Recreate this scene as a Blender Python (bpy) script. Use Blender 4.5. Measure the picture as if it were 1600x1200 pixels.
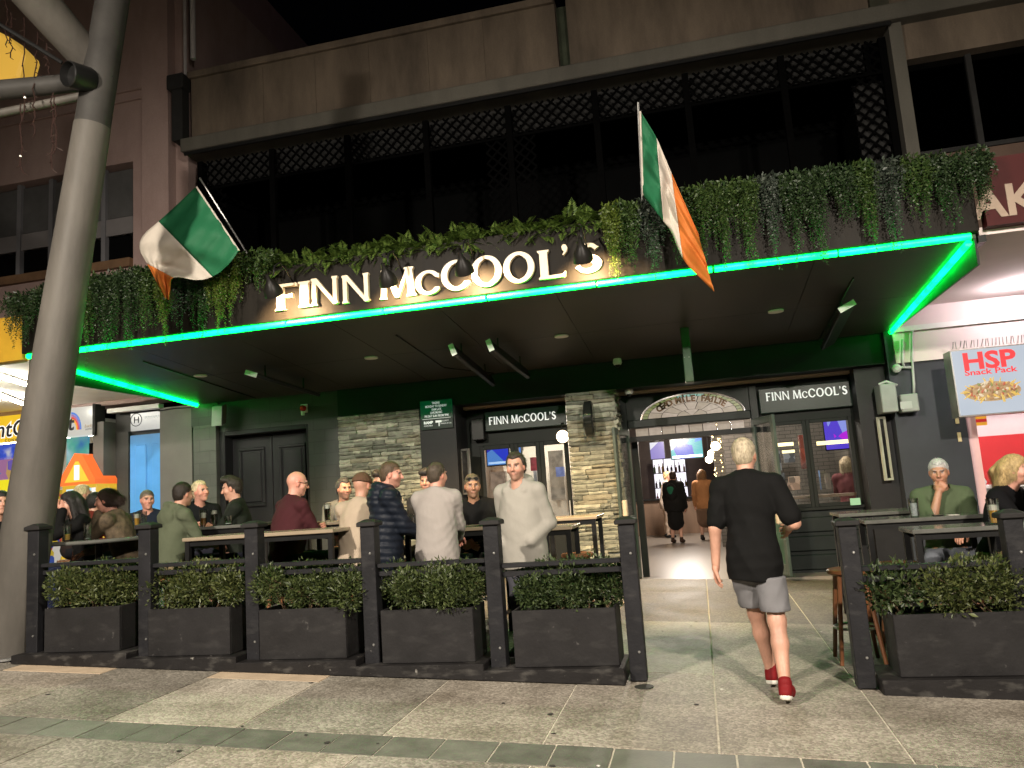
import bpy, math, random
import numpy as np
from mathutils import Vector, Matrix
R_ = math.radians
for o in list(bpy.data.objects): bpy.data.objects.remove(o)
SC = bpy.context.scene
COL = SC.collection
rnd = random.Random(7)

# ------------------------------------------------------------------ camera
CAM_Z = 1.5; YAW, PITCH, ROLL = R_(12.84), R_(8.05), R_(-3.97); FPX = 1222.0
_f = np.array([-math.sin(YAW)*math.cos(PITCH), math.cos(YAW)*math.cos(PITCH), math.sin(PITCH)])
_r = np.array([math.cos(YAW), math.sin(YAW), 0.0]); _u = np.cross(_r, _f)
_r2 = math.cos(ROLL)*_r+math.sin(ROLL)*_u; _u2 = -math.sin(ROLL)*_r+math.cos(ROLL)*_u
cam = bpy.data.cameras.new('camera'); cam.lens = 36*FPX/1600; cam.sensor_width = 36
cam.clip_start = .05; cam.clip_end = 500
co = bpy.data.objects.new('camera', cam); COL.objects.link(co)
co.matrix_world = Matrix(((_r2[0], _u2[0], -_f[0], 0), (_r2[1], _u2[1], -_f[1], 0), (_r2[2], _u2[2], -_f[2], CAM_Z), (0, 0, 0, 1)))
SC.camera = co
# ------------------------------------------------------------------ night sky, exposure
wd = bpy.data.worlds.new('World'); SC.world = wd; wd.use_nodes = True
_nt = wd.node_tree; _bg = _nt.nodes['Background']
_sk = _nt.nodes.new('ShaderNodeTexSky'); _sk.sky_type = 'NISHITA'; _sk.sun_disc = False
_sk.sun_elevation = R_(-4); _sk.sun_rotation = R_(200)
_nt.links.new(_sk.outputs[0], _bg.inputs[0]); _bg.inputs[1].default_value = .02
_sun = bpy.data.lights.new('moon', 'SUN'); _sun.energy = .015; _sun.angle = R_(12); _sun.color = (1, .86, .7)
_so = bpy.data.objects.new('moon', _sun); COL.objects.link(_so); _so.rotation_euler = (R_(48), 0, R_(-18)); _so.location = (0, -10, 30)
SC.view_settings.view_transform = 'Standard'; SC.view_settings.look = 'None'
SC.view_settings.exposure = 0; SC.view_settings.gamma = 1; SC.view_settings.use_curve_mapping = False
SC.render.engine = 'CYCLES'
cy = SC.cycles; cy.use_denoising = True; cy.max_bounces = 6; cy.diffuse_bounces = 3; cy.glossy_bounces = 3
cy.transmission_bounces = 4; cy.transparent_max_bounces = 12; cy.caustics_reflective = False; cy.caustics_refractive = False
cy.sample_clamp_indirect = 3; cy.sample_clamp_direct = 0; cy.use_adaptive_sampling = False
try: cy.denoiser = 'OPENIMAGEDENOISE'; cy.denoising_prefilter = 'ACCURATE'
except Exception: pass

# ------------------------------------------------------------------ helpers
def ray(px, py):
    a, b = (px-800)/FPX, -(py-600)/FPX
    return a*_r2+b*_u2+_f
def at(px, py, Y):
    d = ray(px, py); t = Y/d[1]; return Vector((d[0]*t, Y, CAM_Z+d[2]*t))
def rect(px0, py0, px1, py1, Y):
    a, b = at(px0, py0, Y), at(px1, py1, Y); return a.x, b.x, b.z, a.z
GA, GB, GC = -.0546, -.047, .012
def gz(x, y): return GA+GB*x+GC*y

WL = {}                                  # world location of every object built
def link(o, parent, loc):
    COL.objects.link(o)
    if parent is not None:
        o.parent = parent; o.location = Vector(loc)-WL[parent.name]
    else: o.location = loc
    WL[o.name] = Vector(loc); return o
def tag(o, label=None, cat=None, group=None, kind=None):
    for k, v in (('label', label), ('category', cat), ('group', group), ('kind', kind)):
        if v: o[k] = v
    return o
def thing(name, label, cat, loc=(0, 0, 0), group=None):
    o = bpy.data.objects.new(name, None); o.empty_display_size = .1
    link(o, None, loc); return tag(o, label, cat, group)
class MB:
    def __init__(s): s.v = []; s.f = []; s.m = []; s.k = 0
    def add(s, vs, fs, mi=None):
        n = len(s.v); s.v += [tuple(map(float, q)) for q in vs]
        s.f += [tuple(n+i for i in q) for q in fs]; s.m += [s.k if mi is None else mi]*len(fs); return s
    def box(s, x0, x1, y0, y1, z0, z1, tf=None):
        vs = [(x0, y0, z0), (x1, y0, z0), (x1, y1, z0), (x0, y1, z0), (x0, y0, z1), (x1, y0, z1), (x1, y1, z1), (x0, y1, z1)]
        if tf: vs = [tf(*q) for q in vs]
        return s.add(vs, [(0, 3, 2, 1), (4, 5, 6, 7), (0, 1, 5, 4), (1, 2, 6, 5), (2, 3, 7, 6), (3, 0, 4, 7)])
    def bar(s, a, b, w, h=None, up=(0, 0, 1)):
        a, b = Vector(a), Vector(b); d = (b-a).normalized(); h = h or w
        u = Vector(up); sd = d.cross(u)
        if sd.length < 1e-4: sd = d.cross(Vector((1, 0, 0)))
        sd.normalize(); u = sd.cross(d); vs = []
        for p in (a, b):
            for i, j in ((-1, -1), (1, -1), (1, 1), (-1, 1)): vs.append(p+sd*(i*w/2)+u*(j*h/2))
        return s.add(vs, [(3, 2, 1, 0), (4, 5, 6, 7), (0, 1, 5, 4), (1, 2, 6, 5), (2, 3, 7, 6), (3, 0, 4, 7)])
    def tube(s, pts, r, n=10, cap=True):
        pts = [Vector(p) for p in pts]; m = len(pts)
        rs = r if isinstance(r, (list, tuple)) else [r]*m
        d0 = (pts[1]-pts[0]).normalized(); u = d0.orthogonal().normalized(); vs = []
        for i, p in enumerate(pts):
            d = (pts[min(i+1, m-1)]-pts[max(i-1, 0)]).normalized()
            u = (u-d*u.dot(d)).normalized(); w = d.cross(u)
            for k in range(n):
                a = 2*math.pi*k/n; vs.append(p+(u*math.cos(a)+w*math.sin(a))*rs[i])
        fs = [(i*n+k, i*n+(k+1) % n, (i+1)*n+(k+1) % n, (i+1)*n+k) for i in range(m-1) for k in range(n)]
        if cap: fs += [tuple(range(n))[::-1], tuple(range((m-1)*n, m*n))]
        return s.add(vs, fs)
    def lathe(s, prof, c=(0, 0, 0), n=20, ax=None):
        c = Vector(c); q = Vector((0, 0, 1)).rotation_difference(Vector(ax).normalized()).to_matrix() if ax is not None else Matrix.Identity(3)
        vs = [c+q@Vector((r*math.cos(2*math.pi*k/n), r*math.sin(2*math.pi*k/n), z)) for r, z in prof for k in range(n)]
        fs = [(i*n+k, i*n+(k+1) % n, (i+1)*n+(k+1) % n, (i+1)*n+k) for i in range(len(prof)-1) for k in range(n)]
        if prof[0][0] > 1e-5: fs.append(tuple(range(n))[::-1])
        if prof[-1][0] > 1e-5: fs.append(tuple(range((len(prof)-1)*n, len(prof)*n)))
        return s.add(vs, fs)
    def prism(s, poly, f3, w0, w1):              # poly in (u,v); f3(u,v,w)
        n = len(poly); vs = [f3(u, v, w0) for u, v in poly]+[f3(u, v, w1) for u, v in poly]
        return s.add(vs, [tuple(range(n))[::-1], tuple(range(n, 2*n))]+[(i, (i+1) % n, n+(i+1) % n, n+i) for i in range(n)])
    def ring(s, outer, inner, f3, w0, w1):
        n = len(outer); vs = [f3(u, v, w) for w in (w0, w1) for P in (outer, inner) for u, v in P]; fs = []
        for i in range(n):
            j = (i+1) % n; A, B, C, D = i, j, n+j, n+i; E, F, G, H = 2*n+i, 2*n+j, 3*n+j, 3*n+i
            fs += [(A, B, C, D), (H, G, F, E), (E, F, B, A), (D, C, G, H)]
        return s.add(vs, fs)
    def build(s, name, mats, parent=None, smooth=False, bevel=0, label=None, cat=None, group=None, kind=None, shade=None):
        V = np.array(s.v, dtype=np.float64)
        lo, hi = V.min(0), V.max(0); org = np.array(((lo[0]+hi[0])/2, (lo[1]+hi[1])/2, lo[2]))
        me = bpy.data.meshes.new(name); me.from_pydata((V-org).tolist(), [], s.f)
        for m in (mats if isinstance(mats, (list, tuple)) else [mats]): me.materials.append(m)
        if any(s.m): me.polygons.foreach_set('material_index', s.m)
        if smooth: me.polygons.foreach_set('use_smooth', [True]*len(s.f))
        me.update()
        o = bpy.data.objects.new(name, me); link(o, parent, org)
        if smooth == 'auto':
            md = o.modifiers.new('e', 'EDGE_SPLIT'); md.split_angle = R_(40)
        if bevel:
            md = o.modifiers.new('b', 'BEVEL'); md.width = bevel; md.segments = 1; md.limit_method = 'ANGLE'
        return tag(o, label, cat, group, kind)
def bx(name, m, x0, x1, y0, y1, z0, z1, parent=None, bevel=0, **k):
    return MB().box(min(x0, x1), max(x0, x1), min(y0, y1), max(y0, y1), min(z0, z1), max(z0, z1)).build(name, m, parent, bevel=bevel, **k)

# ------------------------------------------------------------------ materials
MATS = {}
def pm(name, col, rough=.6, var=.15, scale=4., bump=0., bscale=None, metal=0., spec=.5, emit=None, es=1., col2=None, stretch=None, coat=0.):
    if name in MATS: return MATS[name]
    m = bpy.data.materials.new(name); m.use_nodes = True; nt = m.node_tree; N = nt.nodes; L = nt.links
    b = N['Principled BSDF']; b.inputs['Roughness'].default_value = rough; b.inputs['Metallic'].default_value = metal
    b.inputs['Specular IOR Level'].default_value = spec if (spec != .5 or metal or max(col) > .1 or rough < .2) else .2
    if coat: b.inputs['Coat Weight'].default_value = coat
    c = (*col, 1)
    if emit:
        b.inputs['Emission Color'].default_value = (*emit, 1); b.inputs['Emission Strength'].default_value = es
    if var or col2 or bump:
        g = N.new('ShaderNodeNewGeometry'); mp = N.new('ShaderNodeMapping'); L.new(g.outputs['Position'], mp.inputs[0])
        if stretch: mp.inputs['Scale'].default_value = stretch
        nz = N.new('ShaderNodeTexNoise'); nz.inputs['Scale'].default_value = scale; nz.inputs['Detail'].default_value = 6; nz.inputs['Roughness'].default_value = .62
        L.new(mp.outputs[0], nz.inputs[0])
    if var or col2:
        rp = N.new('ShaderNodeValToRGB'); rp.color_ramp.elements[0].position = .3; rp.color_ramp.elements[1].position = .7
        rp.color_ramp.elements[0].color = (*[max(0, q*(1-var)) for q in col], 1)
        rp.color_ramp.elements[1].color = (*(col2 or [min(1, q*(1+var)) for q in col]), 1)
        L.new(nz.outputs[0], rp.inputs[0]); L.new(rp.outputs[0], b.inputs['Base Color'])
    else: b.inputs['Base Color'].default_value = c
    if bump:
        n2 = N.new('ShaderNodeTexNoise'); n2.inputs['Scale'].default_value = bscale or scale*6; n2.inputs['Detail'].default_value = 4; L.new(mp.outputs[0], n2.inputs[0])
        bp = N.new('ShaderNodeBump'); bp.inputs['Strength'].default_value = bump; bp.inputs['Distance'].default_value = .01
        L.new(n2.outputs[0], bp.inputs['Height']); L.new(bp.outputs[0], b.inputs['Normal'])
        mr = N.new('ShaderNodeMapRange'); mr.inputs[3].default_value = max(.03, rough-.12); mr.inputs[4].default_value = min(1, rough+.12)
        L.new(nz.outputs[0], mr.inputs[0]); L.new(mr.outputs[0], b.inputs['Roughness'])
    MATS[name] = m; return m
def em(name, col, s):
    if name in MATS: return MATS[name]
    m = bpy.data.materials.new(name); m.use_nodes = True; b = m.node_tree.nodes['Principled BSDF']
    b.inputs['Base Color'].default_value = (*[q*.5 for q in col], 1); b.inputs['Emission Color'].default_value = (*col, 1); b.inputs['Emission Strength'].default_value = s
    if s < 3: m.cycles.emission_sampling = 'NONE'
    MATS[name] = m; return m
def glass(name, tint=(1, 1, 1), fac=.09, rough=.02):
    if name in MATS: return MATS[name]
    m = bpy.data.materials.new(name); m.use_nodes = True; nt = m.node_tree; N = nt.nodes; L = nt.links
    t = N.new('ShaderNodeBsdfTransparent'); t.inputs[0].default_value = (*tint, 1); g = N.new('ShaderNodeBsdfGlossy'); g.inputs['Roughness'].default_value = rough
    lw = N.new('ShaderNodeLayerWeight'); lw.inputs[0].default_value = .3; ma = N.new('ShaderNodeMath'); ma.operation = 'MULTIPLY_ADD'
    L.new(lw.outputs['Fresnel'], ma.inputs[0]); ma.inputs[1].default_value = .6; ma.inputs[2].default_value = fac*.4
    mx = N.new('ShaderNodeMixShader'); L.new(ma.outputs[0], mx.inputs[0]); L.new(t.outputs[0], mx.inputs[1]); L.new(g.outputs[0], mx.inputs[2])
    L.new(mx.outputs[0], N['Material Output'].inputs[0]); MATS[name] = m; return m
def screen(name, cols, s, scale=3., vor=True, seed=0.):
    """a lit picture: blocks of colour, as on a television or a printed light box"""
    if name in MATS: return MATS[name]
    m = bpy.data.materials.new(name); m.use_nodes = True; nt = m.node_tree; N = nt.nodes; L = nt.links; b = N['Principled BSDF']
    g = N.new('ShaderNodeNewGeometry'); mp = N.new('ShaderNodeMapping'); mp.inputs['Location'].default_value = (seed, seed*.7, seed*1.3); L.new(g.outputs['Position'], mp.inputs[0])
    v = N.new('ShaderNodeTexVoronoi') if vor else N.new('ShaderNodeTexNoise'); v.inputs['Scale'].default_value = scale; L.new(mp.outputs[0], v.inputs['Vector'])
    rp = N.new('ShaderNodeValToRGB'); rp.color_ramp.interpolation = 'CONSTANT' if vor else 'LINEAR'; e = rp.color_ramp.elements
    while len(e) < len(cols): e.new(.5)
    for i, c in enumerate(cols): e[i].position = i/len(cols) if vor else .3+.4*i/max(1, len(cols)-1); e[i].color = (*c, 1)
    if vor:
        sp = N.new('ShaderNodeSeparateColor'); L.new(v.outputs['Color'], sp.inputs[0]); L.new(sp.outputs[0], rp.inputs[0])
    else: L.new(v.outputs[0], rp.inputs[0])
    b.inputs['Base Color'].default_value = (.01, .01, .01, 1); b.inputs['Roughness'].default_value = .25
    L.new(rp.outputs[0], b.inputs['Emission Color']); b.inputs['Emission Strength'].default_value = s; m.cycles.emission_sampling = 'NONE'; MATS[name] = m; return m
def brickmat(name, c1, mortar, bw, bh, rough=.7, bump=.5):
    """painted blockwork too flat to pick apart: faint joints under paint"""
    if name in MATS: return MATS[name]
    m = bpy.data.materials.new(name); m.use_nodes = True; nt = m.node_tree; N = nt.nodes; L = nt.links; b = N['Principled BSDF']
    g = N.new('ShaderNodeNewGeometry'); sp = N.new('ShaderNodeSeparateXYZ'); L.new(g.outputs['Position'], sp.inputs[0])
    cb = N.new('ShaderNodeCombineXYZ'); ad = N.new('ShaderNodeMath'); L.new(sp.outputs[0], ad.inputs[0]); L.new(sp.outputs[1], ad.inputs[1]); L.new(ad.outputs[0], cb.inputs[0]); L.new(sp.outputs[2], cb.inputs[1])
    br = N.new('ShaderNodeTexBrick'); L.new(cb.outputs[0], br.inputs[0]); br.inputs['Scale'].default_value = 1; br.inputs['Brick Width'].default_value = bw; br.inputs['Row Height'].default_value = bh
    br.inputs['Mortar Size'].default_value = .006; br.inputs['Color1'].default_value = (*c1, 1); br.inputs['Color2'].default_value = (*[q*1.12 for q in c1], 1); br.inputs['Mortar'].default_value = (*mortar, 1)
    nz = N.new('ShaderNodeTexNoise'); nz.inputs['Scale'].default_value = 3; nz.inputs['Detail'].default_value = 7; L.new(g.outputs['Position'], nz.inputs[0])
    mx = N.new('ShaderNodeMixRGB'); mx.blend_type = 'MULTIPLY'; mx.inputs[0].default_value = .55; L.new(br.outputs[0], mx.inputs[1]); L.new(nz.outputs[0], mx.inputs[2]); L.new(mx.outputs[0], b.inputs['Base Color'])
    bp = N.new('ShaderNodeBump'); bp.inputs['Strength'].default_value = bump; bp.inputs['Distance'].default_value = .006; bp.invert = True; L.new(br.outputs['Fac'], bp.inputs['Height']); L.new(bp.outputs[0], b.inputs['Normal'])
    b.inputs['Roughness'].default_value = rough; MATS[name] = m; return m
def concrete(name, c1, c2, streak=(1, 1, .25), scale=1.2, rough=.85):
    """weathered render: broad blotches, vertical run-off streaks and fine grain"""
    if name in MATS: return MATS[name]
    m = bpy.data.materials.new(name); m.use_nodes = True; nt = m.node_tree; N = nt.nodes; L = nt.links; b = N['Principled BSDF']
    g = N.new('ShaderNodeNewGeometry'); mp = N.new('ShaderNodeMapping'); mp.inputs['Scale'].default_value = streak; L.new(g.outputs['Position'], mp.inputs[0])
    n1 = N.new('ShaderNodeTexNoise'); n1.inputs['Scale'].default_value = scale; n1.inputs['Detail'].default_value = 8; n1.inputs['Roughness'].default_value = .65; L.new(mp.outputs[0], n1.inputs[0])
    n2 = N.new('ShaderNodeTexNoise'); n2.inputs['Scale'].default_value = 40; n2.inputs['Detail'].default_value = 3; L.new(g.outputs['Position'], n2.inputs[0])
    rp = N.new('ShaderNodeValToRGB'); rp.color_ramp.elements[0].position = .34; rp.color_ramp.elements[1].position = .66
    rp.color_ramp.elements[0].color = (*c1, 1); rp.color_ramp.elements[1].color = (*c2, 1); L.new(n1.outputs[0], rp.inputs[0])
    mx = N.new('ShaderNodeMixRGB'); mx.blend_type = 'MULTIPLY'; mx.inputs[0].default_value = .25; L.new(rp.outputs[0], mx.inputs[1]); L.new(n2.outputs[0], mx.inputs[2]); L.new(mx.outputs[0], b.inputs['Base Color'])
    bp = N.new('ShaderNodeBump'); bp.inputs['Strength'].default_value = .3; bp.inputs['Distance'].default_value = .004; L.new(n2.outputs[0], bp.inputs['Height']); L.new(bp.outputs[0], b.inputs['Normal'])
    b.inputs['Roughness'].default_value = rough; MATS[name] = m; return m
def scuffed(name, col, fleck, amount=.62, scale=22, rough=.5):
    """painted metal with chips, dust smears and scratches"""
    m = pm(name, col, rough, .25, 4, .2, 45); nt = m.node_tree; N = nt.nodes; L = nt.links; b = N['Principled BSDF']; src = b.inputs['Base Color'].links[0].from_socket
    g = N.new('ShaderNodeNewGeometry'); out = src
    for sc_, th, st, fac in ((scale, amount, (1, 1, 1), .8), (6, .54, (1, 1, 2.5), .22), (50, amount+.03, (.25, .25, 1.6), .6)):
        mp = N.new('ShaderNodeMapping'); mp.inputs['Scale'].default_value = st; L.new(g.outputs['Position'], mp.inputs[0]); n = N.new('ShaderNodeTexNoise'); n.inputs['Scale'].default_value = sc_; n.inputs['Detail'].default_value = 5; L.new(mp.outputs[0], n.inputs[0])
        r = N.new('ShaderNodeMapRange'); r.inputs[1].default_value = th; r.inputs[2].default_value = th+(.05 if fac > .3 else .2); r.inputs[4].default_value = fac; L.new(n.outputs[0], r.inputs[0]); mx = N.new('ShaderNodeMixRGB'); L.new(r.outputs[0], mx.inputs[0]); L.new(out, mx.inputs[1]); mx.inputs[2].default_value = (*fleck, 1); out = mx.outputs[0]
    L.new(out, b.inputs['Base Color']); return m
def aggregate(name, c1, c2, c3, bump=.6):
    """exposed-aggregate paving: pebble speckle with patches of grime"""
    if name in MATS: return MATS[name]
    m = bpy.data.materials.new(name); m.use_nodes = True; nt = m.node_tree; N = nt.nodes; L = nt.links; b = N['Principled BSDF']
    g = N.new('ShaderNodeNewGeometry'); c1 = [p+(q-p)*.4 for p, q in zip(c1, c2)]; c3 = [p+(q-p)*.35 for p, q in zip(c3, c2)]; c1, c2, c3 = [[q*1.12 for q in c] for c in (c1, c2, c3)]
    v = N.new('ShaderNodeTexVoronoi'); v.inputs['Scale'].default_value = 64; L.new(g.outputs['Position'], v.inputs['Vector'])
    sp = N.new('ShaderNodeSeparateColor'); L.new(v.outputs['Color'], sp.inputs[0])
    rp = N.new('ShaderNodeValToRGB'); e = rp.color_ramp.elements; e.new(.5)
    for i, (p, c) in enumerate(((.1, c1), (.5, c2), (.95, c3))): e[i].position = p; e[i].color = (*c, 1)
    L.new(sp.outputs[0], rp.inputs[0])
    n = N.new('ShaderNodeTexNoise'); n.inputs['Scale'].default_value = 1.7; n.inputs['Detail'].default_value = 8; n.inputs['Roughness'].default_value = .7; L.new(g.outputs['Position'], n.inputs[0])
    r2 = N.new('ShaderNodeValToRGB'); r2.color_ramp.elements[0].position = .3; r2.color_ramp.elements[0].color = (.52, .5, .47, 1); r2.color_ramp.elements[1].position = .6; L.new(n.outputs[0], r2.inputs[0])
    mx = N.new('ShaderNodeMixRGB'); mx.blend_type = 'MULTIPLY'; mx.inputs[0].default_value = 1; L.new(rp.outputs[0], mx.inputs[1]); L.new(r2.outputs[0], mx.inputs[2])
    n3 = N.new('ShaderNodeTexNoise'); n3.inputs['Scale'].default_value = .55; n3.inputs['Detail'].default_value = 3; L.new(g.outputs['Position'], n3.inputs[0]); m3 = N.new('ShaderNodeMapRange'); m3.inputs[1].default_value = .35; m3.inputs[2].default_value = .65; m3.inputs[3].default_value = .72; m3.inputs[4].default_value = 1.12; L.new(n3.outputs[0], m3.inputs[0]); mx3 = N.new('ShaderNodeMixRGB'); mx3.blend_type = 'MULTIPLY'; mx3.inputs[0].default_value = 1; L.new(mx.outputs[0], mx3.inputs[1]); L.new(m3.outputs[0], mx3.inputs[2]); mx = mx3
    L.new(mx.outputs[0], b.inputs['Base Color'])
    v2 = N.new('ShaderNodeTexVoronoi'); v2.inputs['Scale'].default_value = 64; L.new(g.outputs['Position'], v2.inputs['Vector'])
    bp = N.new('ShaderNodeBump'); bp.inputs['Strength'].default_value = bump*.6; bp.inputs['Distance'].default_value = .006; bp.invert = True; L.new(v2.outputs['Distance'], bp.inputs['Height']); L.new(bp.outputs[0], b.inputs['Normal'])
    mr = N.new('ShaderNodeMapRange'); mr.inputs[3].default_value = .38; mr.inputs[4].default_value = .8; L.new(n.outputs[0], mr.inputs[0]); L.new(mr.outputs[0], b.inputs['Roughness'])
    MATS[name] = m; return m
def leafmat(name, c1, c2, trans=.35, rough=.45):
    if name in MATS: return MATS[name]
    m = bpy.data.materials.new(name); m.use_nodes = True; nt = m.node_tree; N = nt.nodes; L = nt.links; b = N['Principled BSDF']
    g = N.new('ShaderNodeNewGeometry'); rp = N.new('ShaderNodeValToRGB'); rp.color_ramp.elements[0].color = (*c1, 1); rp.color_ramp.elements[1].color = (*c2, 1)
    L.new(g.outputs['Random Per Island'], rp.inputs[0]); L.new(rp.outputs[0], b.inputs['Base Color']); b.inputs['Roughness'].default_value = rough
    t = N.new('ShaderNodeBsdfTranslucent'); L.new(rp.outputs[0], t.inputs[0]); mx = N.new('ShaderNodeMixShader'); mx.inputs[0].default_value = trans
    L.new(b.outputs[0], mx.inputs[1]); L.new(t.outputs[0], mx.inputs[2]); L.new(mx.outputs[0], N['Material Output'].inputs[0]); MATS[name] = m; return m

def text(name, s, size, mat, loc, parent, depth=.01, bold=0., rot=(90, 0, 0), width=None, align='LEFT', spacing=1., label=None, shear=0.):
    cu = bpy.data.curves.new(name, 'FONT'); cu.body = s; cu.size = size; cu.extrude = depth/2; cu.offset = bold; cu.align_x = align; cu.space_character = spacing; cu.resolution_u = 3; cu.shear = shear
    t = bpy.data.objects.new(name+'_tmp', cu); COL.objects.link(t); bpy.context.view_layer.update()
    me = bpy.data.meshes.new_from_object(t); bpy.data.objects.remove(t)
    n = len(me.vertices); V = np.zeros(n*3); me.vertices.foreach_get('co', V); V = V.reshape(-1, 3)
    if width: V[:, 0] *= width/max(1e-6, V[:, 0].max()-V[:, 0].min())
    Rm = np.array(Matrix.Rotation(R_(rot[2]), 3, 'Z')@Matrix.Rotation(R_(rot[1]), 3, 'Y')@Matrix.Rotation(R_(rot[0]), 3, 'X'))
    V = V@Rm.T; me.vertices.foreach_set('co', V.ravel()); me.update(); me.materials.clear(); me.materials.append(mat)
    o = bpy.data.objects.new(name, me); link(o, parent, loc); return tag(o, label)
def lamp(name, kind, loc, energy, col, parent=None, radius=.05, spot=None, blend=.5, aim=None):
    l = bpy.data.lights.new(name, kind); l.energy = energy; l.color = col
    if kind in ('POINT', 'SPOT'): l.shadow_soft_size = radius
    if kind == 'SPOT': l.spot_size = R_(spot); l.spot_blend = blend
    o = bpy.data.objects.new(name, l); link(o, parent, loc)
    if aim is not None: o.rotation_euler = (Vector(aim)-Vector(loc)).to_track_quat('-Z', 'Y').to_euler()
    return o

# shared materials
CHAR = pm('charcoal_paint', (.013, .013, .0148), .5, .25, 3, .15)
BLACK = pm('black_metal', (.012, .012, .012), .35, .2, 5)
SOFF = pm('soffit_paint', (.045, .044, .041), .5, .3, 1.5, .08)
DGREEN = pm('dark_green_paint', (.008, .0115, .0105), .45, .3, 3, .1)
WHITE = pm('white_paint', (.75, .75, .73), .5, .06, 4)
STEEL = pm('brushed_steel', (.35, .35, .34), .35, .15, 8, metal=.8)
TIMBER = pm('stool_timber', (.17, .065, .025), .45, .35, 9, .2, stretch=(1, 1, .15))
TABLETOP = pm('table_laminate', (.30, .24, .17), .22, .22, 6, .1, stretch=(.2, 1, 1))
BULBW = em('warm_bulb', (1, .72, .40), 26)
# ================================================================== GROUND
def gsheet(name, x0, x1, y0, y1, dz, mat, parent=None, nx=1, ny=1, th=.05, **k):
    mb = MB(); mb.box(x0, x1, y0, y1, 0, 0, tf=None)
    mb.v = [(x, y, gz(x, y)+dz-(th if i < 4 else 0)) for i, (x, y, z) in enumerate(mb.v)]
    return mb.build(name, mat, parent, **k)
MORTAR = pm('joint_mortar', (.5, .46, .37), .9, .3, 20, .3)
pave = gsheet('pavement', -60, 60, -40, 12.05, -.006, MORTAR, th=.3, kind='structure')
AG = [aggregate('aggregate_a', (.15, .133, .108), (.28, .25, .205), (.44, .40, .335)), aggregate('aggregate_b', (.11, .10, .083), (.21, .193, .16), (.35, .325, .275)),
      aggregate('aggregate_c', (.20, .182, .148), (.36, .33, .27), (.52, .48, .40)), aggregate('aggregate_worn', (.17, .16, .12), (.29, .275, .215), (.40, .385, .315), .35), aggregate('aggregate_awning_shade', (.06, .053, .04), (.125, .112, .088), (.22, .2, .16))]
BEIGE = pm('plain_beige_concrete', (.42, .33, .23), .8, .15, 6, .25)
ROWS = [(-1.6, .4), (.4, 2.4), (2.4, 4.365), (4.705, 6.46), (6.46, 8.63), (8.63, 10.8), (10.8, 12.04)]
for i in range(-10, 8):
    xa, xb = i-.04+.007, i+.96-.007
    for j, (ya, yb) in enumerate(ROWS):
        mi = AG[rnd.choice([0, 0, 1, 1, 2])]
        if (i, j) == (-1, 4): mi = AG[3]
        if (i, j) == (-4, 3): mi = AG[2]
        if j >= 5: mi = AG[4]  # awning shade put into the slab colour
        if i in (-4, -6) and j == 3:
            gsheet('slab', xa, xb, ya+.005, 5.83, rnd.uniform(-.001, .001), mi, pave)
            gsheet('slab', xa, xb, 5.84, yb-.005, .001, BEIGE, pave); continue
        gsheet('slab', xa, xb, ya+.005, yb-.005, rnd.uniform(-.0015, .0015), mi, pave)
TILE = [pm('strip_tile_%d' % q, (.12*s, .12*s, .10*s), .5, .25, 7, .2, bscale=60) for q, s in enumerate((.9, 1., 1.1))]
k = 0; x = -10.
while x < 6:
    w = .335; gsheet('strip_tile', x+.006, x+w-.006, 4.372, 4.698, rnd.uniform(-.002, .002), rnd.choice(TILE), pave)
    x += w
GUMD = pm('trodden_gum', (.045, .042, .038), .8, 0); rg = random.Random(77)
for i in range(46):
    x_, y_ = rg.uniform(-5.2, 3.2), rg.choice((rg.uniform(3.6, 6), rg.uniform(6.5, 11))); s_ = rg.uniform(.010, .024)
    MB().add([(x_+s_*rg.uniform(.7, 1.2)*math.cos(q_*.785), y_+s_*rg.uniform(.7, 1.2)*math.sin(q_*.785), gz(x_, y_)+.0045) for q_ in range(8)], [tuple(range(8))]).build('gum_spot', GUMD, pave)
# drain cover, gum spots and litter on the paving
q = at(1003, 1066, 6.12); MB().lathe([(.001, 0), (.07, 0), (.07, .006), (.001, .008)], (-.54, 6.02, gz(-.54, 6.02)), 18).build('drain_cover', pm('cast_iron', (.03, .03, .025), .6), label='small dark round cover plate in the paving at the end of the barrier', cat='cover plate')
GUM = pm('gum', (.5, .48, .44), .8, 0)
for i, (px, py) in enumerate(((1128, 1077), (935, 1197), (1283, 987))):
    d = ray(px, py); t = (GA-CAM_Z)/(d[2]-GB*d[0]-GC*d[1]); p = d*t
    MB().lathe([(.001, 0), (.012, 0), (.009, .004), (.001, .004)], (p[0], p[1], CAM_Z+p[2]), 8).build('cigarette_butt', GUM, label=['pale scrap of litter on the paving between barrier and walking person', 'pale scrap of litter on the dark tile strip', 'pale scrap of litter on the paving beside the wooden stool'][i], cat='litter', group='litter on the paving')

# ================================================================== PUB
WY = 12.0
pub = thing('pub_building', 'two storey pub building with dark lattice verandah and concrete parapet above the green lit awning', 'building', (-2.5, 12, 0))
def wb(name, mat, px0, py0, px1, py1, y0, y1, parent=pub, Y=WY, z0=None, z1=None, **k):
    a, b, c, d = rect(px0, py0, px1, py1, Y)
    return bx(name, mat, a, b, y0, y1, c if z0 is None else z0, d if z1 is None else z1, parent, **k)
def X12(px, Y=WY, py=700): return at(px, py, Y).x
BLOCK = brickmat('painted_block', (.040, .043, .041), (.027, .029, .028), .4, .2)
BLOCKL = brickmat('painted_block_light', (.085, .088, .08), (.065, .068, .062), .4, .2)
CONC = concrete('stained_concrete', (.075, .058, .042), (.20, .155, .112))
CONC2 = concrete('gutter_concrete', (.085, .08, .066), (.13, .122, .10))
DARKV = pm('verandah_black', (.0022, .0024, .0024), .8, .2, 3, spec=.05)
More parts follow.
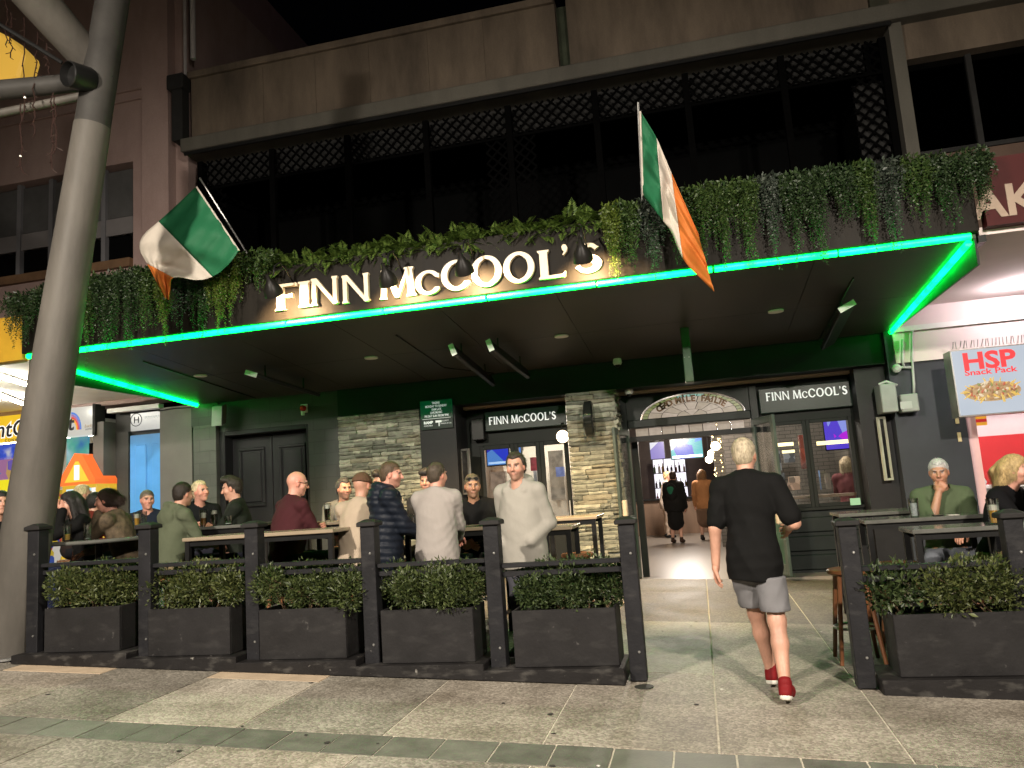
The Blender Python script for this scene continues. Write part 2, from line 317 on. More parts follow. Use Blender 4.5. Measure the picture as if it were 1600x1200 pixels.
GREYB = pm('grey_board', (.024, .024, .0235), .8, .25, 3)
# --- ground-floor walls
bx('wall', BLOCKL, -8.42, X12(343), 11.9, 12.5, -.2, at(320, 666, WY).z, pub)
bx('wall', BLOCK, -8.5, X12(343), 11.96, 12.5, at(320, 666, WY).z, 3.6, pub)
bx('wall', BLOCK, X12(482), X12(530), 12, 12.5, -.2, 3.6, pub)
bx('wall', BLOCK, X12(343), X12(482), 12, 12.5, 2.9, 3.6, pub)
bx('wall', CHAR, X12(530), X12(660), 12.06, 12.5, -.2, 3.05, pub)
bx('lintel', DGREEN, X12(530), 4.3, 12, 12.4, 2.99, 3.75, pub)
bx('wall', CHAR, X12(660), X12(716), 11.93, 13.2, -.2, 2.99, pub)
bx('wall', CHAR, X12(1352), X12(1402), 12.12, 13.2, -.2, 2.99, pub)
bx('wall', pm('blue_grey_render', (.035, .04, .05), .5, .15, 2), X12(1402), X12(1512), 11.9, 13.2, -.2, 3.75, pub)
RECB = pm('beige_recess_lining', (.42, .34, .25), .7, .12, 3)
bx('recess_ceiling', RECB, X12(716), X12(890), 12.41, 12.62, 2.95, 3.0, pub)
bx('recess_ceiling', RECB, X12(890), X12(1352), 12.41, 12.62, 2.95, 3.0, pub)
bx('wall', DGREEN, X12(716), X12(1402), 12.62, 12.75, 2.9, 3.75, pub)
# --- double door on the left
dd = bx('door_frame', BLACK, X12(343), X12(482), 12.28, 12.5, .2, 2.92, pub)
x0, x1 = X12(352), X12(479); xm = (x0+x1)/2
for a, b in ((x0, xm-.006), (xm+.006, x1)):
    d = bx('door', CHAR, a, b, 12.22, 12.29, .25, 2.83, pub, bevel=.006)
    for z0, z1 in ((.55, 1.25), (1.6, 2.62)):
        mb = MB(); ia, ib = a+.13, b-.13
        for p, q, r, s in ((ia, ib, z1-.05, z1), (ia, ib, z0, z0+.05), (ia, ia+.05, z0+.05, z1-.05), (ib-.05, ib, z0+.05, z1-.05)): mb.box(p, q, 12.185, 12.219, r, s)
        mb.build('panel_moulding', CHAR, d, bevel=.012)
        bx('door_panel', CHAR, ia+.08, ib-.08, 12.2, 12.219, z0+.08, z1-.08, d, bevel=.01)
mb = MB()
for a, b, c, d in ((X12(343), x0, .2, 2.92), (x1, X12(482), .2, 2.92), (x0, x1, 2.84, 2.92)): mb.box(a, b, 11.985, 12.28, c, d)
mb.build('door_surround', CHAR, pub, bevel=.01)
bx('door_threshold', CHAR, x0, x1, 12, 12.28, -.1, .26, pub)
# --- stacked stone
ST = [pm('ledge_stone_%d' % i, c, .75, .35, 9, .6, 40, spec=.3) for i, c in enumerate(((.155, .16, .13), (.21, .215, .175), (.105, .11, .09), (.27, .27, .215), (.175, .18, .145), (.185, .175, .13)))]
def stone_mesh(i):
    r = random.Random(50+i); mb = MB(); n = 3
    # a rough slab, 1 x 1 x 1, with a chipped front (front is -Y)
    xs = [-.5, -.17+r.uniform(-.1, .1), .2+r.uniform(-.1, .1), .5]; zs = [0, .5+r.uniform(-.15, .15), 1.]
    vs = []; 
    for z in zs:
        for x in xs: vs.append((x+r.uniform(-.02, .02), -1+r.uniform(-.0, .55)*(1 if 0 < xs.index(x) < 3 and z not in (0, 1) else .8)+ (.25 if z in (0, 1.) else 0), z+r.uniform(-.07, .07)*(1 if 0 < z < 1 else .9)))
    fs = [(j*4+i_, j*4+i_+1, j*4+i_+5, j*4+i_+4) for j in range(2) for i_ in range(3)]
    b = len(vs)
    per = [0, 1, 2, 3, 7, 11, 10, 9, 8, 4]
    for p in per: x, y, z = vs[p]; vs.append((x, 0.2, z))
    for q in range(10): fs.append((per[q], b+q, b+(q+1) % 10, per[(q+1) % 10]))
    me = bpy.data.meshes.new('stone'); me.from_pydata(vs, [], fs); me.materials.append(ST[0]); me.update(); return me
SM = [stone_mesh(i) for i in range(9)]
SMM = []
for me in SM:
    for m in ST:
        c = me.copy(); c.materials[0] = m; SMM.append(c)
def stones(parent, x0, x1, yf, z0, z1, seed, row=(.045, .085), ln=(.13, .40), lim=300, rotz=0, u0=None):
    """coursed ledge stone on a face looking to -Y (or, with rotz, along the return)"""
    r = random.Random(seed); out = []; z = z0
    while z < z1-.02:
        h = min(r.uniform(*row), z1-z); x = x0-r.uniform(0, .1)
        while x < x1-.02:
            l = r.uniform(*ln); a, b = max(x, x0), min(x+l, x1)
            if x1-b < .06: b = x1
            if b-a > .03: out.append((a, b, z, h))
            x = b if b == x1 else x+l
        z += h
    out = sorted(out, key=lambda q: -q[2])
    for i, (a, b, z, h) in enumerate(out[:lim]):
        o = bpy.data.objects.new('stone', r.choice(SMM))
        d = r.uniform(.025, .09)
        if rotz: loc = (yf, (a+b)/2, z)
        else: loc = ((a+b)/2, yf, z)
        link(o, parent, loc); o.scale = (b-a-.006, d, h-.005); o.rotation_euler = (0, r.uniform(-.012, .012), rotz)
    if out[lim:]:
        mb = MB()
        for a, b, z, h in out[lim:]:
            d = r.uniform(.03, .07)
            if rotz: mb.box(yf-.05, yf+d, a+.003, b-.003, z+.003, z+h-.003)
            else: mb.box(a+.003, b-.003, yf-d, yf+.05, z+.003, z+h-.003)
        mb.build('stones_low', ST[0], parent, kind='stuff')
sp = thing('stone_wall_panel', 'panel of stacked ledge stone beside the dark double door', 'stone wall', (-5, 12, .3))
GRT = pm('stone_backing', (.03, .028, .022), .9, .2, 9)
bx('backing', GRT, X12(530), X12(660), 12.02, 12.07, .1, 2.99, sp)
stones(sp, X12(530), X12(660), 12.02, 1.3, 2.985, 3, lim=298)
stones(sp, X12(530), X12(660), 12.02, .15, 1.3, 4, lim=0)
cx0, cx1 = X12(889, 11.8), X12(967, 11.8)
sc = thing('stone_column', 'stacked ledge stone column beside the pub entrance', 'column', ((cx0+cx1)/2, 12, 0))
bx('core', GRT, cx0+.03, cx1-.03, 11.83, 12.6, -.1, 2.985, sc)
stones(sc, cx0, cx1, 11.83, -.02, 2.985, 8, lim=260, ln=(.14, .46))
stones(sc, 11.8, 12.6, cx1-.03, .2, 2.98, 9, lim=38, rotz=R_(90))
# --- projecting oval sign on the column
q = at(921, 655, 11.55)
os_ = thing('projecting_sign', 'black oval projecting sign bracketed to the stone column', 'sign', (q.x, 11.75, q.z-.25))
mb = MB(); mb.lathe([(.001, -.07), (.2, -.07), (.235, -.05), (.235, .05), (.2, .07), (.001, .07)], (0, 0, 0), 28, (1, 0, 0))
mb.v = [(x+q.x, y*.8+11.52, z*1.15+q.z) for x, y, z in mb.v]; mb.build('sign_body', pm('gloss_black', (.01, .012, .011), .12, 0), os_, smooth='auto')
MB().bar((q.x, 11.6, q.z), (q.x, 11.8, q.z), .04).build('bracket', BLACK, os_)
# --- sign boards on the dark panel
g = thing('notice_board', 'green and black notice board with white lettering beside the stone panel', 'sign', (at(684, 668, 11.9).x, 11.9, at(684, 668, 11.9).z))
a, b, c, d = rect(657, 628, 709, 668, 11.92)
bx('board', screen('green_notice', ((.0, .05, .02), (.0, .12, .05), (.01, .2, .06)), .25, 2.5, False), a, b, 11.89, 11.925, c+(d-c)*.36, d, g)
bx('board', pm('notice_black', (.01, .02, .016), .35, .1), a, b, 11.89, 11.925, c, c+(d-c)*.355, g)
TXW = em('lettering_white', (.75, .8, .76), .5)
for i, (s, w) in enumerate((('TRADING', .13), ('MONDAY TO SUNDAY', .36), ('10AM LATE', .16), ('LIVE MUSIC', .2), ('FRI SAT SUN FROM 9PM', .4))):
    text('lettering', s, .05, TXW, ((a+b)/2-w/2, 11.885, d-.06-.052*i), g, .002, .001, width=w)
text('lettering', 'RAMP', .06, TXW, (a+.05, 11.885, c+.09), g, .002, .003); text('lettering', 'AVAILABLE', .03, TXW, (a+.05, 11.885, c+.05), g, .002)
text('lettering', 'SECURITY', .03, TXW, (b-.2, 11.885, c+.11), g, .002); text('lettering', 'CAMERAS IN USE', .026, TXW, (b-.22, 11.885, c+.07), g, .002)
mb = MB(); xm = (a+b)/2+.03; mb.box(xm-.05, xm+.05, 11.884, 11.889, c+.1, c+.135); mb.box(xm+.0, xm+.015, 11.884, 11.889, c+.04, c+.1); mb.build('camera_symbol', TXW, g)
bx('rule', TXW, a+.03, b-.03, 11.885, 11.889, c+.165, c+.17, g)
# --- framed poster in the recess
def poster(label, px0, py0, px1, py1, Y, yaw, cols, frame=STEEL):
    p0, p1 = at(px0, py0, Y), at(px1, py1, Y)
    t = thing('framed_poster', label, 'poster', ((p0.x+p1.x)/2, Y, p1.z)); w = abs(p1.x-p0.x)/math.cos(R_(yaw)); h = p0.z-p1.z
    c, s = math.cos(R_(yaw)), math.sin(R_(yaw)); cx_ = (p0.x+p1.x)/2
    f = lambda x, y, z: (cx_+x*c-y*s, Y+x*s+y*c, p1.z+z)
    mb = MB()
    for q in ((-w/2, w/2, 0, .03), (-w/2, w/2, h-.03, h), (-w/2, -w/2+.03, .03, h-.03), (w/2-.03, w/2, .03, h-.03)): mb.box(q[0], q[1], -.02, .02, q[2], q[3], f)
    mb.build('frame', frame, t); MB().box(-w/2+.03, w/2-.03, -.005, .015, .03, h-.03, f).build('print', screen('print_'+str(px0), cols, .12, 9, False), t)
    return t
poster('framed dark poster in the recess beside the notice board', 718, 702, 738, 772, 12.1, -25, ((.02, .015, .01), (.12, .1, .08), (.3, .26, .2)))
poster('tall framed dark menu board on the pillar right of the windows', 1369, 652, 1396, 750, 12.0, 20, ((.01, .01, .01), (.03, .03, .025), (.12, .11, .09)), pm('pale_frame', (.35, .36, .3), .5, .1))
# --- shopfronts
SY = 12.55
CLR = glass('window_glass', (.9, .92, .92), .12)
SIGNT = em('sign_white', (.85, .88, .85), .62)
# custom flared-serif capitals for the pub's name (unit cap height)
def _stem(x, w, y0=0., y1=1., t0=None, t1=None):
    s = w*.22; t0 = x if t0 is None else t0; t1 = x if t1 is None else t1
    X = lambda y: t0+(t1-t0)*(y-y0)/(y1-y0)
    lv = [(y0, s), (y0+.045, s), (y0+.1, 0), (y1-.1, 0), (y1-.045, s), (y1, s)]
    return [(X(y)-w/2-e, y) for y, e in lv]+[(X(y)+w/2+e, y) for y, e in lv[::-1]]
def _bar(x0, x1, y, h, fl=.04): return [(x0, y), (x1-.03, y), (x1, y-fl*.2), (x1, y+h+fl), (x1-.05, y+h), (x0, y+h)]
def _arc(cx, cy, rx, ry, a0, a1, w0, w1, n=30):
    o, i = [], []
    for k in range(n+1):
        a = R_(a0+(a1-a0)*k/n); t = abs(math.cos(a)); w = w0+(w1-w0)*t
        o.append((cx+rx*math.cos(a), cy+ry*math.sin(a))); i.append((cx+(rx-w)*math.cos(a), cy+(ry-w*.9)*math.sin(a)))
    return o, i
def glyph(ch):
    """-> (width, [polygons], [(outer, inner) strips])"""
    T = .21; t = .14
    if ch == 'I': return .26, [_stem(.13, T)], []
    if ch == 'F': return .72, [_stem(.16, T), [(.1, .9), (.62, .9), (.7, .86), (.7, .97), (.68, 1.01), (.1, 1.01)], [(.12, .48), (.5, .48), (.56, .44), (.56, .62), (.5, .58), (.12, .58)]], []
    if ch == 'L': return .72, [_stem(.16, T), [(.1, -.01), (.66, -.01), (.7, .03), (.72, .2), (.64, .1), (.1, .1)]], []
    if ch == 'N': return .98, [_stem(.12, t), _stem(.86, t), [(.04, 1.01), (.22, 1.01), (.92, 0.), (.9, -.03), (.8, -.03)]], []
    if ch == 'M': return 1.12, [_stem(.1, t, t0=.08, t1=.15), _stem(1.0, T, t0=1.02, t1=.95), [(.1, 1.01), (.28, 1.01), (.6, .17), (.54, .0), (.48, .0)], [(.52, .02), (.6, .0), (.98, .97), (.97, 1.01), (.88, 1.01)]], []
    if ch == 'O': return 1.06, [], [_arc(.53, .5, .53, .53, 0, 360, .125, .215, 44)]
    if ch == 'C': 
        o, i = _arc(.53, .5, .53, .53, 42, 318, .125, .215, 36); return .98, [[o[0], (o[0][0]+.05, o[0][1]-.0), (o[0][0]+.03, o[0][1]-.2), i[0]], [i[-1], (o[-1][0]+.02, o[-1][1]+.12), (o[-1][0]+.04, o[-1][1]+.02), o[-1]]], [(o, i)]
    if ch == "'": return .22, [[(.03, .95), (.08, 1.02), (.16, 1.0), (.2, .9), (.17, .78), (.07, .66), (.04, .69), (.1, .78), (.05, .84)]], []
    if ch == 'S':
        pts = [(.60, .80), (.47, .93), (.29, .93), (.16, .82), (.17, .66), (.32, .55), (.50, .45), (.60, .30), (.53, .12), (.36, .055), (.19, .09), (.07, .24)]
        P = []
        for k in range(len(pts)-1):
            a = pts[max(k-1, 0)]; b = pts[k]; c = pts[k+1]; d = pts[min(k+2, len(pts)-1)]
            for u in (0, .25, .5, .75):
                P.append(tuple(.5*((2*b[q])+(-a[q]+c[q])*u+(2*a[q]-5*b[q]+4*c[q]-d[q])*u*u+(-a[q]+3*b[q]-3*c[q]+d[q])*u**3) for q in (0, 1)))
        P.append(pts[-1]); o, i = [], []; n = len(P)
        for k, p in enumerate(P):
            q, r = P[max(k-1, 0)], P[min(k+1, n-1)]; dx, dy = r[0]-q[0], r[1]-q[1]; L = math.hypot(dx, dy); w = .062+.06*math.sin(math.pi*k/(n-1))**2
            if k in (0, n-1): w = .085
            o.append((p[0]-dy/L*w, p[1]+dx/L*w)); i.append((p[0]+dy/L*w, p[1]-dx/L*w))
        return .7, [], [(o, i)]
def letter(ch, x0, x1, zb, zt, yf, depth, mat, parent, slope=0.):
    """one raised letter standing on the fascia; front at yf-depth"""
    w, polys, strips = glyph(ch.upper()); sx = (x1-x0)/w; sz = zt-zb; mb = MB(); k = 0
    f3 = lambda u, v, ww: (x0+u*sx, yf-ww, zb+v*sz+slope*u*sx)
    for P in polys: mb.prism(P, f3, 0, depth+k); k += .0012
    for o, i in strips:
        n = len(o)
        for j in range(n-1): pass
        vs = [f3(u, v, ww) for ww in (0, depth+k) for L in (o, i) for u, v in L]; fs = []
        for j in range(n-1):
            A, B, C, D = j, j+1, n+j+1, n+j; E, F, G, H = [q+2*n for q in (A, B, C, D)]
            fs += [(D, C, B, A), (E, F, G, H), (A, B, F, E), (C, D, H, G)]
        fs += [(0, 2*n, 3*n, n), (n-1, 2*n-1, 4*n-1, 3*n-1)]
        mb.add(vs, fs); k += .0012
    return mb.build('letter', mat, parent)
NAME = "FINN McCOOL'S"
def small_name(parent, x0, x1, zb, cap, yf, mat, depth=.012):
    adv = []; x = 0
    for ch in NAME:
        if ch == ' ': x += .42; continue
        w = glyph(ch.upper())[0]; s = .78 if ch == 'c' else 1.
        adv.append((ch, x, x+w*s, s)); x += w*s+.13
    for ch, a, b, s in adv:
        k = (x1-x0)/x; letter(ch, x0+a*k, x0+b*k, zb, zb+cap*s, yf, depth, mat, parent)

# --- left shopfront with folding doors
FR = pm('shopfront_frame', (.008, .010, .009), .6, .2, 4, .1, spec=.2)
lf = thing('shopfront', 'dark framed glazed folding doors under the small pub name left of the stone column', 'shopfront', (-2.8, SY, .1))
a, b, c, d = rect(716, 690, 890, 690, SY); zt = 2.92; zh = at(815, 692, SY).z
bx('head', FR, a, b, SY, SY+.08, zh, zt, lf)
hb = bx('sign_board', pm('sign_board_green', (.012, .022, .018), .35, .15), at(757, 640, SY-.12).x, at(884, 640, SY-.12).x, SY-.14, SY-.01, at(800, 671, SY-.14).z, at(800, 640, SY-.14).z, lf, bevel=.01)
small_name(hb, at(764, 663, SY-.15).x, at(870, 655, SY-.15).x, at(765, 664, SY-.15).z, at(765, 652, SY-.15).z-at(765, 664, SY-.15).z, SY-.14, SIGNT)
bx('speaker_box', BLACK, at(738, 655, SY-.1).x, at(757, 655, SY-.1).x, SY-.2, SY-.005, at(748, 688, SY-.1).z, at(748, 655, SY-.1).z, lf, bevel=.01)
def leaf(parent, pxa, pxb, zb, ztop, Y, kick=.45, st=.07, gl=CLR):
    xa, xb = X12(pxa, Y, 740), X12(pxb, Y, 740); d = MB()
    for q in ((xa, xa+st, zb, ztop), (xb-st, xb, zb, ztop), (xa+st, xb-st, ztop-st, ztop), (xa+st, xb-st, zb, zb+kick)): d.box(q[0], q[1], Y, Y+.045, q[2], q[3])
    o = d.build('door', FR, parent, bevel=.006); bx('pane', gl, xa+st, xb-st, Y+.02, Y+.026, zb+kick, ztop-st, o)
    bx('handle', STEEL, xb-st*.7, xb-st*.4, Y-.03, Y-.005, 1.05, 1.35, o); return o
for pa, pb in ((752, 806), (806, 846), (846, 891)): leaf(lf, pa, pb, .15, zh, SY, kick=.8)
bx('jamb', FR, a, X12(752, SY, 740), SY, SY+.08, .1, zh, lf)
# --- globe lamp
def globe(label, p, r, e, drop=.12, col=(1, .78, .5), power=0, wall=True):
    t = thing('globe_lamp', label, 'lamp', p); m = em('globe_%s' % e, col, e)
    MB().lathe([(r*math.sin(math.pi*k/12)+1e-6, -r*math.cos(math.pi*k/12)) for k in range(13)], p, 18).build('globe', m, t, smooth=True)
    MB().tube([(p[0], p[1], p[2]+r*.95), (p[0], p[1], p[2]+r+drop)], .012 if wall else .006, 6).build('stem', BLACK, t)
    if wall: MB().tube([(p[0], p[1], p[2]+r+drop), (p[0], SY, p[2]+r+drop)], .012, 6).build('bracket', BLACK, t)
    return t
globe('lit white globe lamp bracketed beside the stone column', at(879, 682, 12.3), .10, 5)
# --- entrance
en = thing('pub_entrance', 'dark green arched pub entrance with stained glass fanlight', 'entrance', (0, SY, 0))
exl, exr = X12(978, SY, 740), X12(1196, SY, 740); zsill = at(1080, 650, SY).z
bx('frame_post', DGREEN, exl-.02, exl+.1, SY-.05, SY+.12, 0, 2.94, en, bevel=.008); bx('frame_post', DGREEN, exr-.12, exr, SY-.05, SY+.12, 0, 2.94, en, bevel=.008)
xa, xb = at(1003, 652, SY).x, at(1162, 643, SY).x; xc = (xa+xb)/2; za = at(1003, 656, SY).z; zt = at(1080, 615, SY).z; rw = (xb-xa)/2; rh = zt-za
bx('transom_beam', DGREEN, exl+.1, exr-.12, SY-.08, SY+.1, za-.13, za, en, bevel=.012); bx('transom_beam', CHAR, exl+.1, exr-.12, SY-.03, SY+.1, za-.34, za-.26, en)
mb = MB(); n = 28                                    # spandrel with an arched hole
top = [(xa-.02+(xb-xa+.04)*k/n, 2.93) for k in range(n+1)]; arc = [(xc-(rw+.02)*math.cos(math.pi*k/n), za+(rh+.02)*math.sin(math.pi*k/n)) for k in range(n+1)]
vs = [(x, y, z) for y in (SY-.03, SY+.06) for L in (top, arc) for x, z in L]; N1 = n+1
mb.add(vs, [(k, k+1, N1+k+1, N1+k) for k in range(n)]+[(3*N1+k, 3*N1+k+1, 2*N1+k+1, 2*N1+k) for k in range(n)]+[(N1+k, N1+k+1, 3*N1+k+1, 3*N1+k) for k in range(n)])
mb.box(exl+.1, xa-.02, SY-.03, SY+.06, za, 2.93); mb.box(xb+.02, exr-.12, SY-.03, SY+.06, za, 2.93); mb.build('spandrel', DGREEN, en)
PG = [screen('stained_%d' % i, (c, [q*1.25 for q in c]), s, 14, False, i) for i, (c, s) in enumerate((((.30, .24, .18), 1.), ((.36, .29, .23), 1.), ((.14, .16, .06), 1.), ((.19, .19, .07), 1.), ((.20, .36, .30), 1.), ((.5, .32, .12), 1.2)))]
def pane(a0, a1, r0, r1, mi, Y=SY+.02):
    o = [(xc-rw*r1*math.cos(a0+(a1-a0)*k/5), za+rh*r1*math.sin(a0+(a1-a0)*k/5)) for k in range(6)]; i = [(xc-rw*r0*math.cos(a0+(a1-a0)*k/5), za+rh*r0*math.sin(a0+(a1-a0)*k/5)) for k in range(6)][::-1]
    MB().prism(o+i, lambda u, v, w: (u, Y+w, v), 0, .006).build('pane', PG[mi], fan)
fan = MB().prism([(xc-rw*math.cos(math.pi*k/24), za+rh*math.sin(math.pi*k/24)) for k in range(25)], lambda u, v, w: (u, SY+.04+w, v), 0, .008).build('fanlight', BLACK, en)
for k in range(22): pane(math.pi*(k+.06)/22, math.pi*(k+.94)/22, .885, .985, (4 if 8 < k < 13 else (2, 3)[k % 2]))
for k in range(9): pane(math.pi*(k+.03)/9, math.pi*(k+.97)/9, .62, .875, (0, 1, 0)[k % 3])
for k in range(7): pane(math.pi*(k+.03)/7, math.pi*(k+.97)/7, .3, .61, (1, 0, 1)[k % 3])
for k in range(3): pane(math.pi*(k+.03)/3, math.pi*(k+.97)/3, .02, .29, (0, 1)[k % 2])
LT = pm('gold_lettering', (.16, .07, .02), .5, .2)
msg = 'CÉAD MÍLE FÁILTE'; 
for k, ch in enumerate(msg):
    if ch == ' ': continue
    al = math.pi*(.17+.66*k/(len(msg)-1)); x = xc-rw*.70*math.cos(al); z = za+rh*.66*math.sin(al)
    text('letter', ch, .135, LT, (x, SY+.008, z), fan, .006, .006, rot=(90, R_(1)*0-math.degrees(math.atan2(rh*math.cos(al), rw*math.sin(al)))*1.0, 0), align='CENTER')
for k in range(8):
    u = exl+.2+(exr-exl-.42)*k/8; bx('transom_pane', PG[k % 2], u+.006, u+(exr-exl-.42)/8-.006, SY+.1, SY+.106, za-.255, za-.135, en)
# door leaves folded out
def swing(name, hx, hy, ang, w, h, zb, parent, s=1):
    c, n = math.cos(R_(ang)), math.sin(R_(ang)); f = lambda x, y, z: (hx+x*c-y*n, hy+x*n+y*c, zb+z); st = .1
    mb = MB()
    for q in ((0, st, 0, h), (w-st, w, 0, h), (st, w-st, h-st, h), (st, w-st, 0, .16), (st, w-st, .82, .95)): mb.box(q[0], q[1], -.022, .022, q[2], q[3], f)
    d = mb.build('door', pm('door_green_grey', (.05, .068, .06), .35, .2, 4, .1), parent, bevel=.006)
    MB().box(st, w-st, -.004, .004, .95, h-st, f).build('pane', CLR, d); MB().box(st, w-st, -.012, .012, .16, .82, f).build('door_panel', pm('panel_green', (.02, .06, .035), .35, .2), d)
    MB().box(w-st*.95, w-st*.15, -.1*s, -.028*s, .72, 1.2, f).build('handle', pm('bone_handle', (.42, .36, .27), .5, .2), d, bevel=.015)
    return d
zd = gz(0, 12.3)+.02
swing('door', exl+.1, SY-.08, -100, .86, za-.15-zd, zd, en, -1); swing('door', exr-.12, SY-.08, -72, .8, za-.15-zd, zd, en)
bx('inner_post', DGREEN, exl+.1, exl+.2, SY+.35, SY+.5, 0, 2.3, en); 
# --- right shopfront
rf = thing('shopfront', 'dark green shopfront with two windows and pub name right of the entrance', 'shopfront', (1.6, SY, 0))
a, b = X12(1196, SY, 740), X12(1354, SY, 740)
zs = at(1270, 797, SY).z; zh = at(1270, 655, SY).z
bx('stall_riser', DGREEN, a, b, SY, SY+.15, -.2, zs, rf)
for i in range(3):
    z0 = .1+i*(zs-.15)/3; bx('riser_panel', DGREEN, a+.1, b-.1, SY-.03, SY-.002, z0, z0+(zs-.15)/3-.05, rf, bevel=.015)
bx('sill', FR, a, b, SY-.06, SY+.1, zs, zs+.04, rf)
bx('head', FR, a, b, SY, SY+.1, zh, 2.92, rf)
hb = bx('sign_board', MATS['sign_board_green'], a+.02, b-.03, SY-.1, SY-.005, at(1270, 640, SY-.1).z, at(1270, 600, SY-.1).z, rf, bevel=.012)
small_name(hb, at(1197, 625, SY-.1).x, at(1325, 610, SY-.1).x, at(1198, 627, SY-.1).z, at(1198, 614, SY-.1).z-at(1198, 627, SY-.1).z, SY-.1, SIGNT)
for pa, pb in ((1199, 1267), (1267, 1340)):
    xa_, xb_ = X12(pa, SY, 730), X12(pb, SY, 730); mb = MB(); st = .055
    for q in ((xa_, xa_+st, zs+.04, zh), (xb_-st, xb_, zs+.04, zh), (xa_+st, xb_-st, zh-st, zh), (xa_+st, xb_-st, zs+.04, zs+.04+st)): mb.box(q[0], q[1], SY, SY+.05, q[2], q[3])
    o = mb.build('window_frame', FR, rf, bevel=.005); bx('pane', CLR, xa_+st, xb_-st, SY+.02, SY+.026, zs+.04+st, zh-st, o)
bx('jamb', FR, X12(1340, SY, 730), b, SY, SY+.1, zs, zh, rf)

# ================================================================== upper floor of the pub
zg0, zg1 = 8.02, 8.27
a = -8.45; sl = rect(865, 0, 893, 118, WY)
mb = MB(); mb.box(a, sl[0], 12, 12.3, zg1, 9.55); mb.box(sl[1], 12, 12, 12.3, zg1, 9.9); mb.build('parapet', CONC, pub)
mb = MB(); mb.box(a-.05, sl[0], 11.93, 12.35, 9.55, 9.68); mb.build('coping', CONC, pub, bevel=.01)
for px in (408, 490, 575, 668, 757):
    x = at(px, 150, WY).x; bx('render_strip', CONC, x-.05, x+.05, 11.985, 11.999, zg1, 9.5, pub)
bx('gutter', CONC2, a-.05, 14, 11.72, 12.35, zg0, zg1, pub, bevel=.015)
bx('gutter_lip', BLACK, a, X12(1388, WY, 60), 11.76, 11.8, zg0-.06, zg0-.005, pub)
bx('slot_back', pm('slot_green', (.05, .06, .04), .8, .3), sl[0], sl[1], 12.2, 12.25, zg1, 9.6, pub)
bx('overflow_plate', GREYB, sl[0]+.04, sl[1]-.04, 12.15, 12.19, at(880, 113, WY).z, at(880, 95, WY).z, pub)
bx('downpipe', pm('rust_pipe', (.05, .05, .035), .7, .3), at(1358, 20, WY).x, at(1388, 20, WY).x, 11.9, 11.998, zg1, 9.9, pub)
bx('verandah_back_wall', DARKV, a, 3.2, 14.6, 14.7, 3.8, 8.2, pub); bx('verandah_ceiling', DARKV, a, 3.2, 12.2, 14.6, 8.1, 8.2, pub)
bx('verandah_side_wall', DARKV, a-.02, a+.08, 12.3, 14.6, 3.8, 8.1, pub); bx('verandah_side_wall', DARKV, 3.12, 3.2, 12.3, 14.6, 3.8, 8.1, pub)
bx('lattice_backing', GREYB, a+.1, 3.1, 12.3, 12.32, 7.56, 8.05, pub)  # added grey board for the dim light behind the lattice

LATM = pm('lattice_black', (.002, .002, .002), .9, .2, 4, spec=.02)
def lattice(x0, x1, z0, z1, y=12.1, s=.13, w=.036):
    mb = MB(); h = z1-z0; W_ = x1-x0; k = -h
    while k < W_:
        for sg in (1, -1):
            p0, p1 = max(0, -k), min(h, W_-k)
            if p1-p0 > .03:
                A = (x0+k+p0, p0), (x0+k+p1, p1)
                pts = [(x if sg > 0 else x0+x1-x, y+.006*sg, z0+z) for x, z in A]; mb.bar(pts[0], pts[1], .010, w, up=(0, 0, 1)) if 0 else mb.bar(pts[0], pts[1], w, .010, up=(0, 1, 0))
        k += s*1.414
    mb.build('lattice', LATM, pub, kind='stuff')
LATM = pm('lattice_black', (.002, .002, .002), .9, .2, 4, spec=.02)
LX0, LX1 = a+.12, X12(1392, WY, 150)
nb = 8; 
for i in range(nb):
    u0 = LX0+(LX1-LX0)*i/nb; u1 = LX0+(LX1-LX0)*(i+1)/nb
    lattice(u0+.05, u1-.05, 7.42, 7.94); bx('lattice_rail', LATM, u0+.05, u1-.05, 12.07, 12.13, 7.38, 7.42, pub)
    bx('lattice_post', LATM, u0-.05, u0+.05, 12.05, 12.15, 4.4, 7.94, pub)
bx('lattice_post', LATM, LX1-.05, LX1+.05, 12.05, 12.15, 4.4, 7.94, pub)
bx('lattice_end_backing', GREYB, LX1-.46, LX1-.06, 12.17, 12.19, 5.0, 7.3, pub); lattice(LX0+.05, LX0+.5, 5.2, 7.37); lattice(LX1-.5, LX1-.05, 5.2, 7.37); um = LX0+(LX1-LX0)*4/8  # added grey board so the end lattice reads dimly lit from behind
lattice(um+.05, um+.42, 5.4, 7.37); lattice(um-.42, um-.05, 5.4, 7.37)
bx('balustrade', DARKV, a, 3.2, 12.2, 12.26, 3.8, 5.25, pub)
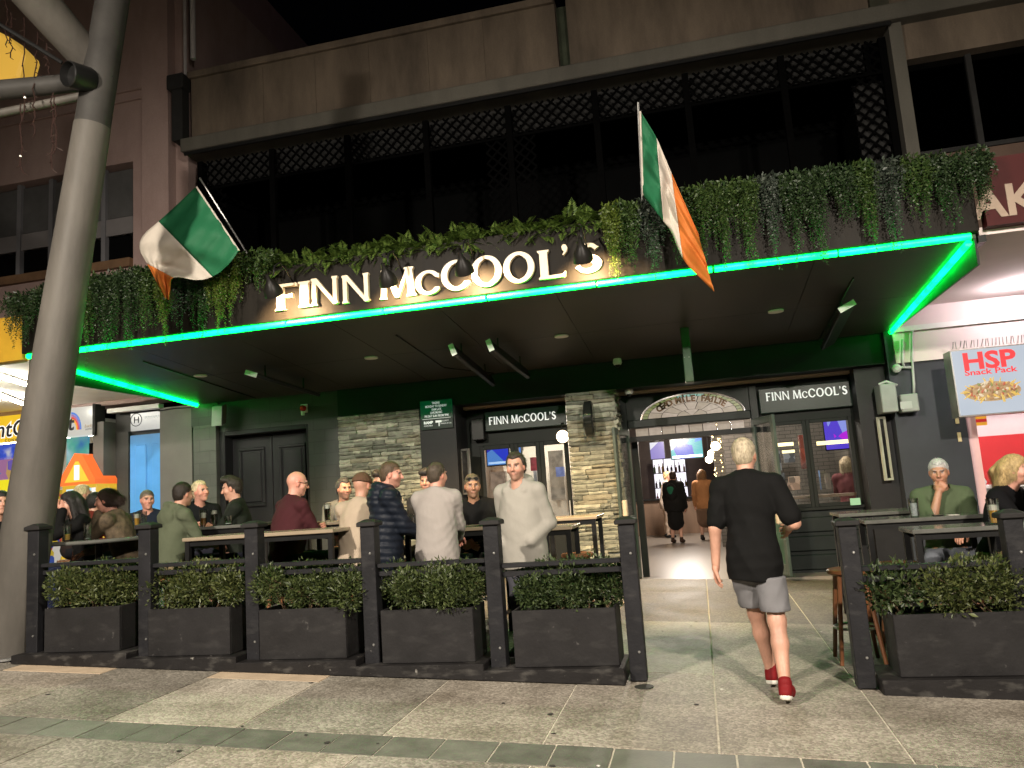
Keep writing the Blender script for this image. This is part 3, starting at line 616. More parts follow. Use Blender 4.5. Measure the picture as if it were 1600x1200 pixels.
# right bay
cl, cr = X12(1384, WY, 60)+.02, X12(1418, WY, 140)
bx('concrete_pier', CONC2, LX1+.06, cr, 11.85, 12.4, 4, zg0, pub)
w0 = rect(1421, 95, 1600, 240, WY)
wz1 = at(1421, 95, WY).z; wz0 = at(1435, 243, WY).z
bx('wall', CONC, cr, 12, 11.95, 12.4, wz1, zg0, pub); bx('wall', concrete('pinkish_render', (.10, .06, .045), (.15, .1, .07)), cr, 12, 11.92, 12.4, 3.8, wz0, pub)
bx('window_back', DARKV, cr, 12, 12.5, 12.55, wz0, wz1, pub)
xm = X12(1527, WY, 150); bx('mullion', GREYB, xm-.04, xm+.04, 12.1, 12.2, wz0, wz1, pub); bx('sill', GREYB, cr, 12, 11.88, 12.05, wz0-.06, wz0+.003, pub)
bx('pane', glass('dark_glass', (.3, .32, .32), .12), cr, xm-.04, 12.15, 12.16, wz0, wz1, pub); bx('pane', MATS['dark_glass'], xm+.04, 12, 12.15, 12.16, wz0, wz1, pub)

# ================================================================== AWNING
AX0, AX1, AY = -8.38, 2.9, 8.4; ZF, ZB = 3.72, 3.44
aw = thing('awning', 'wide dark pub awning edged with green light strips', 'awning', ((AX0+AX1)/2, 10, 3.4))
MB().add([(AX0, AY+.02, ZF), (AX1, AY+.02, ZF), (AX1, 12.0, ZB), (AX0, 12.0, ZB), (AX0, AY+.02, ZF+.3), (AX1, AY+.02, ZF+.3), (AX1, 12.0, ZF+.35), (AX0, 12.0, ZF+.35)], [(0, 3, 2, 1), (4, 5, 6, 7), (0, 1, 5, 4), (1, 2, 6, 5), (2, 3, 7, 6), (3, 0, 4, 7)]).build('soffit', SOFF, aw)
FASC = pm('fascia_board', (.014, .0122, .010), .45, .35, 2.5, .1, bscale=14, stretch=(2, 1, .15), spec=.06)
bx('fascia', FASC, AX0-.02, AX1+.02, AY-.1, AY+.02, ZF+.03, 4.42, aw, bevel=.01)
for x in (AX0-.02, AX1): bx('side_fascia', CHAR, x, x+.02, AY+.03, 12, ZB+.0, 4.3, aw)
LED = em('green_led', (.0003, 1., .056), 16)
_n = LED.node_tree.nodes; _l = LED.node_tree.links; _g = _n.new('ShaderNodeNewGeometry'); _z = _n.new('ShaderNodeTexNoise'); _z.inputs['Scale'].default_value = 5; _l.new(_g.outputs['Position'], _z.inputs[0]); _m = _n.new('ShaderNodeMapRange'); _m.inputs[1].default_value = .3; _m.inputs[2].default_value = .7; _m.inputs[3].default_value = 9; _m.inputs[4].default_value = 23; _l.new(_z.outputs[0], _m.inputs[0]); _l.new(_m.outputs[0], _n['Principled BSDF'].inputs['Emission Strength'])
HOUS = pm('strip_housing', (.05, .05, .05), .4, 0)
nL = 9
for i in range(nL):
    u0, u1 = AX0+.05+(AX1-AX0-.1)*i/nL, AX0+.05+(AX1-AX0-.1)*(i+1)/nL
    MB().tube([(u0+.012, AY-.075, ZF-.01), (u1-.012, AY-.075, ZF-.01)], .033, 12).build('light_strip', LED, aw, smooth='auto')
bx('strip_channel', HOUS, AX0, AX1, AY-.028, AY-.012, ZF-.022, ZF+.029, aw)
for xx in (AX0+.04, AX1-.04):
    for k in range(3):
        t0, t1 = k/3+.004, (k+1)/3-.004; L = lambda t: (xx, AY+.06+(11.85-AY)*t, ZF-.03+(ZB-ZF)*(.06+(11.85-AY)*t)/(12-AY))
        MB().tube([L(t0), L(t1)], .036, 12).build('light_strip', LED, aw, smooth='auto')
def soff(x, y): return ZF+(ZB-ZF)*(y-AY)/(12-AY)
def on_soffit(px, py):
    d = ray(px, py); s = (ZB-ZF)/(12-AY); t = (ZF-s*AY-CAM_Z)/(d[2]-s*d[1]); return Vector((d[0]*t, d[1]*t, CAM_Z+d[2]*t))
nP = 8
for i in range(nP):
    u0, u1 = AX0+.12+(AX1-AX0-.24)*i/nP+.004, AX0+.12+(AX1-AX0-.24)*(i+1)/nP-.004
    for y0_, y1_ in ((AY+.06, 10.2), (10.208, 11.97)): MB().add([(x_, y_, soff(0, y_)-.012+t_) for t_ in (0, .008) for x_, y_ in ((u0, y0_), (u1, y0_), (u1, y1_), (u0, y1_))], [(0, 3, 2, 1), (4, 5, 6, 7), (0, 1, 5, 4), (1, 2, 6, 5), (2, 3, 7, 6), (3, 0, 4, 7)]).build('soffit_panel', SOFF, aw)
DL = em('downlight_dim', (1, .9, .68), .55)
for px, py, lb in ((313, 585, 'leftmost of the four round downlights in the awning soffit'), (580, 557, 'round downlight in the soffit below the name sign, second from left'), (877, 523, 'round downlight in the soffit beside the paired heaters'), (1212, 484, 'rightmost round downlight in the awning soffit')):
    p = on_soffit(px, py); t = thing('downlight', lb, 'downlight', (p.x, p.y, p.z-.03), 'downlights in the awning soffit')
    MB().lathe([(.075, 0), (.095, 0), (.095, .018), (.075, .018)], (p.x, p.y, p.z-.03), 20).build('rim', WHITE, t); MB().lathe([(.001, 0), (.074, 0), (.074, .01), (.001, .01)], (p.x, p.y, p.z-.026), 20).build('lens', DL, t)
def heater(label, pa, pb, w, col=BLACK, tilt=25, endlit=True):
    A, B = on_soffit(*pa), on_soffit(*pb); A.z -= .2; B.z -= .2
    t = thing('heater', label, 'heater', ((A.x+B.x)/2, (A.y+B.y)/2, min(A.z, B.z)), 'radiant heaters under the awning')
    d = (B-A).normalized(); up = Vector((0, 0, 1)); sd = d.cross(up).normalized(); n = (up*math.cos(R_(tilt))+sd*math.sin(R_(tilt)))
    MB().bar(A, B, w, .06, up=n).build('panel', col, t, bevel=.008)
    MB().bar(A-d*.012, A-d*.001, w*1.02, .07, up=n).build('end_cap', pm('white_cap', (.6, .62, .6), .5, 0), t)
    for q in (.2, .8):
        p = A.lerp(B, q); MB().tube([p, (p.x, p.y, soff(p.x, p.y)+.01)], .012, 6).build('hanger', BLACK, t)
for pts in ([(-7.2, 9.1), (-7.2, 11.9)], [(-3.6, 9.3), (-3.6, 11.2), (-3.0, 11.9)], [(1.9, 9.2), (1.9, 11.95)]): MB().tube([(x_, y_, soff(0, y_)-.022) for x_, y_ in pts], .009, 6).build('cable', BLACK, aw)
heater('long heater panel under the left of the awning soffit', (392, 562), (492, 596), .2, tilt=20)
heater('left one of the paired slim heaters under the awning', (706, 523), (768, 577), .16, tilt=70)
heater('right one of the paired slim heaters under the awning', (764, 516), (822, 564), .16, tilt=70)
heater('wide heater panel under the right of the awning soffit', (1320, 453), (1290, 518), .2, tilt=-25)
# --- name on the fascia
nm = thing('name_sign', "raised cream letters of the pub name on the awning fascia", 'sign', (at(690, 450, AY-.1).x, AY-.12, 3.8))
CREAM = pm('cream_letters', (.78, .66, .46), .35, .05)
FY = AY-.1
zb0, zt0 = at(436, 486, FY).z, at(436, 447, FY).z
for ch, pa, pb, cy_, ps in zip("FINNMcCOOL'S", (433, 471, 489, 537, 597, 652, 692, 739, 789, 843, 880, 900), (469, 487, 532, 581, 651, 690, 738, 787, 838, 886, 892, 942), (485, 481, 477, 473, 466, 461, 454, 448, 442, 436, 431, 427), (40, 40, 42, 43, 45, 36, 45, 46, 46, 45, 47, 45)):
    p = at(pa, cy_, FY); q = at(pb, cy_, FY); mid = (p.x+q.x)/2; wz = zb0+.0; hh = at((pa+pb)/2, cy_-ps, FY).z-at((pa+pb)/2, cy_, FY).z
    letter(ch, p.x, q.x, at((pa+pb)/2, cy_, FY).z, at((pa+pb)/2, cy_, FY).z+hh, FY, .05, CREAM, nm)
# --- swan-neck sign lamps
SHADE = pm('lamp_shade_black', (.012, .011, .01), .4, .2)
for i, (px, py) in enumerate(((424, 448), (604, 431), (723, 413), (909, 393))):
    p = at(px, py, 7.78); lb = ['swan-neck lamp above the first letter of the name sign', 'swan-neck lamp above the gap between the two words of the name', 'swan-neck lamp in front of the big C of the name', 'swan-neck lamp in front of the last letter of the name'][i]
    t = thing('sign_lamp', lb, 'lamp', (p.x, p.y, p.z-.12), 'swan-neck lamps over the name sign')
    mb = MB(); pr = [(.02, .15), (.028, .09), (.05, .05), (.085, .0), (.105, -.06), (.108, -.1), (.100, -.1), (.095, -.06), (.075, 0), (.03, .06)]
    mb.lathe(pr, p, 22, (0, -.8, 1)); mb.build('shade', SHADE, t, smooth='auto')
    MB().lathe([(.04*math.sin(math.pi*k/8)+1e-5, -.04*math.cos(math.pi*k/8)) for k in range(9)], p+Vector((0, .02, -.03)), 12).build('bulb', BULBW, t, smooth=True)
    MB().tube([p+Vector((0, .05, .14)), p+Vector((0, .08, .26)), p+Vector((0, .2, .34)), p+Vector((0, .36, .28)), (p.x, FY-.002, p.z+.16)], .011, 7).build('arm', BLACK, t, smooth=True)
    lamp('sign_light', 'SPOT', p+Vector((0, .05, -.06)), 620, (1, .66, .34), t, .035, 118, .6, aim=(p.x+.06, FY, p.z-.36))
# ================================================================== STREET LAMPS (behind the camera, lighting the mall)
def street_lamp(label, x, y, h, power, aim, col=(1, .89, .76), spot=130):
    t = thing('street_lamp', label, 'street lamp', (x, y, gz(x, y)), 'street lamps of the mall'); z = gz(x, y)+h
    MB().tube([(x, y, gz(x, y)), (x, y, z)], [.09, .05], 12).build('pole', STEEL, t, smooth=True)
    MB().tube([(x, y, z), (x, y+.4, z+.15), (x, y+.9, z+.18)], .035, 8).build('arm', STEEL, t, smooth=True)
    MB().lathe([(.05, .12), (.2, .06), (.24, 0), (.2, 0), (.001, .03)], (x, y+1, z+.08), 18).build('head', STEEL, t)
    MB().lathe([(.001, 0), (.19, 0), (.19, .01), (.001, .01)], (x, y+1, z+.06), 16).build('lens', em('street_lens', (1, .85, .65), 6), t)
    lamp('street_light', 'SPOT', (x, y+1, z+.03), power, col, t, .2, spot, .95, aim)
street_lamp('street lamp on the left behind the viewpoint', -5.2, -3.0, 6.0, 9900, (-4.4, 4.6, .3))
street_lamp('street lamp on the right behind the viewpoint', 3.4, -3.2, 6.0, 9200, (1.4, 4.6, .3))

# ================================================================== LEFT NEIGHBOUR
PINK = concrete('pink_render', (.33, .225, .205), (.46, .335, .305), (1, 1, .5), .9)
lb_ = thing('neighbour_building', 'pink rendered two storey building with grey windows left of the pub', 'building', (-11, 12, 0))
wl, wr, wz0, wz1 = at(0, 420, WY).x-1.5, X12(208, WY, 330), at(110, 432, WY).z, at(207, 252, WY).z
bx('wall', PINK, -22, -9.42, 12, 12.4, wz1, 13, lb_); bx('wall', PINK, wr, -9.42, 12, 12.4, wz0, wz1, lb_); bx('wall', PINK, -22, wl, 12, 12.4, wz0, wz1, lb_)
bx('wall', PINK, -22, -9.42, 12, 12.4, 3.6, wz0, lb_); bx('pilaster', PINK, -9.42, -8.86, 11.88, 12.4, 3.6, 13, lb_); bx('side_wall', PINK, -8.86, -8.6, 12.1, 20, 3.6, 12.2, lb_)
gp = [(13, 3.6)]+[(12.6+2.6*(1-math.cos(R_(a))), 10.0+3.2*math.sin(R_(a))) for a in range(0, 91, 6)]+[(19, 13.2), (19, 3.6)]
MB().prism([(u-.1, v) for u, v in gp], lambda u, v, w: (-8.98+w, u, v), 0, .37).build('curved_gable', pm('purple_render', (.26, .17, .19), .85, .25, 1), lb_)
MB().tube([(-8.35, 11.93, 9.9), (-8.35, 11.93, 11.6)], .05, 8).build('vent_pipe', pm('pale_pipe', (.4, .38, .38), .6, .1), lb_); MB().tube([(-8.5, 11.9, 9.6), (-8.5, 11.9, 11.9)], .03, 8).build('vent_pipe', MATS['pale_pipe'], lb_)
for dz, w in ((0, .06), (-.2, .04)):
    bx('string_course', PINK, -22, -9.42, 11.94, 12.0, at(160, 153, WY).z+dz, at(160, 153, WY).z+dz+w, lb_, bevel=.008)
bx('downpipe_hopper', GREYB, -8.8, -8.46, 11.75, 12, at(300, 145, WY).z, at(300, 122, WY).z, lb_, bevel=.02); bx('downpipe', GREYB, -8.72, -8.5, 11.8, 12, 8.3, at(300, 145, WY).z, lb_)
SILLB = pm('brown_sill', (.16, .09, .045), .7, .2, 6); bx('sill', SILLB, wl, wr, 11.9, 12.2, wz0-.0, wz0+.16, lb_)
GF = pm('grey_window_frame', (.16, .16, .17), .6, .1, 4); BLN = pm('blind_grey', (.085, .085, .085), .8, .15, 3); PALEP = pm('pale_window_panel', (.17, .16, .16), .8, .1, 3)
us = [wl, at(0, 330, WY).x-.4, X12(22, WY, 350), X12(72, WY, 350), X12(110, WY, 350), X12(155, WY, 350), wr]
wi = bx('window', GF, wl, wr, 12.3, 12.36, wz0+.16, wz1, lb_)
for i in range(6):
    u0, u1 = us[i]+.04, us[i+1]-.04; hgt = wz1-wz0
    bx('mullion', GF, us[i+1]-.045, us[i+1]+.045, 12.1, 12.2, wz0+.16, wz1, wi); bx('pane', BLN, u0, u1, 12.16, 12.18, wz0+hgt*.52, wz1-.06, wi)
    bx('window_panel', PALEP, u0, u1, 12.13, 12.15, wz0+hgt*.35, wz0+hgt*.51, wi); bx('pane', DARKV, u0, u1, 12.2, 12.22, wz0+.17, wz0+hgt*.34, wi)
# ground floor of the neighbour: pilasters, blue door
GPIL = pm('grey_pilaster', (.115, .108, .10), .6, .12, 2.5, .1)
bx('pilaster', GPIL, X12(250), X12(300), 12.0, 12.5, 0, 3.45, lb_); bx('pilaster', GPIL, X12(152), X12(168), 11.9, 12.5, 0, 3.3, lb_)
bx('door_frame', pm('door_frame_dark', (.05, .05, .048), .5, .15), X12(168), X12(250), 12.2, 12.5, .2, 3.45, lb_); bx('frame_post', MATS['door_frame_dark'], X12(176), X12(193), 12.12, 12.2, .2, 3.1, lb_)
zdt = at(222, 680, 12.2).z; dr = bx('door', pm('blue_door', (.09, .33, .78), .4, .08, 3, .05), X12(196), X12(250), 12.12, 12.19, .4, zdt, lb_)
xs_ = [X12(205), X12(222), X12(236), X12(249)]
for xa_, xb_ in ((xs_[0], xs_[1]), (xs_[2]-.05, xs_[3]-.05)):
    for z0, z1 in ((.6, 1.3), (1.45, zdt-.18)): bx('door_panel', MATS['blue_door'], xa_, xb_, 12.095, 12.118, z0, z1, dr, bevel=.015)
hs = bx('sign_panel', screen('transom_sign', ((.42, .42, .4), (.5, .5, .48)), 1., 2, False), X12(198), X12(249), 12.1, 12.16, at(222, 672, 12.1).z, at(222, 645, 12.1).z, lb_)
INK = pm('ink', (.03, .03, .035), .6, 0)
p = at(213, 656, 12.1); MB().ring([(.12*math.cos(R_(a)), .12*math.sin(R_(a))) for a in range(0, 360, 15)], [(.108*math.cos(R_(a)), .108*math.sin(R_(a))) for a in range(0, 360, 15)], lambda u, v, w: (p.x+u, 12.096-w, p.z+v), 0, .003).build('emblem', INK, hs)
text('lettering', 'H', .17, INK, (p.x-.055, 12.094, p.z-.06), hs, .003); text('lettering', 'HAVANA', .075, TXW, (p.x+.16, 12.094, p.z-.0), hs, .003)
bx('door_canopy', WHITE, X12(170), X12(251), 11.95, 12.09, at(210, 639, 11.8).z, at(210, 632, 11.8).z, lb_)
MB().tube([at(248, 642, 11.78), at(262, 640, 11.78), at(274, 638, 11.78), at(300, 637, 11.78)], .012, 6).build('cable', BLACK, lb_)
# its awning and lit soffit
WSOF = pm('white_soffit', (.8, .76, .68), .6, .08, 2)
na = thing('shop_awning', 'white lined shop awning with yellow fascia left of the pub', 'awning', (-13, 10, 3.4))
bx('soffit', WSOF, -20, AX0-.06, 8.5, 12, 3.68, 3.76, na); bx('fascia', pm('yellow_fascia', (.62, .36, .03), .5, .08), -20, AX0-.1, 8.4, 8.5, 3.70, 4.3, na)
FLU = em('fluorescent', (1, .94, .78), 110)
for i, (pa, pb) in enumerate((((2, 588), (50, 604)), ((2, 618), (38, 632)), ((112, 588), (172, 608)))):
    def ons(px, py):
        d = ray(px, py); t_ = (3.62-CAM_Z)/d[2]; return Vector((d[0]*t_, d[1]*t_, 3.62))
    A, B = ons(*pa), ons(*pb); t = thing('fluorescent_light', ['fluorescent batten under the shop awning, far left upper', 'fluorescent batten under the shop awning, far left lower', 'fluorescent batten visible right of the leaning pole', 'short fluorescent batten near the corner of the green strip'][i], 'light', ((A.x+B.x)/2, (A.y+B.y)/2, 3.6), 'fluorescent battens under the shop awning')
    MB().bar(A+Vector((0, 0, .028)), B+Vector((0, 0, .032)), .05, .02).build('batten', WHITE, t); MB().tube([A, B], .028, 8).build('tube', FLU, t)
# convenience store
cs = thing('convenience_store', 'brightly lit yellow convenience store front behind the leaning pole', 'shop', (-12, 12, .3))
xl = -20; xr = X12(152)
YL = screen('yellow_lightbox', ((.9, .55, .02), (1., .62, .03)), .95, 1, False); WLB = screen('white_lightbox', ((.62, .6, .52), (.7, .67, .6)), .9, 1, False)
z0, z1 = at(30, 692, 12).z, at(30, 652, 12).z
sb = bx('sign_box', YL, xl, X12(104, WY, 660), 11.9, 12.1, at(20, 690, WY).z, at(20, 650, WY).z, cs)
sw = bx('sign_box', WLB, X12(104, WY, 660)+.01, X12(154, WY, 660), 11.9, 12.1, at(130, 681, WY).z, at(130, 637, WY).z, cs)
bx('sign_frame', GREYB, X12(154, WY, 660), X12(158, WY, 660), 11.85, 12.1, at(130, 683, WY).z, at(130, 635, WY).z, cs)
RIM = em('sign_white_letters', (1, .97, .9), .9)
p = at(-8, 684, 11.88); text('lettering', 'ntOwn', .42, RIM, (p.x, 11.895, p.z), sb, .006, .024, spacing=1.03, shear=.12); text('lettering', 'ntOwn', .42, INK, (p.x, 11.888, p.z), sb, .006, .004, spacing=1.03, shear=.12)
p = at(7, 689, 11.88); text('lettering', 'CONVENIENCE', .075, INK, (p.x, 11.888, p.z-.02), sb, .004, spacing=1.4)
p = at(105, 672, 11.88); text('lettering', 't', .36, INK, (p.x, 11.89, p.z), sw, .005, .01, shear=.12)
for k, c in enumerate(((.6, .3, .02), (.55, .05, .03), (.2, .1, .3), (.05, .15, .5))):
    q = at(114, 672, 11.88); r0 = .11+.028*k
    MB().prism([(r0*math.cos(R_(a)), r0*1.5*math.sin(R_(a))) for a in range(0, 91, 10)]+[((r0+.026)*math.cos(R_(a)), (r0+.026)*1.5*math.sin(R_(a))) for a in range(90, -1, -10)], lambda u, v, w: (q.x-.05+u, 11.893-w, q.z+v), 0, .003).build('rainbow_stripe', em('rainbow_%d' % k, c, .9), sw)
p = at(131, 668, 11.88); text('lettering', 'Lucky', .08, pm('gold_ink', (.35, .22, .08), .5, 0), (p.x, 11.893, p.z), sw, .003, shear=.3); text('lettering', 'LOTTO', .04, INK, (p.x+.02, 11.893, p.z-.05), sw, .003)
SHOPW = pm('shop_white', (.75, .74, .7), .5, .1, 3)
bx('back_wall', SHOPW, xl, xr, 15.5, 15.6, .2, 3.4, cs); bx('side_wall', GPIL, xr-.02, xr, 12.5, 15.5, .2, 3.4, cs); bx('shop_floor', SHOPW, xl, xr, 12, 15.5, .35, .42, cs); bx('shop_ceiling', SHOPW, xl, xr, 12, 15.5, 3.3, 3.4, cs)
bx('ceiling_light', em('shop_tube', (1, .95, .85), 30), -15, -11, 13.2, 13.35, 3.25, 3.29, cs); bx('shelf_unit', screen('store_goods', ((.7, .5, .04), (.05, .1, .4), (.6, .08, .05), (.85, .8, .7), (.08, .3, .12)), .55, 6), -16, -11.4, 14.8, 15.4, .42, 2.3, cs)
poster_l = [(-2, 695, 30, 716, ((.02, .05, .4), (.05, .1, .6), (.5, .5, .6))), (-2, 716, 28, 748, ((.35, .15, .3), (.5, .3, .1), (.15, .1, .4), (.1, .2, .4))), (-2, 750, 26, 795, ((.95, .8, .02), (1., .85, .02)))]
for i, (a, b, c, d, cols) in enumerate(poster_l):
    q = rect(a, b, c, d, 12.05); bx('window_poster', screen('win_poster_%d' % i, cols, .9, 5, i == 1), q[0], q[1], 12.04, 12.06, q[2], q[3], cs)
bx('pane', CLR, xl, X12(70), 12.08, 12.09, .5, 2.6, cs)
# kiosk shaped like a little house
kx0, kx1 = at(97, 740, 11.7).x, at(152, 740, 11.7).x; kz1, kz0 = at(122, 708, 11.7).z, gz(-10.8, 11.7)
kw = kx1-kx0; kh = kz1-kz0
ki = thing('vending_kiosk', 'orange house shaped vending kiosk glowing beside the blue door', 'kiosk', (kx0+kw/2, 11.8, kz0))
bx('cabinet', screen('kiosk_yellow', ((.95, .55, .03), (.98, .62, .06)), .75, 2, False), kx0, kx1-.02, 11.7, 12.3, kz0, kz0+kh*.76, ki, bevel=.01)
f3 = lambda u, v, w: (kx0+u*kw, 11.66+w, kz0+v*kh)
MB().prism([(-.03, .74), (.98, .74), (.98, .78), (.62, .98), (.4, 1.), (-.03, .79)], f3, 0, .6).build('roof', em('kiosk_orange', (.9, .16, .03), .75), ki)
MB().prism([(.14, .765), (.82, .765), (.52, .93), (.44, .93)], f3, -.012, -.002).build('gable', em('kiosk_gold', (1, .45, .04), .85), ki)
MB().prism([(.42, .78), (.56, .78), (.56, .9), (.42, .9)], f3, -.022, -.014).build('gable_panel', em('kiosk_pale', (.75, .85, .9), .8), ki)
MB().prism([(.15, .3), (.84, .3), (.84, .71), (.15, .71)], f3, .02, .035).build('screen', screen('kiosk_screen', ((.9, .95, 1), (.5, .85, .95), (.05, .4, .7)), 1.1, 2.5, False, 3), ki)
for k in range(5): MB().prism([(.865, .3+k*.085), (.965, .3+k*.085), (.965, .37+k*.085), (.865, .37+k*.085)], f3, .02, .035).build('price_card', em('card_%d' % (k % 2), ((.9, .9, .85), (.5, .6, .7))[k % 2], .6), ki)
bx('poster_board', screen('kiosk_back', ((.05, .2, .45), (.1, .45, .35), (.55, .7, .8)), .8, 2.2, False, 5), at(104, 700, 12.4).x, at(137, 700, 12.4).x, 12.4, 12.45, kz0, at(120, 683, 12.4).z, cs)
for sx in (.28, .52): MB().prism([(sx, 1.03), (sx+.12, 1.03), (sx+.07, 1.16)], f3, .72, .735).build('poster_peak', em('peak_white', (.75, .85, .9), .7), cs)
bx('dark_screen', DARKV, at(139, 720, 12.2).x, at(152, 720, 12.2).x, 12.2, 12.24, at(145, 734, 12.2).z, at(145, 692, 12.2).z, cs)

# ================================================================== RIGHT NEIGHBOUR
PSOF = pm('pink_white_soffit', (.74, .64, .63), .95, .06, 1.5, spec=.1)
ra = thing('shop_awning', 'pale pink lined awning with maroon fascia right of the pub', 'awning', (5.5, 10, 3.6))
bx('soffit', PSOF, AX1+.06, 12, 8.45, 12, 3.74, 3.82, ra); fb = bx('fascia', pm('maroon_fascia', (.05, .007, .007), .6, .15), AX1+.1, 12, 8.32, 8.45, 3.79, 4.48, ra)
bx('corner_trim', BLACK, AX1+.03, AX1+.1, 8.4, 12, 3.66, 3.73, ra)
p = at(1537, 340, 8.3); text('lettering', 'BAKERY', .44, pm('cream_sign_letters', (.32, .24, .18), .6, .05), (p.x-.33, 8.315, p.z), ra, .01, .012)
bx('bulkhead', PSOF, X12(1415), 12, 11.86, 12.1, at(1500, 560, WY).z, 3.74, ra); bx('picture_rail', WHITE, X12(1410), 12, 11.8, 11.859, at(1500, 512, WY).z, at(1500, 504, WY).z, ra)
mb = MB(); x = X12(1478, WY, 530)
while x < 6.2: mb.bar((x, 11.78, at(1520, 543, 11.8).z), (x+rnd.uniform(-.02, .02), 11.74, at(1520, 532, 11.8).z), .008); x += .045
mb.build('bird_spikes', STEEL, ra, kind='stuff')
d = ray(1599, 442); t_ = (3.735-CAM_Z)/d[2]; p = Vector((d[0]*t_, d[1]*t_, 3.735))
dl = thing('downlight', 'bright white downlight in the pink soffit at the right edge', 'downlight', p); MB().lathe([(.001, -.02), (.07, -.02), (.09, 0), (.001, 0)], p, 18).build('lens', em('bright_downlight', (1, .93, .92), 16), dl)
lamp('shop_downlight', 'POINT', (p.x, p.y, p.z-.12), 60, (1, .86, .88), dl, .08)
# HSP light box
hy = 11.0; a, b, c, d = rect(1484, 548, 1640, 640, hy)
hb = thing('light_box_sign', 'white light box sign with red HSP Snack Pack lettering above the right shop', 'sign', ((a+b)/2, hy, c))
bx('box', STEEL, a, b, hy+.01, hy+.3, c, d, hb); bx('face', screen('hsp_face', ((.50, .56, .64), (.56, .61, .68)), 1., 2, False), a+.015, b-.015, hy, hy+.009, c+.015, d-.015, hb)
REDL = em('hsp_red', (.75, .03, .04), .8)
p = at(1505, 578, hy); text('lettering', 'HSP', .30, REDL, (p.x, hy-.004, p.z), hb, .006, .010, width=at(1588, 575, hy).x-p.x)
p = at(1507, 583, hy); text('lettering', 'Snack Pack', .1, REDL, (p.x, hy-.004, p.z-.035), hb, .006, .002, width=at(1589, 575, hy).x-p.x)
r = random.Random(4); p = at(1550, 610, hy)
FOOD = [em('food_%d' % i, c, .75) for i, c in enumerate(((.62, .42, .10), (.25, .11, .05), (.6, .5, .36), (.42, .10, .05), (.2, .22, .07), (.36, .2, .09)))]
MB().prism([(p.x+.33*math.cos(R_(q)), p.z-.01+.125*math.sin(R_(q))) for q in range(0, 360, 12)], lambda u, v, w: (u, hy-.003-w, v), 0, .002).build('food_tray', em('tray_print', (.40, .27, .14), .75), hb)
for k in range(110):
    an, rr = r.uniform(0, 6.28), math.sqrt(r.random()); ed = rr > .86; x, z = p.x+.34*rr*math.cos(an), p.z+.125*rr*math.sin(an)
    tt = an+r.uniform(-.3, .3) if ed else r.uniform(0, 3.1); dx, dz = math.cos(tt), math.sin(tt); l = r.uniform(.03, .055) if ed else r.uniform(.012, .032); w = r.uniform(.007, .012) if ed else r.uniform(.008, .018)
    i = 0 if ed else r.choice([1, 2, 3, 4, 2, 5, 5, 0]); y = hy-.006-.0004*k
    MB().add([(x-dx*l-dz*w*.6, y, z-dz*l+dx*w*.6), (x-dx*l+dz*w*.6, y, z-dz*l-dx*w*.6), (x+dz*w, y, z-dx*w), (x+dx*l+dz*w*.6, y, z+dz*l-dx*w*.6), (x+dx*l-dz*w*.6, y, z+dz*l+dx*w*.6), (x-dz*w, y, z+dx*w), (x, y-.003, z)], [(0, 1, 6), (1, 2, 6), (2, 3, 6), (3, 4, 6), (4, 5, 6), (5, 0, 6)]).build('food_piece', FOOD[i], hb)
# kebab shop interior
rs = thing('takeaway_shop', 'brightly lit pink and red takeaway shop interior at the right edge', 'shop', (5, 13, 0))
PKW = pm('pink_wall', (.78, .66, .66), .5, .08, 2); REDP = pm('red_panel', (.6, .03, .035), .4, .08, 2)
xr0 = X12(1514); bx('side_wall', pm('pink_jamb', (.7, .46, .48), .5, .08), xr0, xr0+.12, 11.95, 12.2, -.2, 2.9, rs); bx('side_wall', PKW, xr0+.02, xr0+.1, 12.2, 15.6, -.2, 3.2, rs)
bx('back_wall', PKW, xr0, 11, 15.5, 15.6, -.2, 3.6, rs); bx('shop_floor', SHOPW, xr0, 11, 12.05, 15.5, -.15, -.05, rs); bx('shop_ceiling', PKW, xr0, 11, 12.1, 15.5, 3.2, 3.25, rs)
for i in range(4): bx('wall_panel', REDP, xr0+.15+i*1.0, xr0+1.05+i*1.0, 15.44, 15.49, .6, 1.95, rs)
bx('ceiling_light', em('shop_led', (1, .9, .92), 22), xr0+.8, xr0+1.0, 12.6, 15, 3.15, 3.19, rs); bx('ceiling_light', em('shop_led', (1, .9, .92), 22), xr0+2.4, xr0+2.6, 12.6, 15, 3.15, 3.19, rs)
bx('counter', STEEL, xr0+.3, 9, 13.4, 14.0, -.1, 1.1, rs); bx('counter_top', WHITE, xr0+.25, 9, 13.35, 14.05, 1.101, 1.14, rs)
r = random.Random(9)
for k in range(9):
    x = xr0+.35+r.random()*1.3; z = 1.145; s_ = r.uniform(.08, .16)
    MB().lathe([(s_*.7, 0), (s_, s_*.5), (s_*.75, s_*1.1), (.02, s_*1.25)], (x, 13.5+r.random()*.4, z), 10).build('food_tray', pm('foil_%d' % (k % 3), ((.5, .42, .36), (.35, .2, .12), (.6, .58, .55))[k % 3], .4, .3, 20), rs, smooth=True)
a, b, c, d = rect(1519, 640, 1543, 664, 12.6)
bf = thing('bunting_flag', 'small yellow and red striped flag hanging in the takeaway shop', 'flag', ((a+b)/2, 12.6, c))
for k in range(5): bx('stripe', em('bunting_%d' % (k % 2), ((.85, .42, .03), (.6, .02, .02))[k % 2], .6), a, b, 12.6, 12.606, c+(d-c)*k/5, c+(d-c)*(k+.98)/5, bf)
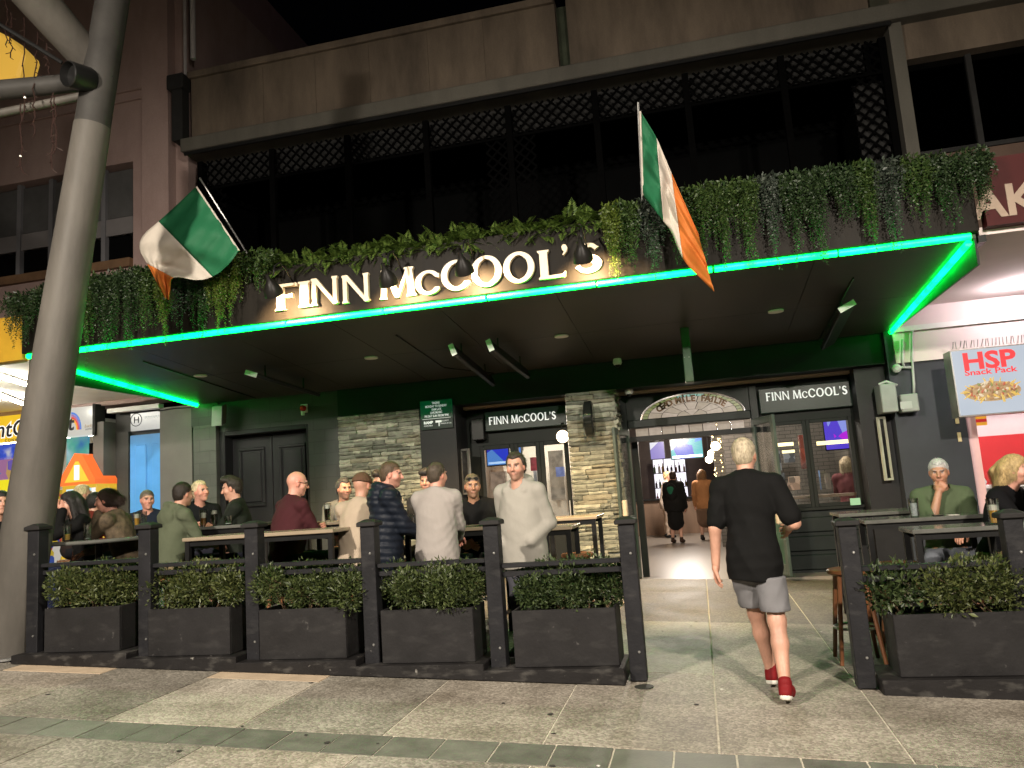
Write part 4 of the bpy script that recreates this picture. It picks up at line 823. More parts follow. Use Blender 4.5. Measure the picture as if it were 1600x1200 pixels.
for px, py, lb in ((1495, 655, 'upper small brass plate on the blue grey pillar'), (1499, 683, 'lower small cream plate on the blue grey pillar')):
    a, b, c, d = rect(px-4, py-7, px+4, py+7, 11.9); bx('wall_plate', pm('plate_'+str(px), (.5, .42, .25), .5, .1), a, b, 11.885, 11.899, c, d, bevel=.003, label=lb, cat='wall plate')
# ================================================================== FITTINGS ON THE PUB WALL
p = at(340, 646, 11.8); MB().prism([(-.1, -.17), (.1, -.17), (.12, .17), (-.08, .17)], lambda u, v, w: (p.x+u+w*.2, 11.9-w, p.z+v-w*.3), 0, .2).build('wall_speaker', pm('speaker_grey', (.2, .21, .2), .5, .1), bevel=.01, label='angled box speaker at the left end of the soffit', cat='speaker')
p = at(474, 638, 11.95); t = thing('alarm_siren', 'red alarm siren on the wall above the double door', 'alarm', (p.x, 11.95, p.z-.1)); bx('base', WHITE, p.x-.055, p.x+.055, 11.96, 11.999, p.z-.07, p.z+.07, t); MB().lathe([(.05, 0), (.05, .05), (.03, .075), (.001, .08)], (p.x, 11.96, p.z), 14, (0, -1, 0)).build('lens', pm('red_lens', (.45, .02, .015), .2, 0), t, smooth='auto'); bx('tip', WHITE, p.x-.02, p.x+.02, 11.9, 11.95, p.z-.12, p.z-.075, t)
def domecam(label, p):
    t = thing('security_camera', label, 'camera', (p.x, p.y, p.z)); MB().lathe([(.06, .1), (.07, .03), (.055, .0), (.001, -.0)], p, 16).build('housing', WHITE, t, smooth='auto'); MB().lathe([(.04*math.cos(R_(a))+1e-5, -.04*math.sin(R_(a))) for a in range(0, 91, 15)], (p.x, p.y, p.z-.002), 12).build('dome', BLACK, t, smooth=True)
    bx('bracket', WHITE, p.x-.03, p.x+.03, p.y, p.y+.12, p.z+.1, p.z+.13, t)
domecam('white dome camera under the soffit above the stone column', at(965, 570, 11.85)); domecam('small white dome camera at the lintel left of the arch', at(983, 616, 12.2))
p0, p1 = at(1072, 500, 10.6), at(1072, 600, 11.9)
t = thing('sign_bracket_post', 'dark green hanging box post under the awning above the entrance', 'hanging post', (p0.x, 10.8, 2.9)); q0, q1 = at(1058, 505, 10.5), at(1085, 600, 10.5)
bx('post_box', pm('hanging_green', (.03, .06, .035), .3, .2), q0.x+.03, q1.x, 10.5, 10.75, at(1072, 597, 10.5).z, at(1072, 500, 10.5).z, t, bevel=.01); bx('stem', BLACK, p0.x-.04, p0.x+.02, 10.6, 10.66, at(1072, 500, 10.5).z, soff(0, 10.6)+.01, t)
for u, v in ((.06, .04), (.12, .04), (.05, .5), (.11, .5)): MB().lathe([(.001, 0), (.008, 0), (.001, .004)], (q0.x+u, 10.5, at(1072, 500, 10.5).z-v), 8, (0, -1, 0)).build('screw', STEEL, t)
# meter boxes and conduit on the right pillar
t = thing('meter_box', 'grey electrical meter boxes and conduit on the blue grey pillar', 'meter box', (at(1405, 640, 11.85).x, 11.85, at(1405, 640, 11.85).z))
for a in ((1371, 602, 1402, 644), (1403, 618, 1434, 643)):
    q = rect(*a, 11.8); bx('box', pm('meter_grey', (.23, .25, .24), .5, .15), q[0], q[1], 11.68, 11.899 if a[0] > 1400 else 12.05, q[2], q[3], t, bevel=.012)
for pts in (((1425, 515), (1425, 560), (1428, 600), (1428, 616)), ((1410, 530), (1410, 565), (1413, 575)), ((1374, 606), (1374, 600), (1385, 596), (1402, 602)), ((1396, 577), (1405, 574), (1424, 574))): MB().tube([at(*q, 11.82) for q in pts], .018, 8).build('conduit', pm('conduit_grey', (.38, .4, .38), .5, .1), t, smooth=True)
q = at(1400, 576, 11.8); MB().lathe([(.001, 0), (.06, .0), (.06, .05), (.03, .07), (.001, .07)], q, 14, (0, -1, 0)).build('fitting', MATS['conduit_grey'], t)
q = rect(1406, 628, 1426, 638, 11.67); bx('meter_window', pm('meter_window', (.4, .42, .42), .2, 0), q[0], q[1], 11.67, 11.679, q[2], q[3], t)
# ================================================================== LEANING POLE, BRANCHES, FAIRY LIGHTS
POLE = pm('galvanised_pole', (.088, .081, .071), .55, .3, 2.5, .2, stretch=(1, 1, .3))
lp = thing('leaning_pole', 'thick leaning grey steel pole with branching arms at the left', 'pole', (-6.46, 6.3, .35))
def pl(z): return Vector((-6.46+(z-.35)*(1.12/6.4), 6.3, z))
MB().tube([pl(.2), pl(5.45)], [.235, .168], 28).build('shaft', POLE, lp, smooth='auto'); MB().tube([pl(5.45), pl(7.8)], [.165, .15], 28).build('upper_shaft', pm('shaded_pole', (.04, .038, .035), .6, .25, 3), lp, smooth='auto')  # darker colour stands in for weak light on upper shaft and arm
MB().lathe([(.3, 0), (.3, .02), (.001, .02)], (-6.46, 6.3, gz(-6.46, 6.3)), 24).build('base_plate', STEEL, lp)
J = at(138, 92, 6.3); E1 = at(20, -45, 5.6)
MB().tube([J, E1], [.17, .2], 20).build('arm', POLE, lp, smooth='auto'); E2 = at(-40, 145, 5.9); MB().tube([at(128, 128, 6.3), E2], [.09, .1], 16).build('arm', MATS['shaded_pole'], lp, smooth='auto')
MB().tube([at(128, 150, 6.3), at(-40, 185, 6.0)], [.04, .04], 10).build('cross_tie', POLE, lp, smooth='auto')
MB().tube([at(97, 98, 6.1), at(-30, 20, 5.7)], [.02, .02], 8).build('cable', BLACK, lp)
sl = thing('spotlight', 'black drum spotlight clamped to the leaning pole', 'spotlight', at(113, 135, 6.0)); q = at(113, 118, 6.0)
MB().lathe([(.05, .0), (.115, .02), (.125, .05), (.125, .26), (.115, .27), (.1, .2), (.001, .2)], q+Vector((.06, .2, .03)), 22, (-.25, -1, -.15)).build('housing', BLACK, sl, smooth='auto'); MB().bar(q+Vector((.05, .2, .05)), q+Vector((.2, .3, .12)), .05).build('clamp', BLACK, sl)
YB = thing('lantern_banner', 'yellow faceted lantern hanging at the top left corner', 'lantern', at(10, 125, 6.8)); f3 = lambda u, v, w: at(u, v, 6.8+w)
P8 = [(-20, 40), (10, 55), (38, 82), (27, 122), (-20, 132)]
MB().prism([(at(u, v, 6.8).x, at(u, v, 6.8).z) for u, v in P8][::-1], lambda u, v, w: (u, 6.8+w, v), 0, .25).build('panel', em('lantern_yellow', (.62, .36, .05), .72), YB, bevel=.03)
WIRE = pm('fairy_wire', (.03, .015, .012), .6, 0); r = random.Random(3); FB = em('fairy_bulb', (1, .9, .7), 2)
for i, (px, p0, p1) in enumerate(((18, 20, 90), (36, 28, 190), (56, 50, 120), (34, 160, 270), (54, 130, 210), (82, 145, 265), (10, 0, 70), (74, 68, 110), (86, 150, 240))):
    Y = 6.05; t = thing('fairy_light_string', ['short fairy light wire in front of the yellow lantern', 'long fairy light wire right beside the yellow lantern', 'short fairy light wire between lantern and drum spotlight', 'long fairy light wire with a glowing bulb below the lower arm', 'fairy light wire below the lower arm, left of the long one under the spotlight', 'longest fairy light wire hanging under the drum spotlight', 'fairy light wire at the extreme top left corner', 'short fairy light wire touching the slanting arm', 'fairy light wire nearest the leaning pole under the spotlight'][i], 'fairy lights', at(px, p1, Y), 'fairy light wires on the leaning pole')
    pts = [at(px+r.uniform(-3, 3), p0+(p1-p0)*k/9, Y) for k in range(10)]; mb = MB().tube(pts, .006, 5)
    for k, p in enumerate(pts[1:]): mb.tube([p, p+Vector((r.uniform(-.05, .05), r.uniform(-.04, .04), -.03))], .004, 4)
    mb.build('wire', WIRE, t)
    if i in (3, 1): p = pts[-3]; MB().lathe([(.001, 0), (.012, .01), (.001, .025)], p, 6).build('bulb', FB, t)

# ================================================================== BARRIER, PLANTERS, SHRUBS
posts = [at(60, 815, 6.2).x, at(232, 815, 6.2).x, at(397, 815, 6.2).x, at(577, 815, 6.2).x, at(768, 815, 6.2).x, at(978, 815, 6.2).x]
CAPM = pm('cap_black', (.016, .015, .015), .6, .1); PLM = scuffed('planter_charcoal', (.0145, .0137, .0140), (.06, .058, .055), .70, 16, .6); BASEM = scuffed('base_black_worn', (.013, .012, .012), (.22, .21, .19), .70, 15, .5); POSTM = scuffed('post_paint', (.012, .012, .0138), (.07, .068, .066), .70, 20, .5)
def post_at(t, x, zg, y=6.2, h=1.17):
    o = bx('post', POSTM, x-.062, x+.062, y-.06, y+.06, zg+.01, zg+h, t, bevel=.004)
    for dz_ in (.22, .95): MB().lathe([(.001, 0), (.011, 0), (.008, .007), (.001, .008)], (x+.02, y-.0605, zg+dz_), 8, (0, -1, 0)).build('bolt', STEEL, o)
    MB().add([(x-.085, y-.085, zg+h+.001), (x+.085, y-.085, zg+h+.001), (x+.085, y+.085, zg+h+.001), (x-.085, y+.085, zg+h+.001), (x-.085, y-.085, zg+h+.035), (x+.085, y-.085, zg+h+.035), (x+.085, y+.085, zg+h+.035), (x-.085, y+.085, zg+h+.035), (x-.03, y-.03, zg+h+.06), (x+.03, y-.03, zg+h+.06), (x+.03, y+.03, zg+h+.06), (x-.03, y+.03, zg+h+.06)],
             [(3, 2, 1, 0), (0, 1, 5, 4), (1, 2, 6, 5), (2, 3, 7, 6), (3, 0, 4, 7), (4, 5, 9, 8), (5, 6, 10, 9), (6, 7, 11, 10), (7, 4, 8, 11), (8, 9, 10, 11)]).build('cap', CAPM, o, bevel=.006)
LEAF = [leafmat('shrub_leaf_a', (.022, .038, .009), (.135, .155, .05)), leafmat('shrub_leaf_b', (.02, .036, .010), (.11, .14, .045)), leafmat('shrub_leaf_c', (.016, .034, .012), (.09, .125, .042))]
BARK = pm('shrub_stem', (.09, .06, .035), .8, .3, 30)
def shrub(label, x0, x1, y0, y1, z0, h, n, seed, ls=.035, mat=0, group='shrubs in the barrier planters'):
    r = np.random.RandomState(seed); t = thing('shrub', label, 'shrub', ((x0+x1)/2, (y0+y1)/2, z0), group)
    # leaves fill a lumpy loaf: several overlapping clumps
    nc = 14; cc = np.c_[np.linspace(x0+.06, x1-.06, nc)+r.uniform(-.04, .04, nc), r.uniform(y0+.06, y1-.06, nc), z0+h*r.uniform(.42, .62, nc)]; cr = r.uniform(.75, 1.15, nc)
    k = r.randint(0, nc, n); d = r.normal(size=(n, 3)); d /= np.linalg.norm(d, axis=1)[:, None]; rad = (r.uniform(.25, 1., n)**.6*cr[k])[:, None]
    P = cc[k]+d*rad*np.array([.145, .16, h*.46]); ax = d+r.normal(size=(n, 3))*.7+np.array([0, 0, .5]); ax /= np.linalg.norm(ax, axis=1)[:, None]
    sd = np.cross(ax, r.normal(size=(n, 3))); sd /= np.linalg.norm(sd, axis=1)[:, None]; nn = np.cross(ax, sd); L = (ls*r.uniform(.45, 1.45, n)*np.where(r.uniform(size=n) < .08, 1.6, 1.))[:, None]; Wd = L*.2
    V = np.stack([P, P+ax*L*.5+sd*Wd+nn*L*.08, P+ax*L, P+ax*L*.5-sd*Wd+nn*L*.08], 1).reshape(-1, 3); i = np.arange(n)*4
    F = np.concatenate([np.stack([i, i+1, i+2], 1), np.stack([i, i+2, i+3], 1)]); npmesh('foliage', V, F, LEAF[mat], t, kind='stuff')
    mb = MB()
    for q in range(7):
        a = (r.uniform(x0+.1, x1-.1), (y0+y1)/2+r.uniform(-.05, .05), z0-.03); b = cc[r.randint(nc)]+r.normal(size=3)*.05; m = (Vector(a)+Vector(b))/2+Vector((0, 0, .03)); mb.tube([a, m, b], [.008, .006, .003], 5)
    mb.build('stems', BARK, t)
def npmesh(name, V, F, mat, parent=None, smooth=False, origin=None, col=None, **k):
    V = np.asarray(V, dtype=np.float64)
    if origin is None: lo, hi = V.min(0), V.max(0); origin = ((lo[0]+hi[0])/2, (lo[1]+hi[1])/2, lo[2])
    me = bpy.data.meshes.new(name); n, m = len(V), len(F); F = np.asarray(F, dtype=np.int32); w = F.shape[1]
    me.vertices.add(n); me.vertices.foreach_set('co', (V-np.array(origin)).astype(np.float32).ravel())
    me.loops.add(m*w); me.loops.foreach_set('vertex_index', F.ravel()); me.polygons.add(m); me.polygons.foreach_set('loop_start', np.arange(0, m*w, w, dtype=np.int32))
    if smooth: me.polygons.foreach_set('use_smooth', np.ones(m, dtype=bool))
    if col is not None:
        ca = me.color_attributes.new('Col', 'FLOAT_COLOR', 'POINT'); ca.data.foreach_set('color', np.c_[col, np.ones(n)].astype(np.float32).ravel())
    me.materials.append(mat); me.update(calc_edges=True)
    o = bpy.data.objects.new(name, me); link(o, parent, origin); return tag(o, k.get('label'), k.get('cat'), k.get('group'), k.get('kind'))
SOIL = pm('potting_soil', (.03, .022, .015), .9, .3, 30, .5)
def planter(label, x0, x1, y0, y1, z0, h):
    t = thing('planter_box', label, 'planter', ((x0+x1)/2, (y0+y1)/2, z0), 'planter boxes on the barrier'); w = .022; mb = MB()
    for q in ((x0, x1, y0, y0+w), (x0, x1, y1-w, y1), (x0, x0+w, y0+w, y1-w), (x1-w, x1, y0+w, y1-w)): mb.box(*q, z0, z0+h)
    mb.build('box', PLM, t, bevel=.004); bx('soil', SOIL, x0+w, x1-w, y0+w, y1-w, z0+.01, z0+h-.04, t)
pos = ['first planter from the leaning pole', 'second planter from the leaning pole', 'third planter from the leaning pole, middle of the left barrier', 'fourth planter from the leaning pole', 'last planter of the left barrier beside the walkway']
plx = [(73, 190), (235, 362), (408, 543), (598, 742), (803, 965)]
zb = []
for i in range(5):
    x0, x1 = posts[i]-.1, posts[i+1]-.09; zg = gz(x0, 6.2); z1 = gz(x0, 6.2)+.075
    t = thing('barrier_panel', ['barrier panel with cap topped post next to the leaning pole', 'barrier panel second from the leaning pole', 'middle barrier panel of the left row', 'barrier panel left of the standing grey hoodie', 'last panel of the left barrier with end posts at the walkway'][i], 'barrier', ((x0+x1)/2, 6.25, zg), 'barrier panels along the footpath')
    mb = MB(); mb.box(x0, x1, 6.02, 6.52, 0, 0); mb.v = [(x, y, gz(x, y)+.004 if q < 4 else z1) for q, (x, y, z) in enumerate(mb.v)]; mb.build('base', BASEM, t, bevel=.006)
    post_at(t, posts[i], zg)
    if i == 4: post_at(t, posts[5], gz(posts[5], 6.2))
    zr = zg+.83
    bx('top_rail', CHAR, posts[i]+.064, posts[i+1]-.064, 6.17, 6.25, zr-.005, zr+.03, t, bevel=.004); bx('lower_rail', CHAR, posts[i]+.064, posts[i+1]-.064, 6.19, 6.23, zr-.075, zr-.035, t, bevel=.004)
    pa, pb = at(plx[i][0], 990, 6.13).x, at(plx[i][1], 990, 6.13).x; planter(pos[i], pa, pb, 6.1, 6.46, z1+.002, .385+.01*i)
    shrub(['feathery shrub in the planter nearest the leaning pole', 'dense shrub in the second planter from the leaning pole', 'dense shrub in the third planter from the leaning pole', 'shrub with bare stems in the fourth planter from the leaning pole', 'tall dark shrub in the last planter beside the walkway'][i], pa+.01, pb+.06, 6.05, 6.5, z1+.36, .41, 12500, 20+i, .032, min(i//2, 2))
# right barrier
xR = [at(1337, 930, 6.15).x, at(1590, 930, 6.15).x]; zg = gz(xR[0], 6.2); z1 = zg+.09
t = thing('barrier_panel', 'barrier panel with planter on the right of the walkway', 'barrier', (1.6, 6.25, zg), 'barrier panels along the footpath')
bx('base', BASEM, xR[0]+.08, 2.6, 6.02, 6.52, zg-.1, z1, t, bevel=.006); post_at(t, xR[0], zg, h=1.14); post_at(t, xR[1]+.04, zg-.05, h=1.18)
bx('top_rail', CHAR, xR[0]+.064, xR[1]-.03, 6.17, 6.25, zg+.81, zg+.845, t, bevel=.004); bx('lower_rail', CHAR, xR[0]+.064, xR[1]-.03, 6.19, 6.23, zg+.73, zg+.775, t, bevel=.004)
planter('wide planter box on the right barrier', at(1400, 1000, 6.1).x, at(1600, 1000, 6.1).x+.08, 6.1, 6.46, z1+.002, .42); shrub('broad leaved shrub at the left end of the right planter', at(1365, 920, 6.1).x, at(1450, 920, 6.1).x, 6.06, 6.48, z1+.40, .36, 1500, 41, .045, 2); shrub('fine leaved shrub filling the right planter', at(1450, 920, 6.1).x, 2.25, 6.06, 6.48, z1+.40, .38, 8500, 42, .031, 0)

# ================================================================== GREENERY ON THE AWNING
def fronds(V, F, P, D, L, r, pin=13, wid=.22, droop=.5):
    """one fern frond: curved rib with paired leaflets"""
    D = D/np.linalg.norm(D); S = np.cross(D, [0, 0, 1.]); nS = np.linalg.norm(S); S = S/nS if nS > 1e-3 else np.array([1., 0, 0]); pts = [P.copy()]
    d = D.copy(); q = P.copy()
    for k in range(pin):
        d = d+np.array([0, 0, -droop/pin]); d /= np.linalg.norm(d); q = q+d*L/pin; t = (k+1)/pin; w = L*wid*math.sin(math.pi*min(1, .12+.88*t)**.8)*r.uniform(.85, 1.1)+.004
        U = np.cross(S, d)
        for s in (1, -1):
            tip = q+S*s*w+d*w*.45+U*w*.1; h = d*L/pin*.42; b = len(V); V += [q-h*.8, q+S*s*w*.5+d*w*.1-h, tip, q+S*s*w*.5+d*w*.3+h]; F += [(b, b+1, b+2), (b, b+2, b+3)]
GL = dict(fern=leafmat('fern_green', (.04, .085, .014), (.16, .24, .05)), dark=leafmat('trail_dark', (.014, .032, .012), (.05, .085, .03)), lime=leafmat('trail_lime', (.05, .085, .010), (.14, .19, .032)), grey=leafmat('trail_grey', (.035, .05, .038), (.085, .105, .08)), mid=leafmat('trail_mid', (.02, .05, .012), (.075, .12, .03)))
def garland(label, x0, x1, n, seed, zc=4.40):
    r = np.random.RandomState(seed); V, F = [], []
    for k in range(n):
        P = np.array([r.uniform(x0, x1), AY-.06+r.uniform(-.05, .15), zc+r.uniform(-.08, .1)]); up = r.uniform(-.5, 1.); fronds(V, F, P, np.array([r.uniform(-1, 1), -r.uniform(.15, .9), up]), r.uniform(.12, .27), r, 10, .26, r.uniform(.3, 1.5))
    npmesh('fern_garland', np.array(V), np.array(F), GL['fern'], label=label, cat='garland', group='artificial greenery on the awning')
garland('band of ferns along the fascia above the first word of the name', at(400, 430, AY).x, at(590, 410, AY).x, 260, 1); garland('band of ferns along the fascia above the second word of the name', at(590, 410, AY).x, at(960, 350, AY).x, 460, 2)
def trail(label, px0, px1, pyt, pyb, n, kind, seed, leaf=.042, thick=.18):
    r = np.random.RandomState(seed); a, b = at(px0, pyt, AY-.12), at(px1, pyt, AY-.12); zb_ = at((px0+px1)/2, pyb, AY-.12).z; zt_ = min(a.z, b.z)+abs(a.z-b.z)/2; n2 = 0; Vs = []
    for s in range(int(n*1.5)):
        u = r.uniform(); x = a.x+(b.x-a.x)*u; L = (zt_-zb_)*r.uniform(.8, 1.5)*(1-.6*abs(2*u-1)**1.5)*r.uniform(.75, 1.1); y = AY-.12-r.uniform(0, thick); m = int(L/.011)+4; tt = np.arange(m)/m
        base = np.c_[x+.02*np.sin(tt*5+r.uniform(0, 6))+r.normal(size=m)*.004, y-.05*np.sin(np.minimum(1, tt*3)*1.6)+r.normal(size=m)*.004, zt_+.05+.02*r.uniform()-tt*L]
        ang = np.arange(m)*2.4+r.uniform(0, 6); out = np.c_[np.cos(ang), np.sin(ang), -.75+r.normal(size=m)*.35]; out /= np.linalg.norm(out, axis=1)[:, None]; l = (leaf*r.uniform(.6, 1.25, m)*(1-.45*tt))[:, None]
        sd = np.cross(out, r.normal(size=(m, 3))); sd /= np.linalg.norm(sd, axis=1)[:, None]; Vs.append(np.stack([base, base+out*l*.5+sd*l*.24, base+out*l, base+out*l*.5-sd*l*.24], 1).reshape(-1, 3))
    # crown of short sprigs over the edge
    m = n*26; P = np.c_[r.uniform(a.x, b.x, m), AY-.12+r.uniform(-thick, .2, m), zt_+r.uniform(-.08, .13, m)]; out = r.normal(size=(m, 3))+np.array([0, -.3, .45]); out /= np.linalg.norm(out, axis=1)[:, None]; sd = np.cross(out, r.normal(size=(m, 3))); sd /= np.linalg.norm(sd, axis=1)[:, None]; l = leaf*1.5
    Vs.append(np.stack([P, P+out*l*.5+sd*l*.2, P+out*l, P+out*l*.5-sd*l*.2], 1).reshape(-1, 3)); V = np.concatenate(Vs); i = np.arange(len(V)//4)*4
    npmesh('trailing_plant', V, np.concatenate([np.stack([i, i+1, i+2], 1), np.stack([i, i+2, i+3], 1)]), GL[kind], label=label, cat='plant', group='trailing greenery hanging from the awning')
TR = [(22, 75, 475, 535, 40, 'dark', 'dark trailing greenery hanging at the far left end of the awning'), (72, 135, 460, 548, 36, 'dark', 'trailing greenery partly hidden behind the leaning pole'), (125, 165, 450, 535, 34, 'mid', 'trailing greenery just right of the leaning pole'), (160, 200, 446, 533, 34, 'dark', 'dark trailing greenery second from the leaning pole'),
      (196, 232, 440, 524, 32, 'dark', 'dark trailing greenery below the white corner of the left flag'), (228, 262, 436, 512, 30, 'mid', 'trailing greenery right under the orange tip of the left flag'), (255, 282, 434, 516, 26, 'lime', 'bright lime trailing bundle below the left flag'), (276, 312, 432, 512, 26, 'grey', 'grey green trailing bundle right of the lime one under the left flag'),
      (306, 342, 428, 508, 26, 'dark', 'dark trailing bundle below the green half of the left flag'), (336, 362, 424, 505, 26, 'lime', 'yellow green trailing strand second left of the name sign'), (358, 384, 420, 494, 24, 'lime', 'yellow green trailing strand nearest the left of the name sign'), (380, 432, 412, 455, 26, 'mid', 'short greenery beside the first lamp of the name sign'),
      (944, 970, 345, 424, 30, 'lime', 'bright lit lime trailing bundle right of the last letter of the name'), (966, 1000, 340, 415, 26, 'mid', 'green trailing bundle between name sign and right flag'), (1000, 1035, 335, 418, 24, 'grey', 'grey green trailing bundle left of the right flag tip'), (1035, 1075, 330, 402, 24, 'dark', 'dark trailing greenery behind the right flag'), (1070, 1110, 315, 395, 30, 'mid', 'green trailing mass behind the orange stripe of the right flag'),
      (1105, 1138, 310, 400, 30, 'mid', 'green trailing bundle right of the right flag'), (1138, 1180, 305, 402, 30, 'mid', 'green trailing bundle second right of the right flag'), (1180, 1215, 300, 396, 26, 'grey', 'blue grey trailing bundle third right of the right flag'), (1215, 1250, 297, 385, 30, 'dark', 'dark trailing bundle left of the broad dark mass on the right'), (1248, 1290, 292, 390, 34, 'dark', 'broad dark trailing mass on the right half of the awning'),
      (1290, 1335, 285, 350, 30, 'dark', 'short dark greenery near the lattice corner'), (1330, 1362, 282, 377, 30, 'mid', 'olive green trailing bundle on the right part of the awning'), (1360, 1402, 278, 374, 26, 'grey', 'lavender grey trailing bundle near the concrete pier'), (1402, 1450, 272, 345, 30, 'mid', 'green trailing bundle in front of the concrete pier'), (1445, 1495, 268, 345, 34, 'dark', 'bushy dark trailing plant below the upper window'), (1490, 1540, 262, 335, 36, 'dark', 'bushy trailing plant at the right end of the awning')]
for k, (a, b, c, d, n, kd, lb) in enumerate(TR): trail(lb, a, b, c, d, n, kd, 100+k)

# ================================================================== FLAGS
FG = [pm('flag_green', (.012, .15, .06), .7, .06, 8), pm('flag_white', (.66, .60, .52), .7, .05, 8), pm('flag_orange', (.66, .19, .03), .7, .06, 8)]
for m in FG:
    nt = m.node_tree; b = nt.nodes['Principled BSDF']; tr = nt.nodes.new('ShaderNodeBsdfTranslucent'); tr.inputs[0].default_value = {0: (.02, .2, .08, 1), 1: (.6, .56, .5, 1), 2: (.6, .2, .04, 1)}[FG.index(m)]; mx = nt.nodes.new('ShaderNodeMixShader'); mx.inputs[0].default_value = .3
    nt.links.new(b.outputs[0], mx.inputs[1]); nt.links.new(tr.outputs[0], mx.inputs[2]); nt.links.new(mx.outputs[0], nt.nodes['Material Output'].inputs[0])
def spl(K, u):
    xs = [k[0] for k in K]; return np.array([np.interp(u, xs, [k[1][q] for k in K]) for q in (0, 1)])
def smooth_spl(K, u): return sum(w*spl(K, min(1, max(0, u+o))) for o, w in ((-.08, .22), (-.04, .18), (0, .2), (.04, .18), (.08, .22)))
def flag(label, top, bot, Y, pole, folds, seed, sharp=()):
    t = thing('flag', label, 'flag', at(*pole[1], pole[3]), 'flags on the awning'); nu, nv = 48, 26
    def pt(u, v):
        a, b = smooth_spl(top, u), smooth_spl(bot, u); p = a+(b-a)*v; dy = folds(u, v); 
        if dy is None: dy = 0
        return at(p[0], p[1], Y+dy)
    for s, nm_ in enumerate(('green_stripe', 'white_stripe', 'orange_stripe')):
        us = np.linspace(s/3, (s+1)/3, nu//3+1); V = np.array([pt(u, v) for u in us for v in np.linspace(0, 1, nv+1)]); n1 = nv+1
        F = [(i*n1+j, i*n1+j+1, (i+1)*n1+j+1, (i+1)*n1+j) for i in range(len(us)-1) for j in range(nv)]; o = npmesh(nm_, V, F, FG[s], t, smooth=True); md = o.modifiers.new('s', 'SOLIDIFY'); md.thickness = .003
    MB().tube([pt(0, k/8)+Vector((0, .004, 0)) for k in range(9)], .012, 8).build('sleeve', FG[1], t, smooth=True)
    MB().tube([at(*pole[0], pole[2]), at(*pole[1], pole[3])], .012, 8).build('flagpole', STEEL, t)
flag('tricolour flag of green, white and orange on the left of the awning', [(0, (311, 287)), (.33, (250, 345)), (.5, (209, 378)), (.62, (226, 404)), (1, (260, 470))], [(0, (376, 386)), (.1, (364, 408)), (.33, (334, 434)), (.5, (302, 440)), (.64, (268, 428)), (1, (264, 472))], 7.82,
     ((312, 278), (398, 415), 7.95, 8.3), lambda u, v: .06*math.sin(v*9+u*3)*(.3+u)+.05*math.sin(u*11+v*4)+.12*u*v+.012*math.sin(u*34+v*13)+.010*math.sin(v*31-u*9), 1)
flag('tricolour flag of green, white and orange on the right of the awning', [(0, (998, 170)), (.33, (1026, 215)), (.66, (1046, 264)), (1, (1095, 375))], [(0, (1002, 302)), (.33, (1037, 346)), (.5, (1050, 362)), (.66, (1064, 405)), (1, (1120, 460))], 7.9,
     ((997, 160), (1005, 345), 7.9, 8.3), lambda u, v: .09*math.sin(u*13+v*2)*(.4+.6*v)+.03*math.sin(v*12)+.012*math.sin(u*30+v*11)+.008*math.sin(v*33), 2)
# ================================================================== PUB INTERIOR
FZ = .06
tag(bx('pub_floor', pm('pub_floor_boards', (.19, .165, .14), .3, .1, 1, 0., stretch=(3, .3, 1)), -4, 2.7, 12.06, 26, FZ-.2, FZ), kind='structure')
inr = thing('pub_interior', 'warm lit pub interior seen through the entrance and windows', 'interior', (-.6, 18, FZ))
IW = pm('interior_dark_wall', (.05, .035, .028), .6, .3, 2); ITIM = pm('interior_timber', (.16, .10, .065), .5, .3, 3, stretch=(1, 1, .2)); IBRK = brickmat('interior_brick', (.16, .145, .13), (.06, .055, .05), .22, .075)
bx('back_wall', IW, -4, 2.7, 25.5, 25.6, FZ, 3.4, inr); bx('side_wall', ITIM, -4.1, -4, 12.75, 25.5, FZ, 3.4, inr); bx('side_wall', IBRK, 2.65, 2.75, 13.2, 25.5, FZ, 3.4, inr); bx('ceiling', pm('interior_ceiling', (.12, .09, .06), .7, .2), -4, 2.7, 12.75, 25.5, 3.3, 3.4, inr)
bx('partition', IBRK, .55, 2.65, 16.6, 16.75, FZ, 3.3, inr); bx('partition', pm('interior_cream', (.75, .7, .62), .6, .2, 2), -4, -1.35, 16.2, 16.35, FZ, 3.3, inr)
CLM = em('interior_ceiling_lamp', (1, .80, .55), 14)
for x, y in ((-2.8, 14.2), (-.3, 14.6), (1.7, 14.4), (-.6, 18.5), (-.2, 22)): MB().lathe([(.001, 0), (.16, 0), (.16, .04), (.001, .04)], (x, y, 3.255), 16).build('ceiling_lamp', CLM, inr)
# back bar with lit shelves and bottles
sy = 24.6; a, b, c, d = rect(1019, 718, 1079, 806, sy)
bb = thing('back_bar', 'brightly backlit bottle shelves behind the pub bar', 'shelf', ((a+b)/2, sy, c)); bx('lit_panel', em('backlit_shelf', (.95, .9, 1.), 1.3), a, b, sy+.2, sy+.23, c, d, bb)
for k in range(5): bx('shelf', BLACK, a, b, sy-.05, sy+.19, c+(d-c)*k/4-.012, c+(d-c)*k/4+.012, bb)
for k in range(4): bx('upright', BLACK, a+(b-a)*k/3-.012, a+(b-a)*k/3+.012, sy-.04, sy+.18, c, d, bb)
r = random.Random(12); BT = [pm('bottle_%d' % i, q, .15, 0) for i, q in enumerate(((.12, .02, .02), (.03, .06, .02), (.2, .12, .04), (.02, .02, .03), (.3, .28, .25)))]
for k in range(4):
    for j in range(8):
        x = a+.06+(b-a-.12)*j/7+r.uniform(-.02, .02); z = c+(d-c)*k/4+.014; h = r.uniform(.2, .3); rr = r.uniform(.028, .04)
        o = MB().lathe([(rr, 0), (rr, h*.58), (rr*.4, h*.72), (rr*.38, h), (.001, h)], (x, sy, z), 8).build('bottle', r.choice(BT), smooth='auto', label='small bottle standing on the backlit shelves of the pub bar', cat='bottle', group='bottles on the back bar')
